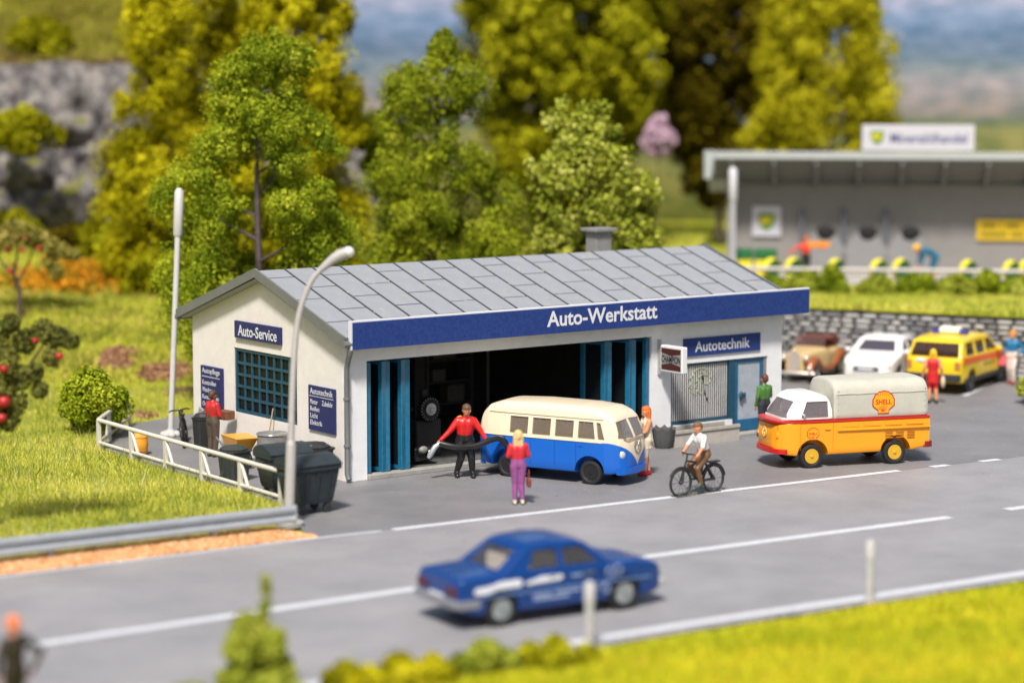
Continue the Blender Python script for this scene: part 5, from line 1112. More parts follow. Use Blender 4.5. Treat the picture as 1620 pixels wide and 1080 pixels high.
# blurred figure close to the viewer
person('dark clothed figure with orange hair near the viewer, hand on hip', (-16.76, -16.56, .16), 100, dict(shirt=(.035, .025, .018), pants=(.03, .022, .016), shoe=(.02, .02, .02), hair=(.75, .2, .06), skin=(.7, .25, .1)),
       dict(elR=(-.02, -.5, 1.15), wrR=(.05, -.36, .84), elL=(0, .3, 1.15), wrL=(.03, .28, .9), che=(0, 0, 1.3), nec=(0, 0, 1.46)), hair='short', voxel=.018)
# ================================================================== STREET FURNITURE AND PROPS
FENW = mat('fence_white', (.60, .575, .51), .5, var=.08, vscale=6)
fen = thing('railing_fence', 'off white tube railing with slanting struts around the workshop yard', 'fence', (0, 0, 0))
def rail_run(A, B, n, ends=True):
    A = Vector(A); B = Vector(B); d = (B - A); L_ = d.length; u = d / L_
    b = MB(); b.tube([A + Vector((0, 0, .84)), B + Vector((0, 0, .84))], .062, 8); b.build('top_rail', FENW, fen, 60)
    b = MB(); b.tube([A + Vector((0, 0, .22)), B + Vector((0, 0, .22))], .05, 8); b.build('bottom_rail', FENW, fen, 60)
    for i in range(n + 1):
        p = A + d * i / n; b = MB(); b.T = frame(p, u, (0, 0, 1)); b.box(-.075, .075, -.05, .82, -.045, .045, .01)
        b.build('post', FENW, fen)
        if 0 < i < n:
            b = MB(); b.tube([p + u * .05 + Vector((0, 0, .78)), p + u * .42 + Vector((0, 0, .2))], .045, 6); b.build('strut', FENW, fen)
rail_run((-2.73, 8.4, 0), (-3.09, -1.87, 0), 5); rail_run((.12, 12.1, 0), (-2.70, 8.46, 0), 3)
# tall white mast
mast = thing('lamp_mast', 'tall slim white mast lamp beside the rear gable corner', 'lamp', (.06, 9.46, 0))
MW = mat('mast_white', (.50, .49, .48), .45, var=.06)
b = MB(); b.tube([(0, 0, 0), (.57, .43, 5.7)], .085, 10); b.build('pole', MW, mast, 60)
b = MB(); b.tube([(.565, .425, 5.66), (.57, .43, 5.74), (.69, .52, 6.95), (.70, .528, 7.06)], [.085, .135, .135, .07], 12); b.build('lamp_head', MW, mast, 50)
b = MB()
for k in range(7): a = k * 2 * math.pi / 7; b.ball((.19 * math.cos(a), .19 * math.sin(a), .06), (.12, .12, .1), 8, 5)
b.lathe([(.24, 0), (.24, .06), (.14, .14), (.1, .2)], n=12); b.build('foot', mat('foot_white', (.5, .49, .48), .8, bump=.4), mast, 50)
# curved street lamp
lamp = thing('street_lamp', 'grey street lamp with curved arm in front of the gable', 'street lamp', (-4.25, -4.13, 0))
LM = mat('lamp_grey', (.40, .38, .365), .45, var=.06)
pts = smooth_path([(0, 0, 0), (.12, .1, 1.4), (.32, .25, 3.6), (.5, .30, 4.75), (.75, .21, 5.5), (1.0, .08, 5.86), (1.24, -.07, 6.1)], 5)
b = MB(); b.tube(pts, [.085 - .03 * i / (len(pts) - 1) for i in range(len(pts))], 10); b.build('pole', LM, lamp, 60)
b = MB(); b.tube([(.0, 0, .05), (.16, .12, 1.85)], .12, 12); b.tube([(.155, .12, 1.84), (.17, .13, 1.95)], [.12, .09], 12); b.build('pole_sleeve', LM, lamp, 50)
b = MB(); b.tube([(.98, .09, 5.84), (1.2, -.05, 6.06), (1.36, -.15, 6.18), (1.52, -.25, 6.24)], [.075, .11, .135, .13], 12); hd = b.build('lamp_head', LM, lamp, 50)
b = MB(); b.ball((1.52, -.25, 6.24), (.14, .14, .13)); b.build('end_cap', mat('cap_pale', (.66, .65, .62), .4), lamp, 60)
b = MB(); b.lathe([(.36, 0), (.36, .09), (.3, .13), (.12, .14)], n=18); b.build('foot', CONC, lamp, 40)
# guard rail
gr = thing('guard_rail', 'grey steel crash barrier along the road edge on the left', 'guard rail', (0, 0, 0))
GS = mat('galvanised', (.40, .43, .46), .42, metal=.35, var=.08, vscale=4)
gy = lambda x: -4.84 - (x + 10.55) * .055
prof = [(-.03, .32), (-.10, .36), (-.10, .42), (-.03, .48), (-.03, .53), (-.10, .59), (-.10, .65), (-.03, .70), (0, .70), (0, .32)]
xa, xb = -30., -4.8
b = MB(); n = len(prof)
for x in (xa, xb): b.v += [(x, gy(x) - .08 + p[0], p[1]) for p in prof]
b.f = [(k, (k + 1) % n, n + (k + 1) % n, n + k) for k in range(n)] + [tuple(range(n)), tuple(range(n, 2 * n))]; b.mi = [0] * len(b.f); b.build('beam', GS, gr)
for k in range(6):
    x = -6.75 - 3.8 * k; MB().box(x - .06, x + .06, gy(x) - .07, gy(x) + .06, -.05, .6, .008).build('post', GS, gr)
b = MB(); b.box(xb, xb + .03, gy(xb) - .19, gy(xb) - .06, .30, .72); b.build('end_plate', GS, gr)
# tan gravel verge
def gz(x, y):
    r_ = -4.84 - (x + 10.55) * .055; f = far_y(x) + .13; t_ = np.clip((y - f) / np.maximum(.05, r_ + .08 - f), 0, 1); z = .012 + .20 * np.sin(t_ * math.pi / 2); return np.where(y > r_ + .08, .212 - (y - r_ - .08) * .25, z)
xs_ = np.arange(-40, -4.35, .25); ts_ = np.linspace(0, 1.15, 12)
def gvf(U, V):
    f = far_y(U) + .13 - .05 * wav(U, U, .5); sh = np.clip((-4.45 - U) / .9, .18, 1); Y = f + V * sh; return np.stack([U, Y, gz(U, Y) * np.clip(sh + .1, 0, 1)], -1)
gv = link('gravel_bed', grid_mesh('gravel_bed', xs_, ts_, gvf), mat('gravel_tan', (.56, .29, .13), .9, col2=(.72, .43, .22), vscale=7, bump=.8, bscale=25)); gv['kind'] = 'structure'
N = 15000; gx = RNG.uniform(-16, -4.42, N); gyv = far_y(gx) + .12 + RNG.uniform(0, 1.1, N) * np.clip((-4.4 - gx) / .9, .18, 1); gzv = gz(gx, gyv) * np.clip((-4.35 - gx) / .9, .2, 1)
c = np.stack([gx, gyv, gzv + .005], 1); dirs = np.array([[1, 1, 1], [-1, -1, 1], [-1, 1, -1], [1, -1, -1]]) / 1.7
sz = RNG.uniform(.022, .048, N); V = c[:, None, :] + (dirs[None] + RNG.normal(0, .22, (N, 4, 3))) * sz[:, None, None]
i = np.arange(N)[:, None] * 4; Q = np.concatenate([i + np.array([[0, 1, 2]]), i + np.array([[0, 3, 1]]), i + np.array([[0, 2, 3]]), i + np.array([[1, 3, 2]])])
o = link('gravel', npmesh('gravel', V.reshape(-1, 3), Q, np.repeat(RNG.uniform(0, 1, N), 4)), foliage_mat('gravel_grain', [(0, (.45, .20, .08)), (.35, (.68, .36, .16)), (.7, (.78, .47, .24)), (1, (.82, .62, .42))], 0.)); tag(o, 'tan ballast gravel strip under the crash barrier', 'gravel', kind='stuff')
# wheeled refuse containers
BINM = mat('bin_slate', (.030, .040, .047), .5, spec=.3, var=.15, vscale=6, bump=.15)
def container(label, loc, rzd, sc=1.):
    t = thing('refuse_container', label, 'waste container', loc, math.radians(rzd), 'four wheeled refuse containers'); t.scale = (sc,) * 3
    def fr(z, w_, d_): return [(-w_ / 2, -d_ / 2, z), (w_ / 2, -d_ / 2, z), (w_ / 2, d_ / 2, z), (-w_ / 2, d_ / 2, z)]
    b = MB(); L_ = [fr(.24, .86, .66), fr(.34, .92, .72), fr(1.0, 1.12, .9), fr(1.02, 1.2, .98), fr(1.09, 1.2, .98)]
    for k in L_: b.v += k
    b.f = [(i * 4 + k, i * 4 + (k + 1) % 4, i * 4 + 4 + (k + 1) % 4, i * 4 + 4 + k) for i in range(4) for k in range(4)] + [(3, 2, 1, 0), (16, 17, 18, 19)]; b.mi = [0] * len(b.f); b.build('body', BINM, t)
    b = MB(); b.prism([(-.5, 1.10), (.5, 1.10), (.5, 1.16), (.38, 1.27), (.1, 1.34), (-.15, 1.32), (-.4, 1.22), (-.52, 1.14)], (-.6, .6), 'x'); b.build('lid', BINM, t)
    for x in (-.3, 0, .3): b = MB(); b.add([(x - .03, -.45 - .03, .95), (x + .03, -.48, .95), (x + .025, -.375, .36), (x - .025, -.375, .36), (x - .03, -.43, .95), (x + .03, -.43, .95), (x + .025, -.34, .36), (x - .025, -.34, .36)], [(0, 1, 2, 3), (0, 3, 7, 4), (1, 5, 6, 2), (0, 4, 5, 1), (3, 2, 6, 7)]); b.build('rib', BINM, t)
    for s in (1, -1): b = MB(); b.tube([(s * .6, -.12, .93), (s * .70, -.12, .93), (s * .70, .12, .93), (s * .6, .12, .93)], .03, 6); b.build('grip', BINM, t)
    for x in (-.34, .34):
        for y in (-.26, .26):
            b = MB(); b.lathe([(.06, -.04), (.105, -.035), (.105, .035), (.06, .04)], (x, y, .105), 'y', 16); b.box(x - .05, x + .05, y - .055, y + .055, .1, .26, .01); b.build('castor', mat('castor_dark', (.03, .035, .038), .5), t, 40)
    return t
container('slate grey wheeled container right of the street lamp', (-3.0, -2.95, .005), 2, 1.04)
container('slate grey wheeled container just behind the street lamp and railing', (-2.35, -.75, .005), -4, .98)
def bin_small(label, loc, rzd, w_, h, m, txt=False):
    t = thing('waste_bin', label, 'bin', loc, math.radians(rzd)); k = w_ / 2
    b = MB(); b.v = [(x * k * f_, y * k * f_, z) for z, f_ in ((0, .78), (.02, .82), (h * .9, 1.0), (h * .9, 1.08), (h * .95, 1.08)) for x, y in ((-1, -.8), (-.8, -1), (.8, -1), (1, -.8), (1, .8), (.8, 1), (-.8, 1), (-1, .8))]
    b.f = [(i * 8 + j, i * 8 + (j + 1) % 8, i * 8 + 8 + (j + 1) % 8, i * 8 + 8 + j) for i in range(4) for j in range(8)] + [tuple(range(8))[::-1], tuple(range(32, 40))]; b.mi = [0] * len(b.f); b.build('body', m, t)
    b = MB(); b.lathe([(k * 1.1, h * .952), (k * 1.12, h * .99), (k * .8, h * 1.07), (.02, h * 1.09)], n=8); b.build('lid', m, t)
    if txt: b = MB(); [b.box(-k * .7 + q * k * .24, -k * .7 + q * k * .24 + k * .17, -k * .66, -k * .62, h * 1.035, h * 1.06) for q in range(6)]; b.build('lid_print', mat('print_grey', (.3, .3, .3), .6), t)
    for x in (-.6, .6): b = MB(); b.lathe([(.05, -.03), (.08, -.025), (.08, .025), (.05, .03)], (x * k, k * .8, .08), 'y', 12); b.build('wheel', MATS['castor_dark'], t)
    return t
BK = mat('bin_black', (.022, .024, .026), .5, bump=.2)
bin_small('dark bin standing before the yellow barrow', (-2.2, 1.9, .005), 8, .66, .84, mat('bin_dark_green', (.035, .042, .04), .5, var=.2)); bin_small('black bin with printed lid at the gable corner by the downpipe', (-.62, .62, .005), 2, .8, .92, BK, True); bin_small('narrow black bin between the man in dungarees and the bicycle', (-.42, 6.75, .005), 0, .42, .95, BK)
wbw = thing('wheelbarrow', 'bright yellow wheelbarrow beside the gable window', 'wheelbarrow', (-.85, 3.95, .005), math.radians(-100))
YB = mat('barrow_yellow', (.80, .38, .02), .35, coat=.2)
b = MB(); L_ = []
for z, w_, xa_, xb_ in ((.36, .22, -.3, .3), (.74, .36, -.42, .58), (.78, .38, -.44, .6)): L_ += [(xa_, -w_, z), (xb_, -w_ * .8, z), (xb_, w_ * .8, z), (xa_, w_, z)]
b.v = L_; b.f = [(i * 4 + j, i * 4 + (j + 1) % 4, i * 4 + 4 + (j + 1) % 4, i * 4 + 4 + j) for i in range(2) for j in range(4)] + [(3, 2, 1, 0), (8, 9, 10, 11)]; b.mi = [0] * len(b.f); b.build('tub', YB, wbw)
b = MB(); b.tube([(.62, 0, .22), (-.3, .25, .36), (-1.0, .3, .62)], .025); b.tube([(.62, 0, .22), (-.3, -.25, .36), (-1.0, -.3, .62)], .025); b.tube([(-.3, .25, .36), (-.4, .25, 0)], .022); b.tube([(-.3, -.25, .36), (-.4, -.25, 0)], .022); b.build('frame', TRIM, wbw)
b = MB(); b.lathe([(.1, -.05), (.2, -.05), (.22, 0), (.2, .05), (.1, .05)], (.62, 0, .22), 'y', 18); b.build('wheel', RUB, wbw, 40)
dr_ = thing('drum', 'translucent grey drum against the gable below the window', 'drum', (-.5, 2.85, .005))
b = MB(); b.lathe([(.40, 0), (.42, .03), (.40, .06), (.40, .3), (.425, .33), (.40, .36), (.40, .62), (.425, .65), (.40, .68), (.40, .9), (.43, .93), (.41, .96), (.36, .93), (.02, .93)], n=28); b.build('shell', mat('drum_grey', (.20, .20, .20), .25, var=.2, vscale=5, coat=.4), dr_, 35)
ty_ = thing('old_tyre', 'brown grey tyre leaning on the gable right of the drum', 'tyre', (-.16, 1.9, 0)); b = MB(); b.T = Matrix.Rotation(math.radians(-12), 4, 'Y'); b.lathe([(.16, -.1), (.3, -.12), (.37, -.07), (.38, 0), (.37, .07), (.3, .12), (.16, .1)], (-.1, 0, .42), 'x', 24); b.build('tyre', mat('tyre_dusty', (.13, .115, .10), .85, bump=.5), ty_, 40); b = MB(); b.T = Matrix.Rotation(math.radians(-12), 4, 'Y'); b.lathe([(.17, -.06), (.15, -.05), (.05, -.04), (.02, -.08)], (-.1, 0, .42), 'x', 18); b.build('rim', mat('rim_rust', (.2, .15, .11), .7), ty_, 40)
br = thing('broom', 'wooden broom handle leaning on the gable behind the drum', 'broom', (-.3, 3.45, 0)); b = MB(); b.tube([(-.1, 0, .05), (.22, .05, 1.5)], .02); b.build('handle', mat('broom_wood', (.35, .25, .15), .7), br); b = MB(); b.box(-.2, .0, -.15, .15, 0, .1, .01); b.build('brush', mat('broom_bristle', (.2, .12, .06), .9), br)
pl_ = thing('plank', 'weathered grey plank leaning on the rear gable corner', 'plank', (-.3, 7.45, 0)); b = MB(); b.T = Matrix.Rotation(math.radians(22), 4, 'X'); b.box(0, .05, -.12, .12, 0, 1.2, .005); b.build('board', mat('plank_grey', (.3, .28, .26), .85, var=.2), pl_)
pk_ = thing('orange_barrel', 'small orange barrel standing behind the white railing', 'barrel', (-2.2, 7.05, .005)); b = MB(); b.lathe([(.17, 0), (.23, .12), (.25, .3), (.23, .48), (.17, .6), (.14, .6), (.13, .52), (.02, .5)], n=20); b.build('shell', mat('barrel_orange', (.78, .33, .02), .55, var=.2, vscale=6, bump=.3), pk_, 40); b = MB(); [b.lathe([(r_, z), (r_ + .012, z + .01), (r_ + .012, z + .03), (r_, z + .04)], n=20) for r_, z in ((.225, .1), (.225, .46))]; b.build('hoop', mat('hoop_ochre', (.5, .2, .02), .5), pk_)
PWM = mat('marker_white', (.47, .46, .46), .55, var=.1)
# road marker posts
for k, (x, y) in enumerate(((-5.91, -17.28), (.86, -17.62))):
    t = thing('marker_post', ['white roadside marker post behind the blue saloon tail grass, left one', 'white roadside marker post standing alone on the right verge'][k] if k else 'white roadside marker post in front of the blue saloon', 'marker post', (x, y, .05), 0, 'roadside marker posts')
    b = MB(); b.tube([(0, 0, -.1), (0, 0, .62)], .085, 10); b.build('post', PWM, t, 50); b = MB(); b.tube([(0, 0, .78), (0, 0, 1.1), (0, 0, 1.17)], [.1, .1, .05], 10); b.build('head', PWM, t, 50); b = MB(); b.tube([(0, 0, .62), (0, 0, .78)], .088, 10); b.build('reflector_band', mat('band_grey', (.45, .47, .46), .4), t, 50)

# ================================================================== TERRACE: FUEL DEALER
WALLG = mat('shed_wall', (.25, .24, .23), .8, var=.06, vscale=1.5)
fd = thing('dealer_shed', 'long grey open fronted shed with corrugated canopy on the terrace', 'building', (0, 0, 0))
def fbox(s0, s1, o0, o1, z0, z1):
    p = [fl(s, o, z) for z in (z0, z1) for s, o in ((s0, o0), (s1, o0), (s1, o1), (s0, o1))]; b = MB(); b.add(p, [(0, 3, 2, 1), (4, 5, 6, 7), (0, 1, 5, 4), (1, 2, 6, 5), (2, 3, 7, 6), (3, 0, 4, 7)]); return b
fbox(-1.25, 26, 9, 9.3, 2.1, 5.75).build('back_wall', WALLG, fd)
for k in range(12): fbox(-1.25, 26, 8.97, 9.0, 2.1 + k * .3, 2.38 + k * .3).build('wall_board', WALLG, fd)
fbox(-1.45, -1.25, 8.2, 9.3, 2.1, 5.6).build('side_wall', WALLG, fd)
b = MB(); b.add([fl(-2.3, 6.7, 6.86), fl(26, 6.7, 6.86), fl(26, 10.4, 5.3), fl(-2.3, 10.4, 5.3), fl(-2.3, 6.7, 7.12), fl(26, 6.7, 7.12), fl(26, 10.4, 5.5), fl(-2.3, 10.4, 5.5)], [(0, 3, 2, 1), (4, 5, 6, 7), (0, 1, 5, 4), (1, 2, 6, 5), (2, 3, 7, 6), (3, 0, 4, 7)]); cn = b.build('canopy', mat('canopy_grey', (.46, .49, .50), .6, var=.06), fd)
b = MB()
for k in range(110): s = -2.25 + k * .25; b.tube([fl(s, 6.65, 7.13), fl(s, 10.4, 5.51)], .055, 6)
fbox(-2.2, 25.9, 6.75, 6.76, 6.80, 6.85).build('shade_lip', mat('canopy_shade', (.17, .17, .165), .8), cn)  # front edge of the dark sheet that paints the shade below the canopy
q_ = MB(); q_.add([fl(-2.2, 6.76, 6.80), fl(25.9, 6.76, 6.80), fl(25.9, 8.95, 5.88), fl(-2.2, 8.95, 5.88), fl(-2.2, 6.76, 6.815), fl(25.9, 6.76, 6.815), fl(25.9, 8.95, 5.895), fl(-2.2, 8.95, 5.895)], [(0, 3, 2, 1), (4, 5, 6, 7), (0, 1, 5, 4), (1, 2, 6, 5), (2, 3, 7, 6), (3, 0, 4, 7)]); q_.build('canopy_shade', MATS['canopy_shade'], cn)  # dark sheet added under the canopy, with the shade put into its colour
o = b.build('corrugation', MATS['canopy_grey'], cn); o['kind'] = 'stuff'
for k in range(16):
    s = -1.3 + k * 1.75; b = MB(); b.add([fl(s, 6.8, 6.81), fl(s, 8.96, 5.9), fl(s, 8.96, 5.5), fl(s, 6.8, 6.6), fl(s + .12, 6.8, 6.81), fl(s + .12, 8.96, 5.9), fl(s + .12, 8.96, 5.5), fl(s + .12, 6.8, 6.6)], [(0, 1, 2, 3), (7, 6, 5, 4), (0, 4, 5, 1), (1, 5, 6, 2), (2, 6, 7, 3), (3, 7, 4, 0)]); b.build('rafter', mat('rafter_grey', (.22, .22, .22), .7), cn)
b = MB(); b.add([fl(-2.36, 6.6, 7.18), fl(-2.36, 8.6, 6.3), fl(-2.36, 6.9, 6.0), fl(-1.9, 6.6, 7.18), fl(-1.9, 8.4, 6.3), fl(-2.1, 6.9, 6.0)], [(0, 1, 2), (5, 4, 3), (0, 3, 4, 1), (1, 4, 5, 2), (2, 5, 3, 0)]); b.build('canopy_end', mat('canopy_pale', (.55, .6, .62), .6), cn)
def shield(parent, mx, R, m1, m2):
    P0 = [(-.9, .75), (-.45, .9), (0, .8), (.45, .9), (.9, .75), (.92, .2), (.7, -.45), (.3, -.85), (0, -1), (-.3, -.85), (-.7, -.45), (-.92, .2)]
    b = MB(); b.T = mx; b.prism([(x * R, y * R) for x, y in P0], (0, .02), 'z'); o = b.build('emblem', m1, parent)
    text('BP', 1.2 * R, .75 * R, m2, o, mx @ T(-.6 * R, -.3 * R, .021), depth=.01, bold=.04)
GRN = mat('emblem_green', (.10, .24, .02), .5); YLW = mat('emblem_gold_yellow', (.75, .6, .02), .5)
LIL = mat('sign_lilac_white', (.55, .54, .60), .5)
def fsign(name, label, s, z, w_, h_, o_, m):
    mx = frame(fl(s, o_, z), FD, (0, 0, 1)); t = thing(name, label, 'sign', mx.translation); t.rotation_euler = mx.to_euler(); MB().box(0, w_, 0, h_, 0, .06, .008).build('board', m, t); return t
t = fsign('wall_sign', 'square white sign with green shield on the shed wall', -.42, 3.5, 1.22, 1.28, 8.9, LIL); shield(t, T(.61, .64, .062), .40, GRN, YLW)
t = fsign('roof_sign', 'white roof sign reading Mineralölhandel with a green shield', 4.1, 7.2, 4.55, 1.06, 6.9, LIL); shield(t, T(.62, .55, .062), .30, GRN, YLW); text('Mineralölhandel', 3.1, .42, mat('print_navy', (.05, .06, .2), .5), t, T(1.15, .3, .062), bold=.015); 
for x in (.3, 4.1): MB().box(x - .05, x + .05, -.25, .02, -.05, 0).build('stay', TRIM, t)
t = fsign('wall_sign', 'yellow notice with two dark lines on the shed wall', 8.95, 3.42, 3.3, .86, 8.9, mat('notice_yellow', (.72, .48, .01), .5)); PRB = mat('print_olive', (.2, .16, .01), .6)
for y, runs in ((.52, ((.2, .8), (.95, 1.05), (1.2, 1.75))), (.14, ((.15, 1.25), (1.4, 1.95), (2.1, 2.6)))):
    for a, c in runs: MB().box(a, c, y, y + .18, .061, .066).build('print_line', PRB, t)
# three vacuum hoods
for k in range(3):
    s = 2.55 + k * 1.75; p = fl(s, 8.3, 2.11); t = thing('vacuum_station', ['leftmost grey domed vacuum station at the shed wall', 'middle grey domed vacuum station at the shed wall', 'rightmost grey domed vacuum station at the shed wall'][k], 'machine', p, math.atan2(FD.y, FD.x), 'vacuum stations')
    DG = mat('dome_grey', (.23, .23, .235), .6, var=.06)
    b = MB(); b.prism([(-.95, 0), (1.0, 0), (1.0, .7), (.82, 1.15), (.45, 1.62), (.1, 1.8), (-.3, 1.66), (-.7, 1.2), (-.95, .7)], (-.45, .45), 'y'); b.build('hood', DG, t)
    b = MB(); b.ball((.12, -.36, 1.62), (.42, .22, .32)); b.build('nozzle_hole', mat('hole_black', (.012, .012, .012), .9), t, 60)
    b = MB(); b.box(-.98, -.78, .3, .45, 0, 2.55, .02); b.build('post', mat('post_slate', (.10, .11, .13), .5), t)
# fence, lamp, disc markers, boxes
tf = thing('terrace_railing', 'pale grey railing along the terrace edge before the shed', 'fence', (0, 0, 0)); TFM = mat('railing_pale', (.52, .48, .45), .6, var=.08)
b = MB(); b.tube([fl(-2.5, 0, 2.83), fl(24, 0, 2.83)], .085, 8); b.build('top_rail', TFM, tf, 60); b = MB(); b.tube([fl(-2.5, 0, 2.35), fl(24, 0, 2.35)], .05, 8); b.build('bottom_rail', TFM, tf, 60)
for k in range(25): fbox(-2.2 + k * 1.05, -2.1 + k * 1.05, -.04, .04, 2.0, 2.8).build('post', TFM, tf)
bl_ = thing('lamp_mast', 'white mast lamp standing before the shed canopy corner', 'lamp', fl(-.95, 2.6, 2.1)); b = MB(); b.tube([(0, 0, 0), (-.06, 0, 3.2)], .12, 10); b.build('pole', mat('mast_grey', (.42, .43, .46), .5), bl_, 50); b = MB(); b.tube([(-.06, 0, 3.2), (-.06, 0, 3.3), (-.08, 0, 4.45), (-.08, 0, 4.55)], [.12, .17, .17, .08], 12); b.build('lamp_head', mat('lamp_white', (.58, .58, .61), .4), bl_, 50)
GR2 = mat('disc_green', (.015, .13, .035), .45); YE2 = mat('disc_yellow', (.72, .62, .03), .45)
ax = (-FW * .72 + RT * .62 + Vector((0, 0, -.22))).normalized()
for k, u in enumerate((1210, 1245, 1313, 1382, 1418, 1524, 1592, 1618)):
    ds = ((u - 1195) / 425.) * 10.22; p = fl(ds + .25, 1.1 + (.4 if k % 3 == 1 else 0), 2.1)
    t = thing('disc_marker', 'green disc stand with yellow rim, number %s from the left behind the railing' % ('first', 'second', 'third', 'fourth', 'fifth', 'sixth', 'seventh', 'eighth')[k], 'stand', p, 0, 'disc stands behind the railing'); c = Vector((0, 0, .66)); xx = ax.cross(Vector((0, 0, 1))).normalized(); yy = xx.cross(ax)
    def disc(r0, r1, d0, d1, m, nm, par):
        b = MB(); n = 24; b.v = [c + (xx * math.cos(2 * math.pi * q / n) + yy * math.sin(2 * math.pi * q / n)) * r_ + ax * d_ for r_, d_ in ((r0, d0), (r1, d1)) for q in range(n)]; b.f = [(q, (q + 1) % n, n + (q + 1) % n, n + q) for q in range(n)] + [tuple(range(n))[::-1], tuple(range(n, 2 * n))]; b.mi = [0] * len(b.f); return b.build(nm, m, par, 40)
    disc(.42, .42, -.14, .10, YE2, 'rim', t); disc(.40, .38, .102, .13, GR2, 'face', t)
    MB().box(-.2, .2, -.12, .12, 0, .5, .03).build('stand', GR2, t)
for k, u in enumerate((1163, 1203)):
    ds = ((u - 1195) / 425.) * 10.22; t = thing('fuel_cabinet', ['green and yellow cabinet left of the white mast lamp', 'green and yellow cabinet right of the white mast lamp'][k], 'cabinet', fl(ds + .1, 4.0, 2.11), math.atan2(FD.y, FD.x), 'green and yellow cabinets')
    MB().box(-.42, .42, -.3, .3, 0, .78, .03).build('lower_case', YE2, t); MB().box(-.45, .45, -.33, .33, .78, 1.2, .05).build('upper_case', GR2, t)
# pale parked van shapes beyond the shed edge
# ================================================================== VEGETATION
def crumbs(cent, nrm_, size, tint, flat=.5):
    """small folded leaf quads around cent; nrm_ = rough outward direction"""
    N = len(cent); a = RNG.normal(0, 1, (N, 3)); n_ = nrm_ * flat + RNG.normal(0, .6, (N, 3)); n_ /= np.linalg.norm(n_, axis=1, keepdims=True) + 1e-9
    u = np.cross(n_, a); u /= np.linalg.norm(u, axis=1, keepdims=True) + 1e-9; v = np.cross(n_, u); s = size[:, None]
    as_ = RNG.uniform(.55, 1., (N, 1)); P = np.stack([cent - u * s - v * s * as_ * .6, cent + u * s * .8 - v * s * as_, cent + u * s + v * s * as_ * .7, cent - u * s * .7 + v * s * as_ + n_ * s * .5], 1)
    i = np.arange(N)[:, None] * 4; return P.reshape(-1, 3), i + np.array([[0, 1, 2, 3]]), np.repeat(tint, 4)
def clump_points(C_, R_, n, shell=.75):
    """n points per clump on a lumpy shell"""
    K = len(C_); d = RNG.normal(0, 1, (K, n, 3)); d /= np.linalg.norm(d, axis=2, keepdims=True)
    f_ = np.where(RNG.uniform(0, 1, (K, n, 1)) < shell, RNG.uniform(.8, 1.08, (K, n, 1)), RNG.uniform(.3, .8, (K, n, 1)))
    return (C_[:, None] + d * R_[:, None, None] * f_).reshape(-1, 3), d.reshape(-1, 3)
def crown_from(name, C_, R_, n, size, m, parent, tint0=None, flat=.5, jitter=.12):
    P, d = clump_points(C_, R_, n); K = len(C_); t = np.repeat(RNG.uniform(.25, .75, K) if tint0 is None else tint0, n) + RNG.normal(0, jitter, K * n)
    V, Q, tt = crumbs(P, d, RNG.uniform(.6, 1.25, len(P)) * size, np.clip(t, 0, 1), flat); return link(name, npmesh(name, V, Q, tt), m, parent)
def branches(root, H, spread, m, r0=.16, nb=9, zlo=.25, seed=0, lean=(0, 0)):
    rnd = random.Random(seed); b = MB(); pts = [Vector((lean[0] * t + .12 * math.sin(3 * t + seed), lean[1] * t + .1 * math.cos(2.5 * t + seed), H * t)) for t in (0, .2, .4, .6, .8, .97)]
    b.tube(pts, [r0 * 1.25, r0, r0 * .8, r0 * .6, r0 * .35, r0 * .12], 9); o = b.build('trunk', m, root, 60)
    for k in range(nb):
        t = zlo + (.9 - zlo) * k / nb; p = pts[int(t * 5)].lerp(pts[min(5, int(t * 5) + 1)], t * 5 - int(t * 5)); a = rnd.uniform(0, 6.28) + k * 2.4; L_ = spread * (1 - .6 * t) * rnd.uniform(.7, 1.1)
        e = p + Vector((math.cos(a) * L_, math.sin(a) * L_, L_ * rnd.uniform(.45, .9))); md_ = p.lerp(e, .5) + Vector((0, 0, -.08 * L_)); r_ = r0 * (1 - t) * .5 + .02
        b = MB(); b.tube([p, md_, e], [r_, r_ * .7, r_ * .3], 6); b.build('limb', m, root, 60)
BARK = mat('bark_brown', (.075, .05, .042), .8, var=.3, vscale=6, bump=.5, bscale=12); BARKV = mat('bark_violet', (.10, .075, .08), .6, var=.3, vscale=5, bump=.4, bscale=12)
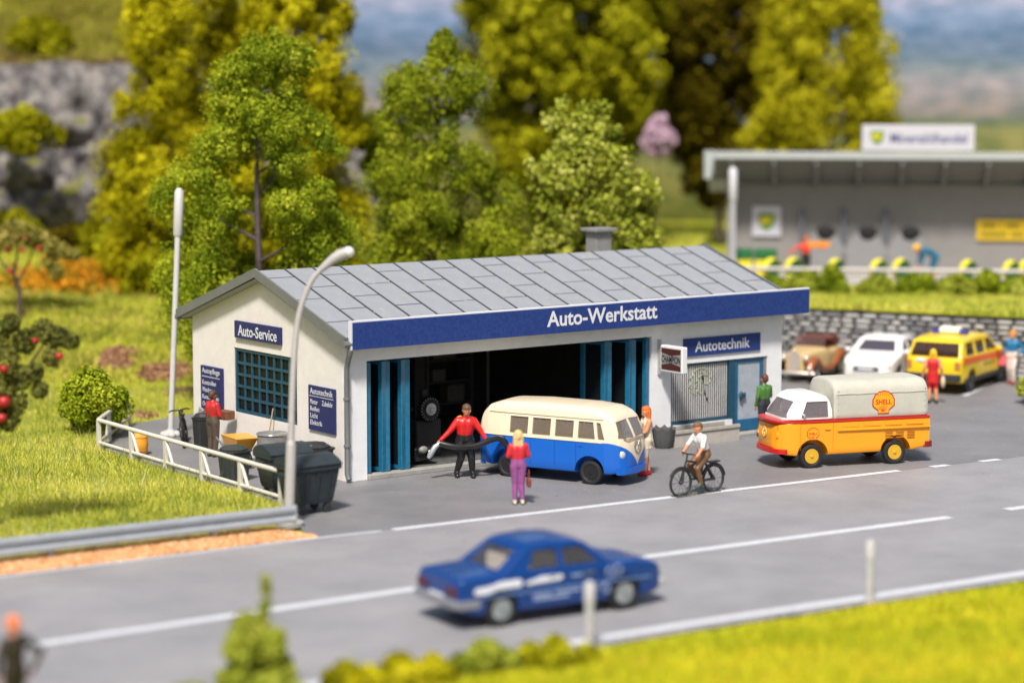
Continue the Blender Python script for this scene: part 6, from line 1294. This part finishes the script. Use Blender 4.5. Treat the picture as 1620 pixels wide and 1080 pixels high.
def tree(label, l, d, z, prof, m, n, size, rc, dens=1., bark=BARK, seed=1, gap=None, group='trees behind the workshop', shell=.8, name='tree', jitter=.12, flat=1.15, limbs=9, r0=.17, core=85):
    """prof: (height, left, right) extents; leaf clumps fill that volume, thickest near its skin"""
    p = ld(l, d, z); root = thing(name, label, 'tree', p, 0, group); H = max(q[0] for q in prof); hs = [q[0] for q in prof][::-1] if prof[0][0] > prof[-1][0] else [q[0] for q in prof]
    pr_ = sorted(prof); hs = [q[0] for q in pr_]; h0 = hs[0]; Cs = []; Rs = []; r_ = np.random.default_rng(seed)
    vol = sum(.5 * ((a[1] + a[2]) ** 2 + (b[1] + b[2]) ** 2) * (b[0] - a[0]) for a, b in zip(pr_[:-1], pr_[1:])) * .8; K = int(dens * vol / (rc ** 3 * 3.0)) + 14
    tries = 0
    while len(Cs) < K and tries < K * 20:
        tries += 1; h = r_.uniform(h0, hs[-1]); L_ = np.interp(h, hs, [q[1] for q in pr_]); R2 = np.interp(h, hs, [q[2] for q in pr_]); mid_ = (R2 - L_) / 2; hw_ = max(.05, (L_ + R2) / 2 - rc * .45)
        if r_.uniform(0, hs[-1]) > hw_ * 3 + 3: continue
        a = r_.uniform(0, 6.283); q = math.sqrt(r_.uniform(.3 if hw_ > rc * 1.5 else 0, 1)); x = mid_ + hw_ * q * math.cos(a); y = hw_ * .9 * q * math.sin(a)
        if gap and gap(x, y, h): continue
        rr = rc * r_.uniform(.6, 1.25) * (1 if hw_ > rc else .75); v = RT * x + FW * y; Cs.append((v.x, v.y, h)); Rs.append(rr)
    Cs, Rs = np.array(Cs), np.array(Rs)
    # each lobe carries smaller tufts on its outer side, each tuft carries the leaf crumbs
    Mt = 11; dv = r_.normal(0, 1, (len(Cs), Mt, 3)); out = Cs * np.array([1, 1, 0]) ; out = out / (np.linalg.norm(out, axis=1, keepdims=True) + .3); out[:, 2] = .45
    dv = dv / np.linalg.norm(dv, axis=2, keepdims=True) + out[:, None] * .75; dv /= np.linalg.norm(dv, axis=2, keepdims=True)
    tc2 = Cs[:, None] + dv * (Rs[:, None, None] * r_.uniform(.62, 1.08, (len(Cs), Mt, 1))); tr = (Rs[:, None] * r_.uniform(.30, .5, (len(Cs), Mt))).ravel()
    tt0 = np.clip((r_.uniform(.3, .7, len(Cs))[:, None] + r_.normal(0, .13, (len(Cs), Mt))), 0, 1).ravel()
    P1, d1 = clump_points(tc2.reshape(-1, 3), tr, n); t1 = np.repeat(tt0, n) + RNG.normal(0, jitter, len(P1)); s1 = RNG.uniform(.6, 1.25, len(P1)) * size
    nc_ = core; P2, d2 = clump_points(Cs, Rs * .78, nc_, 1.); t2 = np.repeat(r_.uniform(.3, .7, len(Cs)), nc_) + RNG.normal(0, .1, len(P2)); s2 = np.repeat(Rs, nc_) * RNG.uniform(.06, .11, len(P2))
    V, Q, tt = crumbs(np.concatenate([P1, P2]), np.concatenate([d1, d2]), np.concatenate([s1, s2]), np.clip(np.concatenate([t1, t2]), 0, 1), flat); link('crown', npmesh('crown', V, Q, tt), m, root)
    branches(root, H * .93, max(q[1] + q[2] for q in prof) * .42, bark, r0, limbs, .3, seed); return root
F_GREEN = foliage_mat('leaf_green', [(0, (.075, .12, .009)), (.35, (.185, .245, .014)), (.65, (.33, .39, .022)), (1, (.52, .53, .055))])
F_DEEP = foliage_mat('leaf_deep', [(0, (.07, .10, .007)), (.4, (.18, .225, .013)), (.7, (.31, .355, .02)), (1, (.48, .49, .045))])
F_YEL = foliage_mat('leaf_yellow', [(0, (.14, .125, .004)), (.35, (.31, .285, .007)), (.65, (.51, .46, .011)), (1, (.70, .62, .03))])
F_LIME = foliage_mat('leaf_lime', [(0, (.12, .16, .015)), (.4, (.27, .31, .03)), (.7, (.42, .45, .06)), (1, (.58, .58, .15))])
F_OLIVE = foliage_mat('leaf_olive', [(0, (.09, .085, .003)), (.4, (.22, .215, .007)), (.7, (.40, .39, .012)), (1, (.58, .55, .03))])
F_BROWN = foliage_mat('leaf_brown', [(0, (.04, .03, .003)), (.4, (.09, .07, .005)), (.75, (.15, .12, .007)), (1, (.22, .18, .012))])
def L(u, d): return (u - 810) / 3721.2 * d
def hz_(l, d): p = ld(l, d); return float(height(np.array([p.x]), np.array([p.y]))[0])
t1gap = lambda x, y, h: (y < .9 and abs(x - .0) < .8 and 3.4 < h < 7.6) or (y < 0 and abs(x + .9) < .35 and 4.3 < h < 5.0)
tree('green tree with bare dark trunk showing, right behind the gable', L(412, 73), 73, .1, [(10.95, .35, 1.5), (10.2, 1.3, 2.0), (9.3, 1.75, 2.25), (8.3, 1.5, 2.2), (7.4, 2.0, 2.4), (6.3, 3.1, 2.9), (5.2, 2.6, 2.8), (4.2, 3.2, 2.9), (3.0, 3.3, 2.6), (1.9, 2.8, 2.0)], F_GREEN, 120, .032, .78, .8, BARKV, 3, t1gap, r0=.15)
tree('dark green pyramid tree with knobbly crown behind the roof middle', L(690, 79), 79, .6, [(10.75, .25, .75), (9.9, 1.3, 1.0), (9.0, 1.7, 1.6), (7.6, 1.75, 1.95), (6.2, 2.1, 1.9), (5.0, 2.3, 2.7), (3.8, 2.4, 3.1), (2.6, 2.2, 2.8), (1.6, 1.8, 2.0)], F_DEEP, 115, .036, .78, .8, BARK, 5)
tree('loose leafed lime green tree left of the chimney', L(935, 79), 79, .8, [(8.75, .95, -.5), (8.1, 1.35, .2), (7.2, 1.7, 1.4), (5.7, 1.85, 1.95), (4.4, 1.8, 2.4), (3.3, 2.1, 2.4), (2.2, 1.8, 2.0)], F_LIME, 26, .07, .62, .75, BARK, 8, flat=.2, jitter=.2, core=6)
tree('tall yellow green tree at the far left behind the gable tree', L(290, 91), 91, 1.6, [(13.4, 1.2, 2.0), (11.8, 1.8, 2.6), (9.6, 2.0, 2.8), (7.2, 2.6, 2.8), (5.0, 3.1, 2.8), (2.6, 3.5, 2.6), (1.2, 3.0, 2.0)], F_YEL, 80, .058, 1.0, 1.2, BARK, 11)
tree('golden yellow tree behind the gable tree, top reaching the frame', L(465, 89), 89, 1.4, [(12.6, 1.6, 1.8), (11.6, 2.2, 2.1), (9.5, 2.2, 2.2), (7.2, 2.1, 2.3), (5.0, 2.2, 2.6), (2.6, 2.4, 2.4), (1.3, 2, 2)], F_YEL, 80, .058, 1.0, 1.2, BARK, 12)
tree('huge dark olive tree in the middle background', L(885, 113), 113, 2.0, [(16.5, 3.0, 3.4), (13.5, 4.2, 4.6), (10.5, 4.3, 4.8), (7.5, 4.0, 4.6), (5.0, 3.4, 3.9), (3.0, 2.4, 3.0), (1.4, 1.6, 1.8)], F_OLIVE, 65, .11, 1.4, 1.5, BARK, 14, group='tall trees in the background')
tree('brownish dark tree with sky gaps right of the olive tree', L(1135, 118), 118, 2.0, [(16, 2.6, 2.8), (13, 3.3, 3.2), (10.5, 3.2, 3.0), (8, 2.9, 2.6), (5.5, 2.2, 1.9), (3.2, 1.6, 1.3), (1.5, 1.0, .9)], F_BROWN, 65, .11, 1.2, 1.2, BARK, 15, group='tall trees in the background')
tree('bright yellow green cone tree behind the shed roof', L(1300, 111), 111, 2.0, [(13.2, 1.0, 1.2), (12.2, 2.0, 2.1), (10, 2.5, 2.8), (7.5, 2.8, 3.1), (5.5, 3.3, 3.3), (3, 3.3, 3.2), (1.5, 2.5, 2.5)], foliage_mat('leaf_bright', [(0, (.16, .14, .006)), (.35, (.34, .31, .01)), (.65, (.50, .46, .015)), (1, (.66, .60, .05))]), 80, .08, 1.15, 1.4, BARK, 16, group='tall trees in the background')
tree('pink blossoming small tree far behind the roof', L(1042, 109), 109, 2.0, [(6.3, .25, .25), (5.9, .6, .55), (5.3, .65, .6), (4.8, .4, .4)], foliage_mat('leaf_pink', [(0, (.52, .34, .44)), (1, (.72, .54, .64))]), 60, .07, .4, 1.6, BARK, 17, group='tall trees in the background', limbs=2, r0=.05)
tree('small round green tree before the rocks right of the golden tree', L(602, 94), 94, 2.5, [(6.3, .5, .4), (5.6, 1.0, .9), (4.8, 1.05, 1.0), (4.0, .8, .8)], F_DEEP, 50, .06, .6, 1.2, BARK, 18, limbs=3, r0=.07)
def bush(label, p, rx, rz_, m, n=420, size=.05, K=14, rc=.3, seed=0, group=None, name='bush', stem=True):
    root = thing(name, label, 'bush', p, 0, group); r_ = np.random.default_rng(seed + 50); a = r_.uniform(0, 6.283, K); q = np.sqrt(r_.uniform(0, 1, K)); h = r_.uniform(.12, 1, K)
    rad = rx * q * np.sqrt(np.clip(1.05 - h ** 2, .05, 1)); C_ = np.stack([rad * np.cos(a), rad * np.sin(a), h * (rz_ - rc * .5)], 1); crown_from('foliage', C_, rc * r_.uniform(.7, 1.25, K), n, size, m, root)
    b = MB(); b.tube([(0, 0, -.1), (.03, .02, rz_ * .3), (.05, 0, rz_ * .6)], [.05, .04, .02], 6); b.build('stem', BARK, root); return root
def zat(x, y): return float(height(np.array([x]), np.array([y]))[0])
bush('dense green bush in the grass behind the railing corner', (-1.75, 10.7, zat(-1.75, 10.7)), 1.0, 1.75, F_GREEN, 520, .042, 26, .34, 1)
bush('loose olive bush at the right frame edge by the parking bays', (25.3, -.95, .05), .75, 1.15, F_LIME, 300, .06, 14, .3, 2)
for k, (s, o_, rx, h, sd2) in enumerate(((1.9, -2.4, .75, .75, 3), (3.0, -2.2, 1.0, .95, 4), (4.6, -2.6, .7, .65, 5), (6.1, -2.3, .9, .7, 6), (7.6, -2.7, .8, .7, 7), (8.9, -2.4, .9, .9, 8), (10.3, -2.6, .9, .8, 9), (.7, -1.9, .6, .6, 10))):
    bush(('low green bush on the terrace edge, ' + ('second', 'third and largest', 'fourth', 'fifth', 'sixth', 'seventh', 'eighth', 'first')[k] + ' from the left'), fl(s, o_, 2.08), rx, h, F_GREEN if k % 2 else F_LIME, 300, .065, 14, .28, sd2, 'bushes on the terrace edge')
bush('dark round bush on top of the rocky hill', ld(L(75, 108), 108, hz_(L(75, 108), 108)), 1.5, 1.6, F_OLIVE, 260, .1, 16, .55, 21)
bush('moss green bush hanging on the rock face', ld(L(45, 99), 97.6, 7.3), 1.5, 1.5, F_OLIVE, 300, .09, 18, .45, 22)
bush('small green bush behind the workshop roof middle', ld(L(690, 76), 76, .4), .6, 3.6, F_DEEP, 300, .055, 22, .36, 23)
for k, (u, d_, h_) in enumerate(((505, 85, 1.9), (560, 84, 2.3), (610, 86, 1.6), (330, 86, 2.2), (820, 88, 2.0), (790, 83, 3.4), (1010, 92, 1.5), (240, 88, 1.5))):
    bush('green undergrowth bush behind the workshop, ' + ('left of the pyramid tree', 'at the foot of the golden tree', 'before the rocks by the round tree', 'under the tall yellow tree', 'under the olive tree left side', 'right beside the pyramid tree', 'under the olive tree right side', 'at the far left of the yellow tree')[k], ld(L(u, d_), d_, hz_(L(u, d_), d_)), 1.2, h_, (F_LIME, F_YEL, F_GREEN, F_OLIVE)[k % 4] if k != 5 else F_DEEP, 280, .07, 20, .45, 30 + k, 'undergrowth behind the workshop')
# apple trees
APL = mat('apple_red', (.40, .02, .02), .35, var=.2)
def apple_tree(label, p, trunk, cl, fm, n, size, apples, seed):
    root = thing('apple_tree', label, 'tree', p, 0, 'apple trees on the slope'); b = MB(); b.tube(trunk[0], trunk[1], 8); b.build('trunk', BARK, root, 60)
    for br_ in trunk[2]: b = MB(); b.tube(br_, [.06, .04, .02][:len(br_)], 6); b.build('limb', BARK, root, 60)
    crown_from('crown', np.array([c[:3] for c in cl]), np.array([c[3] for c in cl]), n, size, fm, root)
    for a in apples: b = MB(); b.lathe([(.02, -.9), (.6, -.8), (.95, -.2), (1, .2), (.75, .75), (.25, .85), (.05, .7)], n=10); me = b.mesh('apple'); o = link('apple', me, APL, root, 60); o.location = a[:3]; o.scale = (a[3],) * 3
F_APP = foliage_mat('leaf_apple', [(0, (.13, .13, .03)), (.5, (.28, .25, .05)), (1, (.48, .40, .12))]); F_APD = foliage_mat('leaf_apple_dark', [(0, (.05, .06, .02)), (.5, (.12, .13, .03)), (1, (.25, .24, .06))])
def V3(x, y, z): v = RT * x + FW * y; return (v.x, v.y, z)
a1 = L(28, 84); p1 = ld(a1, 84, hz_(a1, 84))
apple_tree('small apple tree with flat yellowish crown on the left slope', p1, ([V3(0, 0, -.1), V3(.0, 0, .9), V3(-.2, 0, 1.7)], [.11, .09, .07], [[V3(-.1, 0, 1.3), V3(.3, 0, 1.9), V3(.5, .1, 2.5)], [V3(-.2, 0, 1.6), V3(-.6, 0, 2.0), V3(-.9, 0, 2.5)], [V3(-.2, 0, 1.6), V3(-.1, .2, 2.3), V3(.0, .2, 2.9)]]),
    [(*V3(x, y, z), r_) for x, y, z, r_ in ((-.9, 0, 2.7, .4), (-.5, .3, 3.0, .4), (0, 0, 3.1, .42), (.4, -.2, 3.0, .4), (.8, .1, 2.8, .36), (1.2, 0, 2.6, .32), (1.6, 0, 2.45, .28), (1.95, 0, 2.3, .22), (-.3, -.4, 2.9, .35), (.5, .5, 2.8, .35), (1.1, .1, 2.05, .3), (1.3, .1, 1.7, .26), (-1.1, .2, 2.9, .4), (-.2, .1, 3.3, .3))], F_APP, 260, .06,
    [(*V3(x, -.35, z), r_) for x, z, r_ in ((.35, 2.9, .12), (-.3, 2.5, .13), (.2, 2.5, .1), (.8, 2.55, .1), (-.7, 2.7, .1), (-.25, 1.75, .11), (.0, 2.9, .08))], 1)
a2 = L(-30, 52); p2 = ld(a2, 52, .1)
apple_tree('dark apple tree with big red apples at the left frame edge', p2, ([V3(-.1, 0, -.1), V3(-.15, 0, 1.4), V3(-.05, 0, 2.8)], [.13, .1, .07], [[V3(-.1, 0, 2.2), V3(.6, 0, 3.2), V3(1.3, 0, 4.2)], [V3(-.1, 0, 2.5), V3(-.3, 0, 3.6), V3(-.2, .1, 4.6)], [V3(-.1, 0, 2.0), V3(.3, 0, 2.5), V3(.6, 0, 3.0)]]),
    [(*V3(x, y, z), r_) for x, y, z, r_ in ((.3, 0, 3.2, .36), (.6, .1, 2.95, .32), (.75, 0, 3.5, .3), (.45, -.1, 3.9, .34), (.2, .2, 4.4, .34), (.9, 0, 4.3, .28), (1.3, .1, 4.5, .28), (1.65, 0, 4.4, .24), (1.92, 0, 4.3, .18), (1.5, 0, 3.95, .22), (1.1, 0, 3.6, .2), (.1, 0, 2.65, .34), (.5, -.1, 2.55, .26), (-.3, 0, 3.4, .5), (-.4, 0, 4.2, .5), (0, 0, 4.85, .25), (1.2, 0, 3.2, .18), (.0, -.3, 3.0, .3), (.6, 0, 4.7, .2))], F_APD, 360, .042,
    [(*V3(x, -.36, z), r_) for x, z, r_ in ((.5, 3.72, .10), (.48, 2.98, .15), (.42, 2.62, .12), (1.73, 4.0, .09), (1.2, 4.35, .07))], 2)
# orange flowering patch on the slope
l0 = L(165, 92); P_ = []
N = 5000; uu = RNG.normal(0, 1, N) * 1.5; dd = RNG.normal(0, 1, N) * 1.2; ll = l0 + uu; dv = 91 + dd + .35 * uu; X_ = CAM.x + FW.x * dv + RT.x * ll; Y_ = CAM.y + FW.y * dv + RT.y * ll; Z_ = height(X_, Y_) + RNG.uniform(.02, .35, N)
V_, Q_, T_ = crumbs(np.stack([X_, Y_, Z_], 1), np.tile([[0, 0, 1.]], (N, 1)), RNG.uniform(.05, .11, N), RNG.uniform(0, 1, N))
o = link('flower_patch', npmesh('flower_patch', V_, Q_, T_), foliage_mat('flower_orange', [(0, (.20, .20, .02)), (.35, (.40, .22, .015)), (.7, (.66, .24, .015)), (1, (.75, .34, .03))])); tag(o, 'orange flowering ground cover on the slope below the rocks', 'flowers', kind='stuff')
# foreground shrubs
bush('slim spiky shrub close to the viewer at the bottom edge', (-12.5, -16.65, .1), .5, 1.25, F_LIME, 300, .05, 26, .22, 41); bush('pointed tip shoot of the shrub close to the viewer', (-12.28, -16.62, .9), .06, 1.1, F_LIME, 160, .03, 8, .075, 42)
for k, (x, y, rx, h) in enumerate(((-13.9, -16.9, .35, .42), (-11.2, -17.4, .5, .5), (-9.9, -17.6, .6, .6), (-8.6, -17.75, .6, .55), (-7.3, -18.0, .6, .62), (-10.9, -18.3, .8, .7), (-12.7, -17.3, .5, .45))):
    h *= .72; bush('low blurred bush on the near verge, ' + ('leftmost', 'right of the spiky shrub', 'below the saloon tail', 'below the saloon rear wheel', 'left of the near marker post', 'lowest at the bottom edge', 'left of the spiky shrub')[k], (x, y, .08), rx, h, (F_LIME, F_OLIVE, F_YEL)[k % 3], 260, .055, 10, .2, 60 + k, 'low bushes on the near verge')

# ---- grass
def grass(name, label, l0_, l1_, d0, d1, dens, hmin, hmax, wd, cond, m, zfun=height, crumb=.35):
    N = int(dens * (l1_ - l0_) * (d1 - d0)); l = RNG.uniform(l0_, l1_, N); d = RNG.uniform(d0, d1, N); X = CAM.x + FW.x * d + RT.x * l; Y = CAM.y + FW.y * d + RT.y * l
    k = cond(X, Y, l, d) & (np.abs(l) < .25 * d + .5); X, Y = X[k], Y[k]; N = len(X); Z = zfun(X, Y); patch = .5 + .5 * wav(X, Y, 1.1, 9) * .9
    hh = RNG.uniform(hmin, hmax, N) * (.6 + .8 * np.clip(patch, 0, 1)) * np.where(Y < nea_y(X), np.clip((nea_y(X) - .3 - Y) / 1.6, .22, 1), 1); a = RNG.uniform(0, 6.283, N); w2 = wd * RNG.uniform(.6, 1.3, N); tx, ty_ = RNG.normal(0, .35, N) * hh, RNG.normal(0, .35, N) * hh
    dx, dy = np.cos(a) * w2, np.sin(a) * w2; V = np.stack([np.stack([X - dx, Y - dy, Z - .02], 1), np.stack([X + dx, Y + dy, Z - .02], 1), np.stack([X + tx, Y + ty_, Z + hh], 1)], 1).reshape(-1, 3)
    tint = np.clip(.45 + .26 * wav(X, Y, 1.6, 4) + .12 * wav(X, Y, .35, 3) + RNG.normal(0, .25, N), 0, 1); Q = np.arange(N * 3).reshape(-1, 3)
    o = link(name, npmesh(name, V, Q, np.repeat(tint, 3)), m); tag(o, label, 'grass', kind='stuff'); return o
F_GRASS = foliage_mat('grass_blades', [(0, (.22, .29, .04)), (.3, (.48, .52, .07)), (.55, (.66, .65, .10)), (.8, (.78, .72, .13)), (1, (.82, .75, .30))], .3)
F_GRASY = foliage_mat('grass_blades_yellow', [(0, (.34, .40, .02)), (.3, (.55, .56, .03)), (.6, (.70, .66, .03)), (.85, (.78, .68, .05)), (1, (.80, .55, .05))], .3)
ok = lambda X, Y: ~(asphalt(X, Y) | asphalt(X + .18, Y) | asphalt(X - .18, Y))
SOIL = [(L(u, d_), d_, a_, b_) for u, d_, a_, b_ in ((180, 79, .75, 1.5), (258, 77.5, .9, 1.2), (290, 74, .6, .8), (215, 70.6, .5, .6))]
def soilmask(X, Y):
    l = (X - CAM.x) * RT.x + (Y - CAM.y) * RT.y; d = (X - CAM.x) * FW.x + (Y - CAM.y) * FW.y; r_ = np.ones(np.shape(X), bool)
    for a_, b_, c_, e_ in SOIL: r_ &= ((l - a_) / c_) ** 2 + ((d - b_) / e_) ** 2 + .9 * wav(X, Y, .33, 2) + .5 * wav(X, Y, .12, 5) > 1
    return r_
grass('lawn_grass', 'bright lime grass on the left lawn behind the crash barrier', -17, -2, 46, 76, 760, .04, .15, .017, lambda X, Y, l, d: ok(X, Y) & (Y > -4.84 - (X + 10.55) * .055 + .25) & ((X < -2.8) | (Y > 8.2)) & soilmask(X, Y), F_GRASS)
grass('slope_grass', 'yellow green grass on the slope under the rocks', -24, 6, 76, 99, 200, .08, .28, .04, lambda X, Y, l, d: ok(X, Y) & (behind_wall(X, Y) < -.2) & soilmask(X, Y) & (RNG.uniform(0, 1, X.shape) < .55 + .5 * wav(X, Y, 1.3, 12)), foliage_mat('grass_slope', [(0, (.14, .17, .03)), (.35, (.34, .37, .05)), (.65, (.52, .50, .08)), (.85, (.60, .52, .12)), (1, (.50, .33, .14))], .2))
grass('hill_grass', 'dry olive grass on the hill above the rocks', -26, -8, 101.5, 128, 60, .2, .6, .08, lambda X, Y, l, d: X < 1e9, foliage_mat('grass_dry', [(0, (.16, .12, .03)), (.5, (.30, .28, .04)), (1, (.42, .40, .07))], .2))
grass('verge_grass', 'yellow flowering grass on the near verge', -11, 14, 34, 54, 380, .06, .2, .026, lambda X, Y, l, d: Y < nea_y(X) - .46 + .12 * wav(X, Y, .6, 8), F_GRASY)
grass('terrace_grass', 'lime grass strip on the terrace above the stone wall', 6, 21, 78, 94, 170, .08, .26, .035, lambda X, Y, l, d: (behind_wall(X, Y) > .25) & ((X - FA.x) * FN.x + (Y - FA.y) * FN.y < .3), F_GRASS, zfun=lambda X, Y: np.full(X.shape, 2.1))
grass('far_grass', 'green meadow behind the workshop between the trees', -8, 14, 84, 125, 40, .2, .5, .08, lambda X, Y, l, d: (behind_wall(X, Y) > .5) & ((X - FA.x) * FD.x + (Y - FA.y) * FD.y < -3.2), F_GRASS, zfun=lambda X, Y: np.maximum(height(X, Y), 2.1))
grass('island_grass', 'grass tuft patch at the right frame edge', 13, 18, 70, 80, 260, .06, .2, .03, lambda X, Y, l, d: ok(X, Y) & (behind_wall(X, Y) < -.1), F_GRASS)

# bare soil patches, taller straw fibres and turf crumbs on the lawn
N = 12000; k_ = RNG.integers(0, len(SOIL), N); S_ = np.array(SOIL)[k_]; rr_ = np.sqrt(RNG.uniform(0, 1.15, N)); aa_ = RNG.uniform(0, 6.283, N); ll = S_[:, 0] + S_[:, 2] * rr_ * np.cos(aa_); dv = S_[:, 1] + S_[:, 3] * rr_ * np.sin(aa_)
X_ = CAM.x + FW.x * dv + RT.x * ll; Y_ = CAM.y + FW.y * dv + RT.y * ll; kk = ~soilmask(X_, Y_) & ok(X_, Y_); X_, Y_ = X_[kk], Y_[kk]; N = len(X_)
V_, Q_, T_ = crumbs(np.stack([X_, Y_, height(X_, Y_) + .03], 1), np.tile([[0, 0, 1.]], (N, 1)), RNG.uniform(.02, .07, N), RNG.uniform(0, 1, N), 1.)
o = link('bare_soil', npmesh('bare_soil', V_, Q_, T_), foliage_mat('soil_crumbs', [(0, (.16, .075, .04)), (.4, (.33, .17, .09)), (.75, (.46, .27, .16)), (1, (.6, .42, .26))], 0.)); tag(o, 'reddish bare soil patches in the lawn by the gable', 'soil', kind='stuff')
grass('straw_fibres', 'sparse tall grass fibres standing out of the lawn', -17, -2, 47, 74, 26, .25, .55, .012, lambda X, Y, l, d: ok(X, Y) & (Y > -4.4) & ((X < -2.8) | (Y > 8.2)), foliage_mat('fibre', [(0, (.12, .2, .03)), (.6, (.4, .45, .1)), (1, (.7, .66, .3))], .3))

for k, (u, d_, h_, rx_) in enumerate(((20, 96.5, 1.6, 1.6), (95, 96, 1.2, 1.3), (160, 95.5, 1.8, 1.4), (215, 94, 2.3, 1.5))):
    bush('scrub bush at the foot of the rock face, ' + ('at the frame edge', 'above the small apple tree', 'above the orange flowers', 'beside the tall yellow tree')[k], ld(L(u, d_), d_, hz_(L(u, d_), d_)), rx_, h_, (F_OLIVE, F_BROWN, F_OLIVE, F_GREEN)[k], 240, .08, 18, .45, 80 + k, 'scrub at the foot of the rocks')
# grit on the sealed surfaces and fallen fibres on the roof
def grit(name, label, X, Y, Z, smin, smax, m):
    N = len(X); V, Q, t_ = crumbs(np.stack([X, Y, Z], 1), np.tile([[0, 0, 1.]], (N, 1)), RNG.uniform(smin, smax, N), RNG.uniform(0, 1, N), 2.5); o = link(name, npmesh(name, V, Q, t_), m); tag(o, label, 'grit', kind='stuff')
N = 2600; X_ = RNG.uniform(-5, 24, N); Y_ = RNG.uniform(-9.5, 3, N); k = asphalt(X_, Y_) & ((Y_ < -.3) | (X_ > 15.3)); X_, Y_ = X_[k], Y_[k]
grit('road_grit', 'pale grit and specks scattered on the forecourt and road', X_, Y_, np.full(len(X_), .014), .004, .015, foliage_mat('grit_pale', [(0, (.12, .12, .12)), (.6, (.42, .42, .42)), (1, (.66, .66, .66))], 0.))
N = 130; X_ = RNG.uniform(1, 15, N); yy_ = RNG.uniform(.3, 3.8, N); zz_ = 5.105 + (yy_ - 3.98) * .324 + .052
b = MB()
for i in range(N):
    a = RNG.uniform(0, 6.28); q = RNG.uniform(.03, .11); p0 = Vector((X_[i], yy_[i], zz_[i])); p1 = p0 + Vector((math.cos(a) * q, math.sin(a) * q, math.sin(a) * q * .324 + .01)); b.cur = int(RNG.integers(0, 3)); b.tube([p0, p1], .006, 4)
o = b.build('roof_fibres', [mat('fibre_straw', (.7, .6, .3), .8), mat('fibre_pale', (.75, .75, .75), .8), mat('fibre_green', (.35, .5, .12), .8)], None); tag(o, 'loose straw and green fibres fallen on the grey roof', 'fibres', kind='stuff')

N = 5000; ll = L(110, 103) + RNG.uniform(-4.5, 4.5, N); dv = 105.0 + RNG.exponential(.9, N); X_ = CAM.x + FW.x * dv + RT.x * ll; Y_ = CAM.y + FW.y * dv + RT.y * ll
V_, Q_, T_ = crumbs(np.stack([X_, Y_, height(X_, Y_) + .1], 1), np.tile([[0, 0, 1.]], (N, 1)), RNG.uniform(.06, .16, N), RNG.uniform(0, 1, N), .8)
o = link('hill_soil', npmesh('hill_soil', V_, Q_, T_), foliage_mat('soil_pink', [(0, (.14, .08, .05)), (.5, (.33, .20, .14)), (1, (.5, .34, .25))], 0.)); tag(o, 'pinkish brown soil along the upper rock edge', 'soil', kind='stuff')
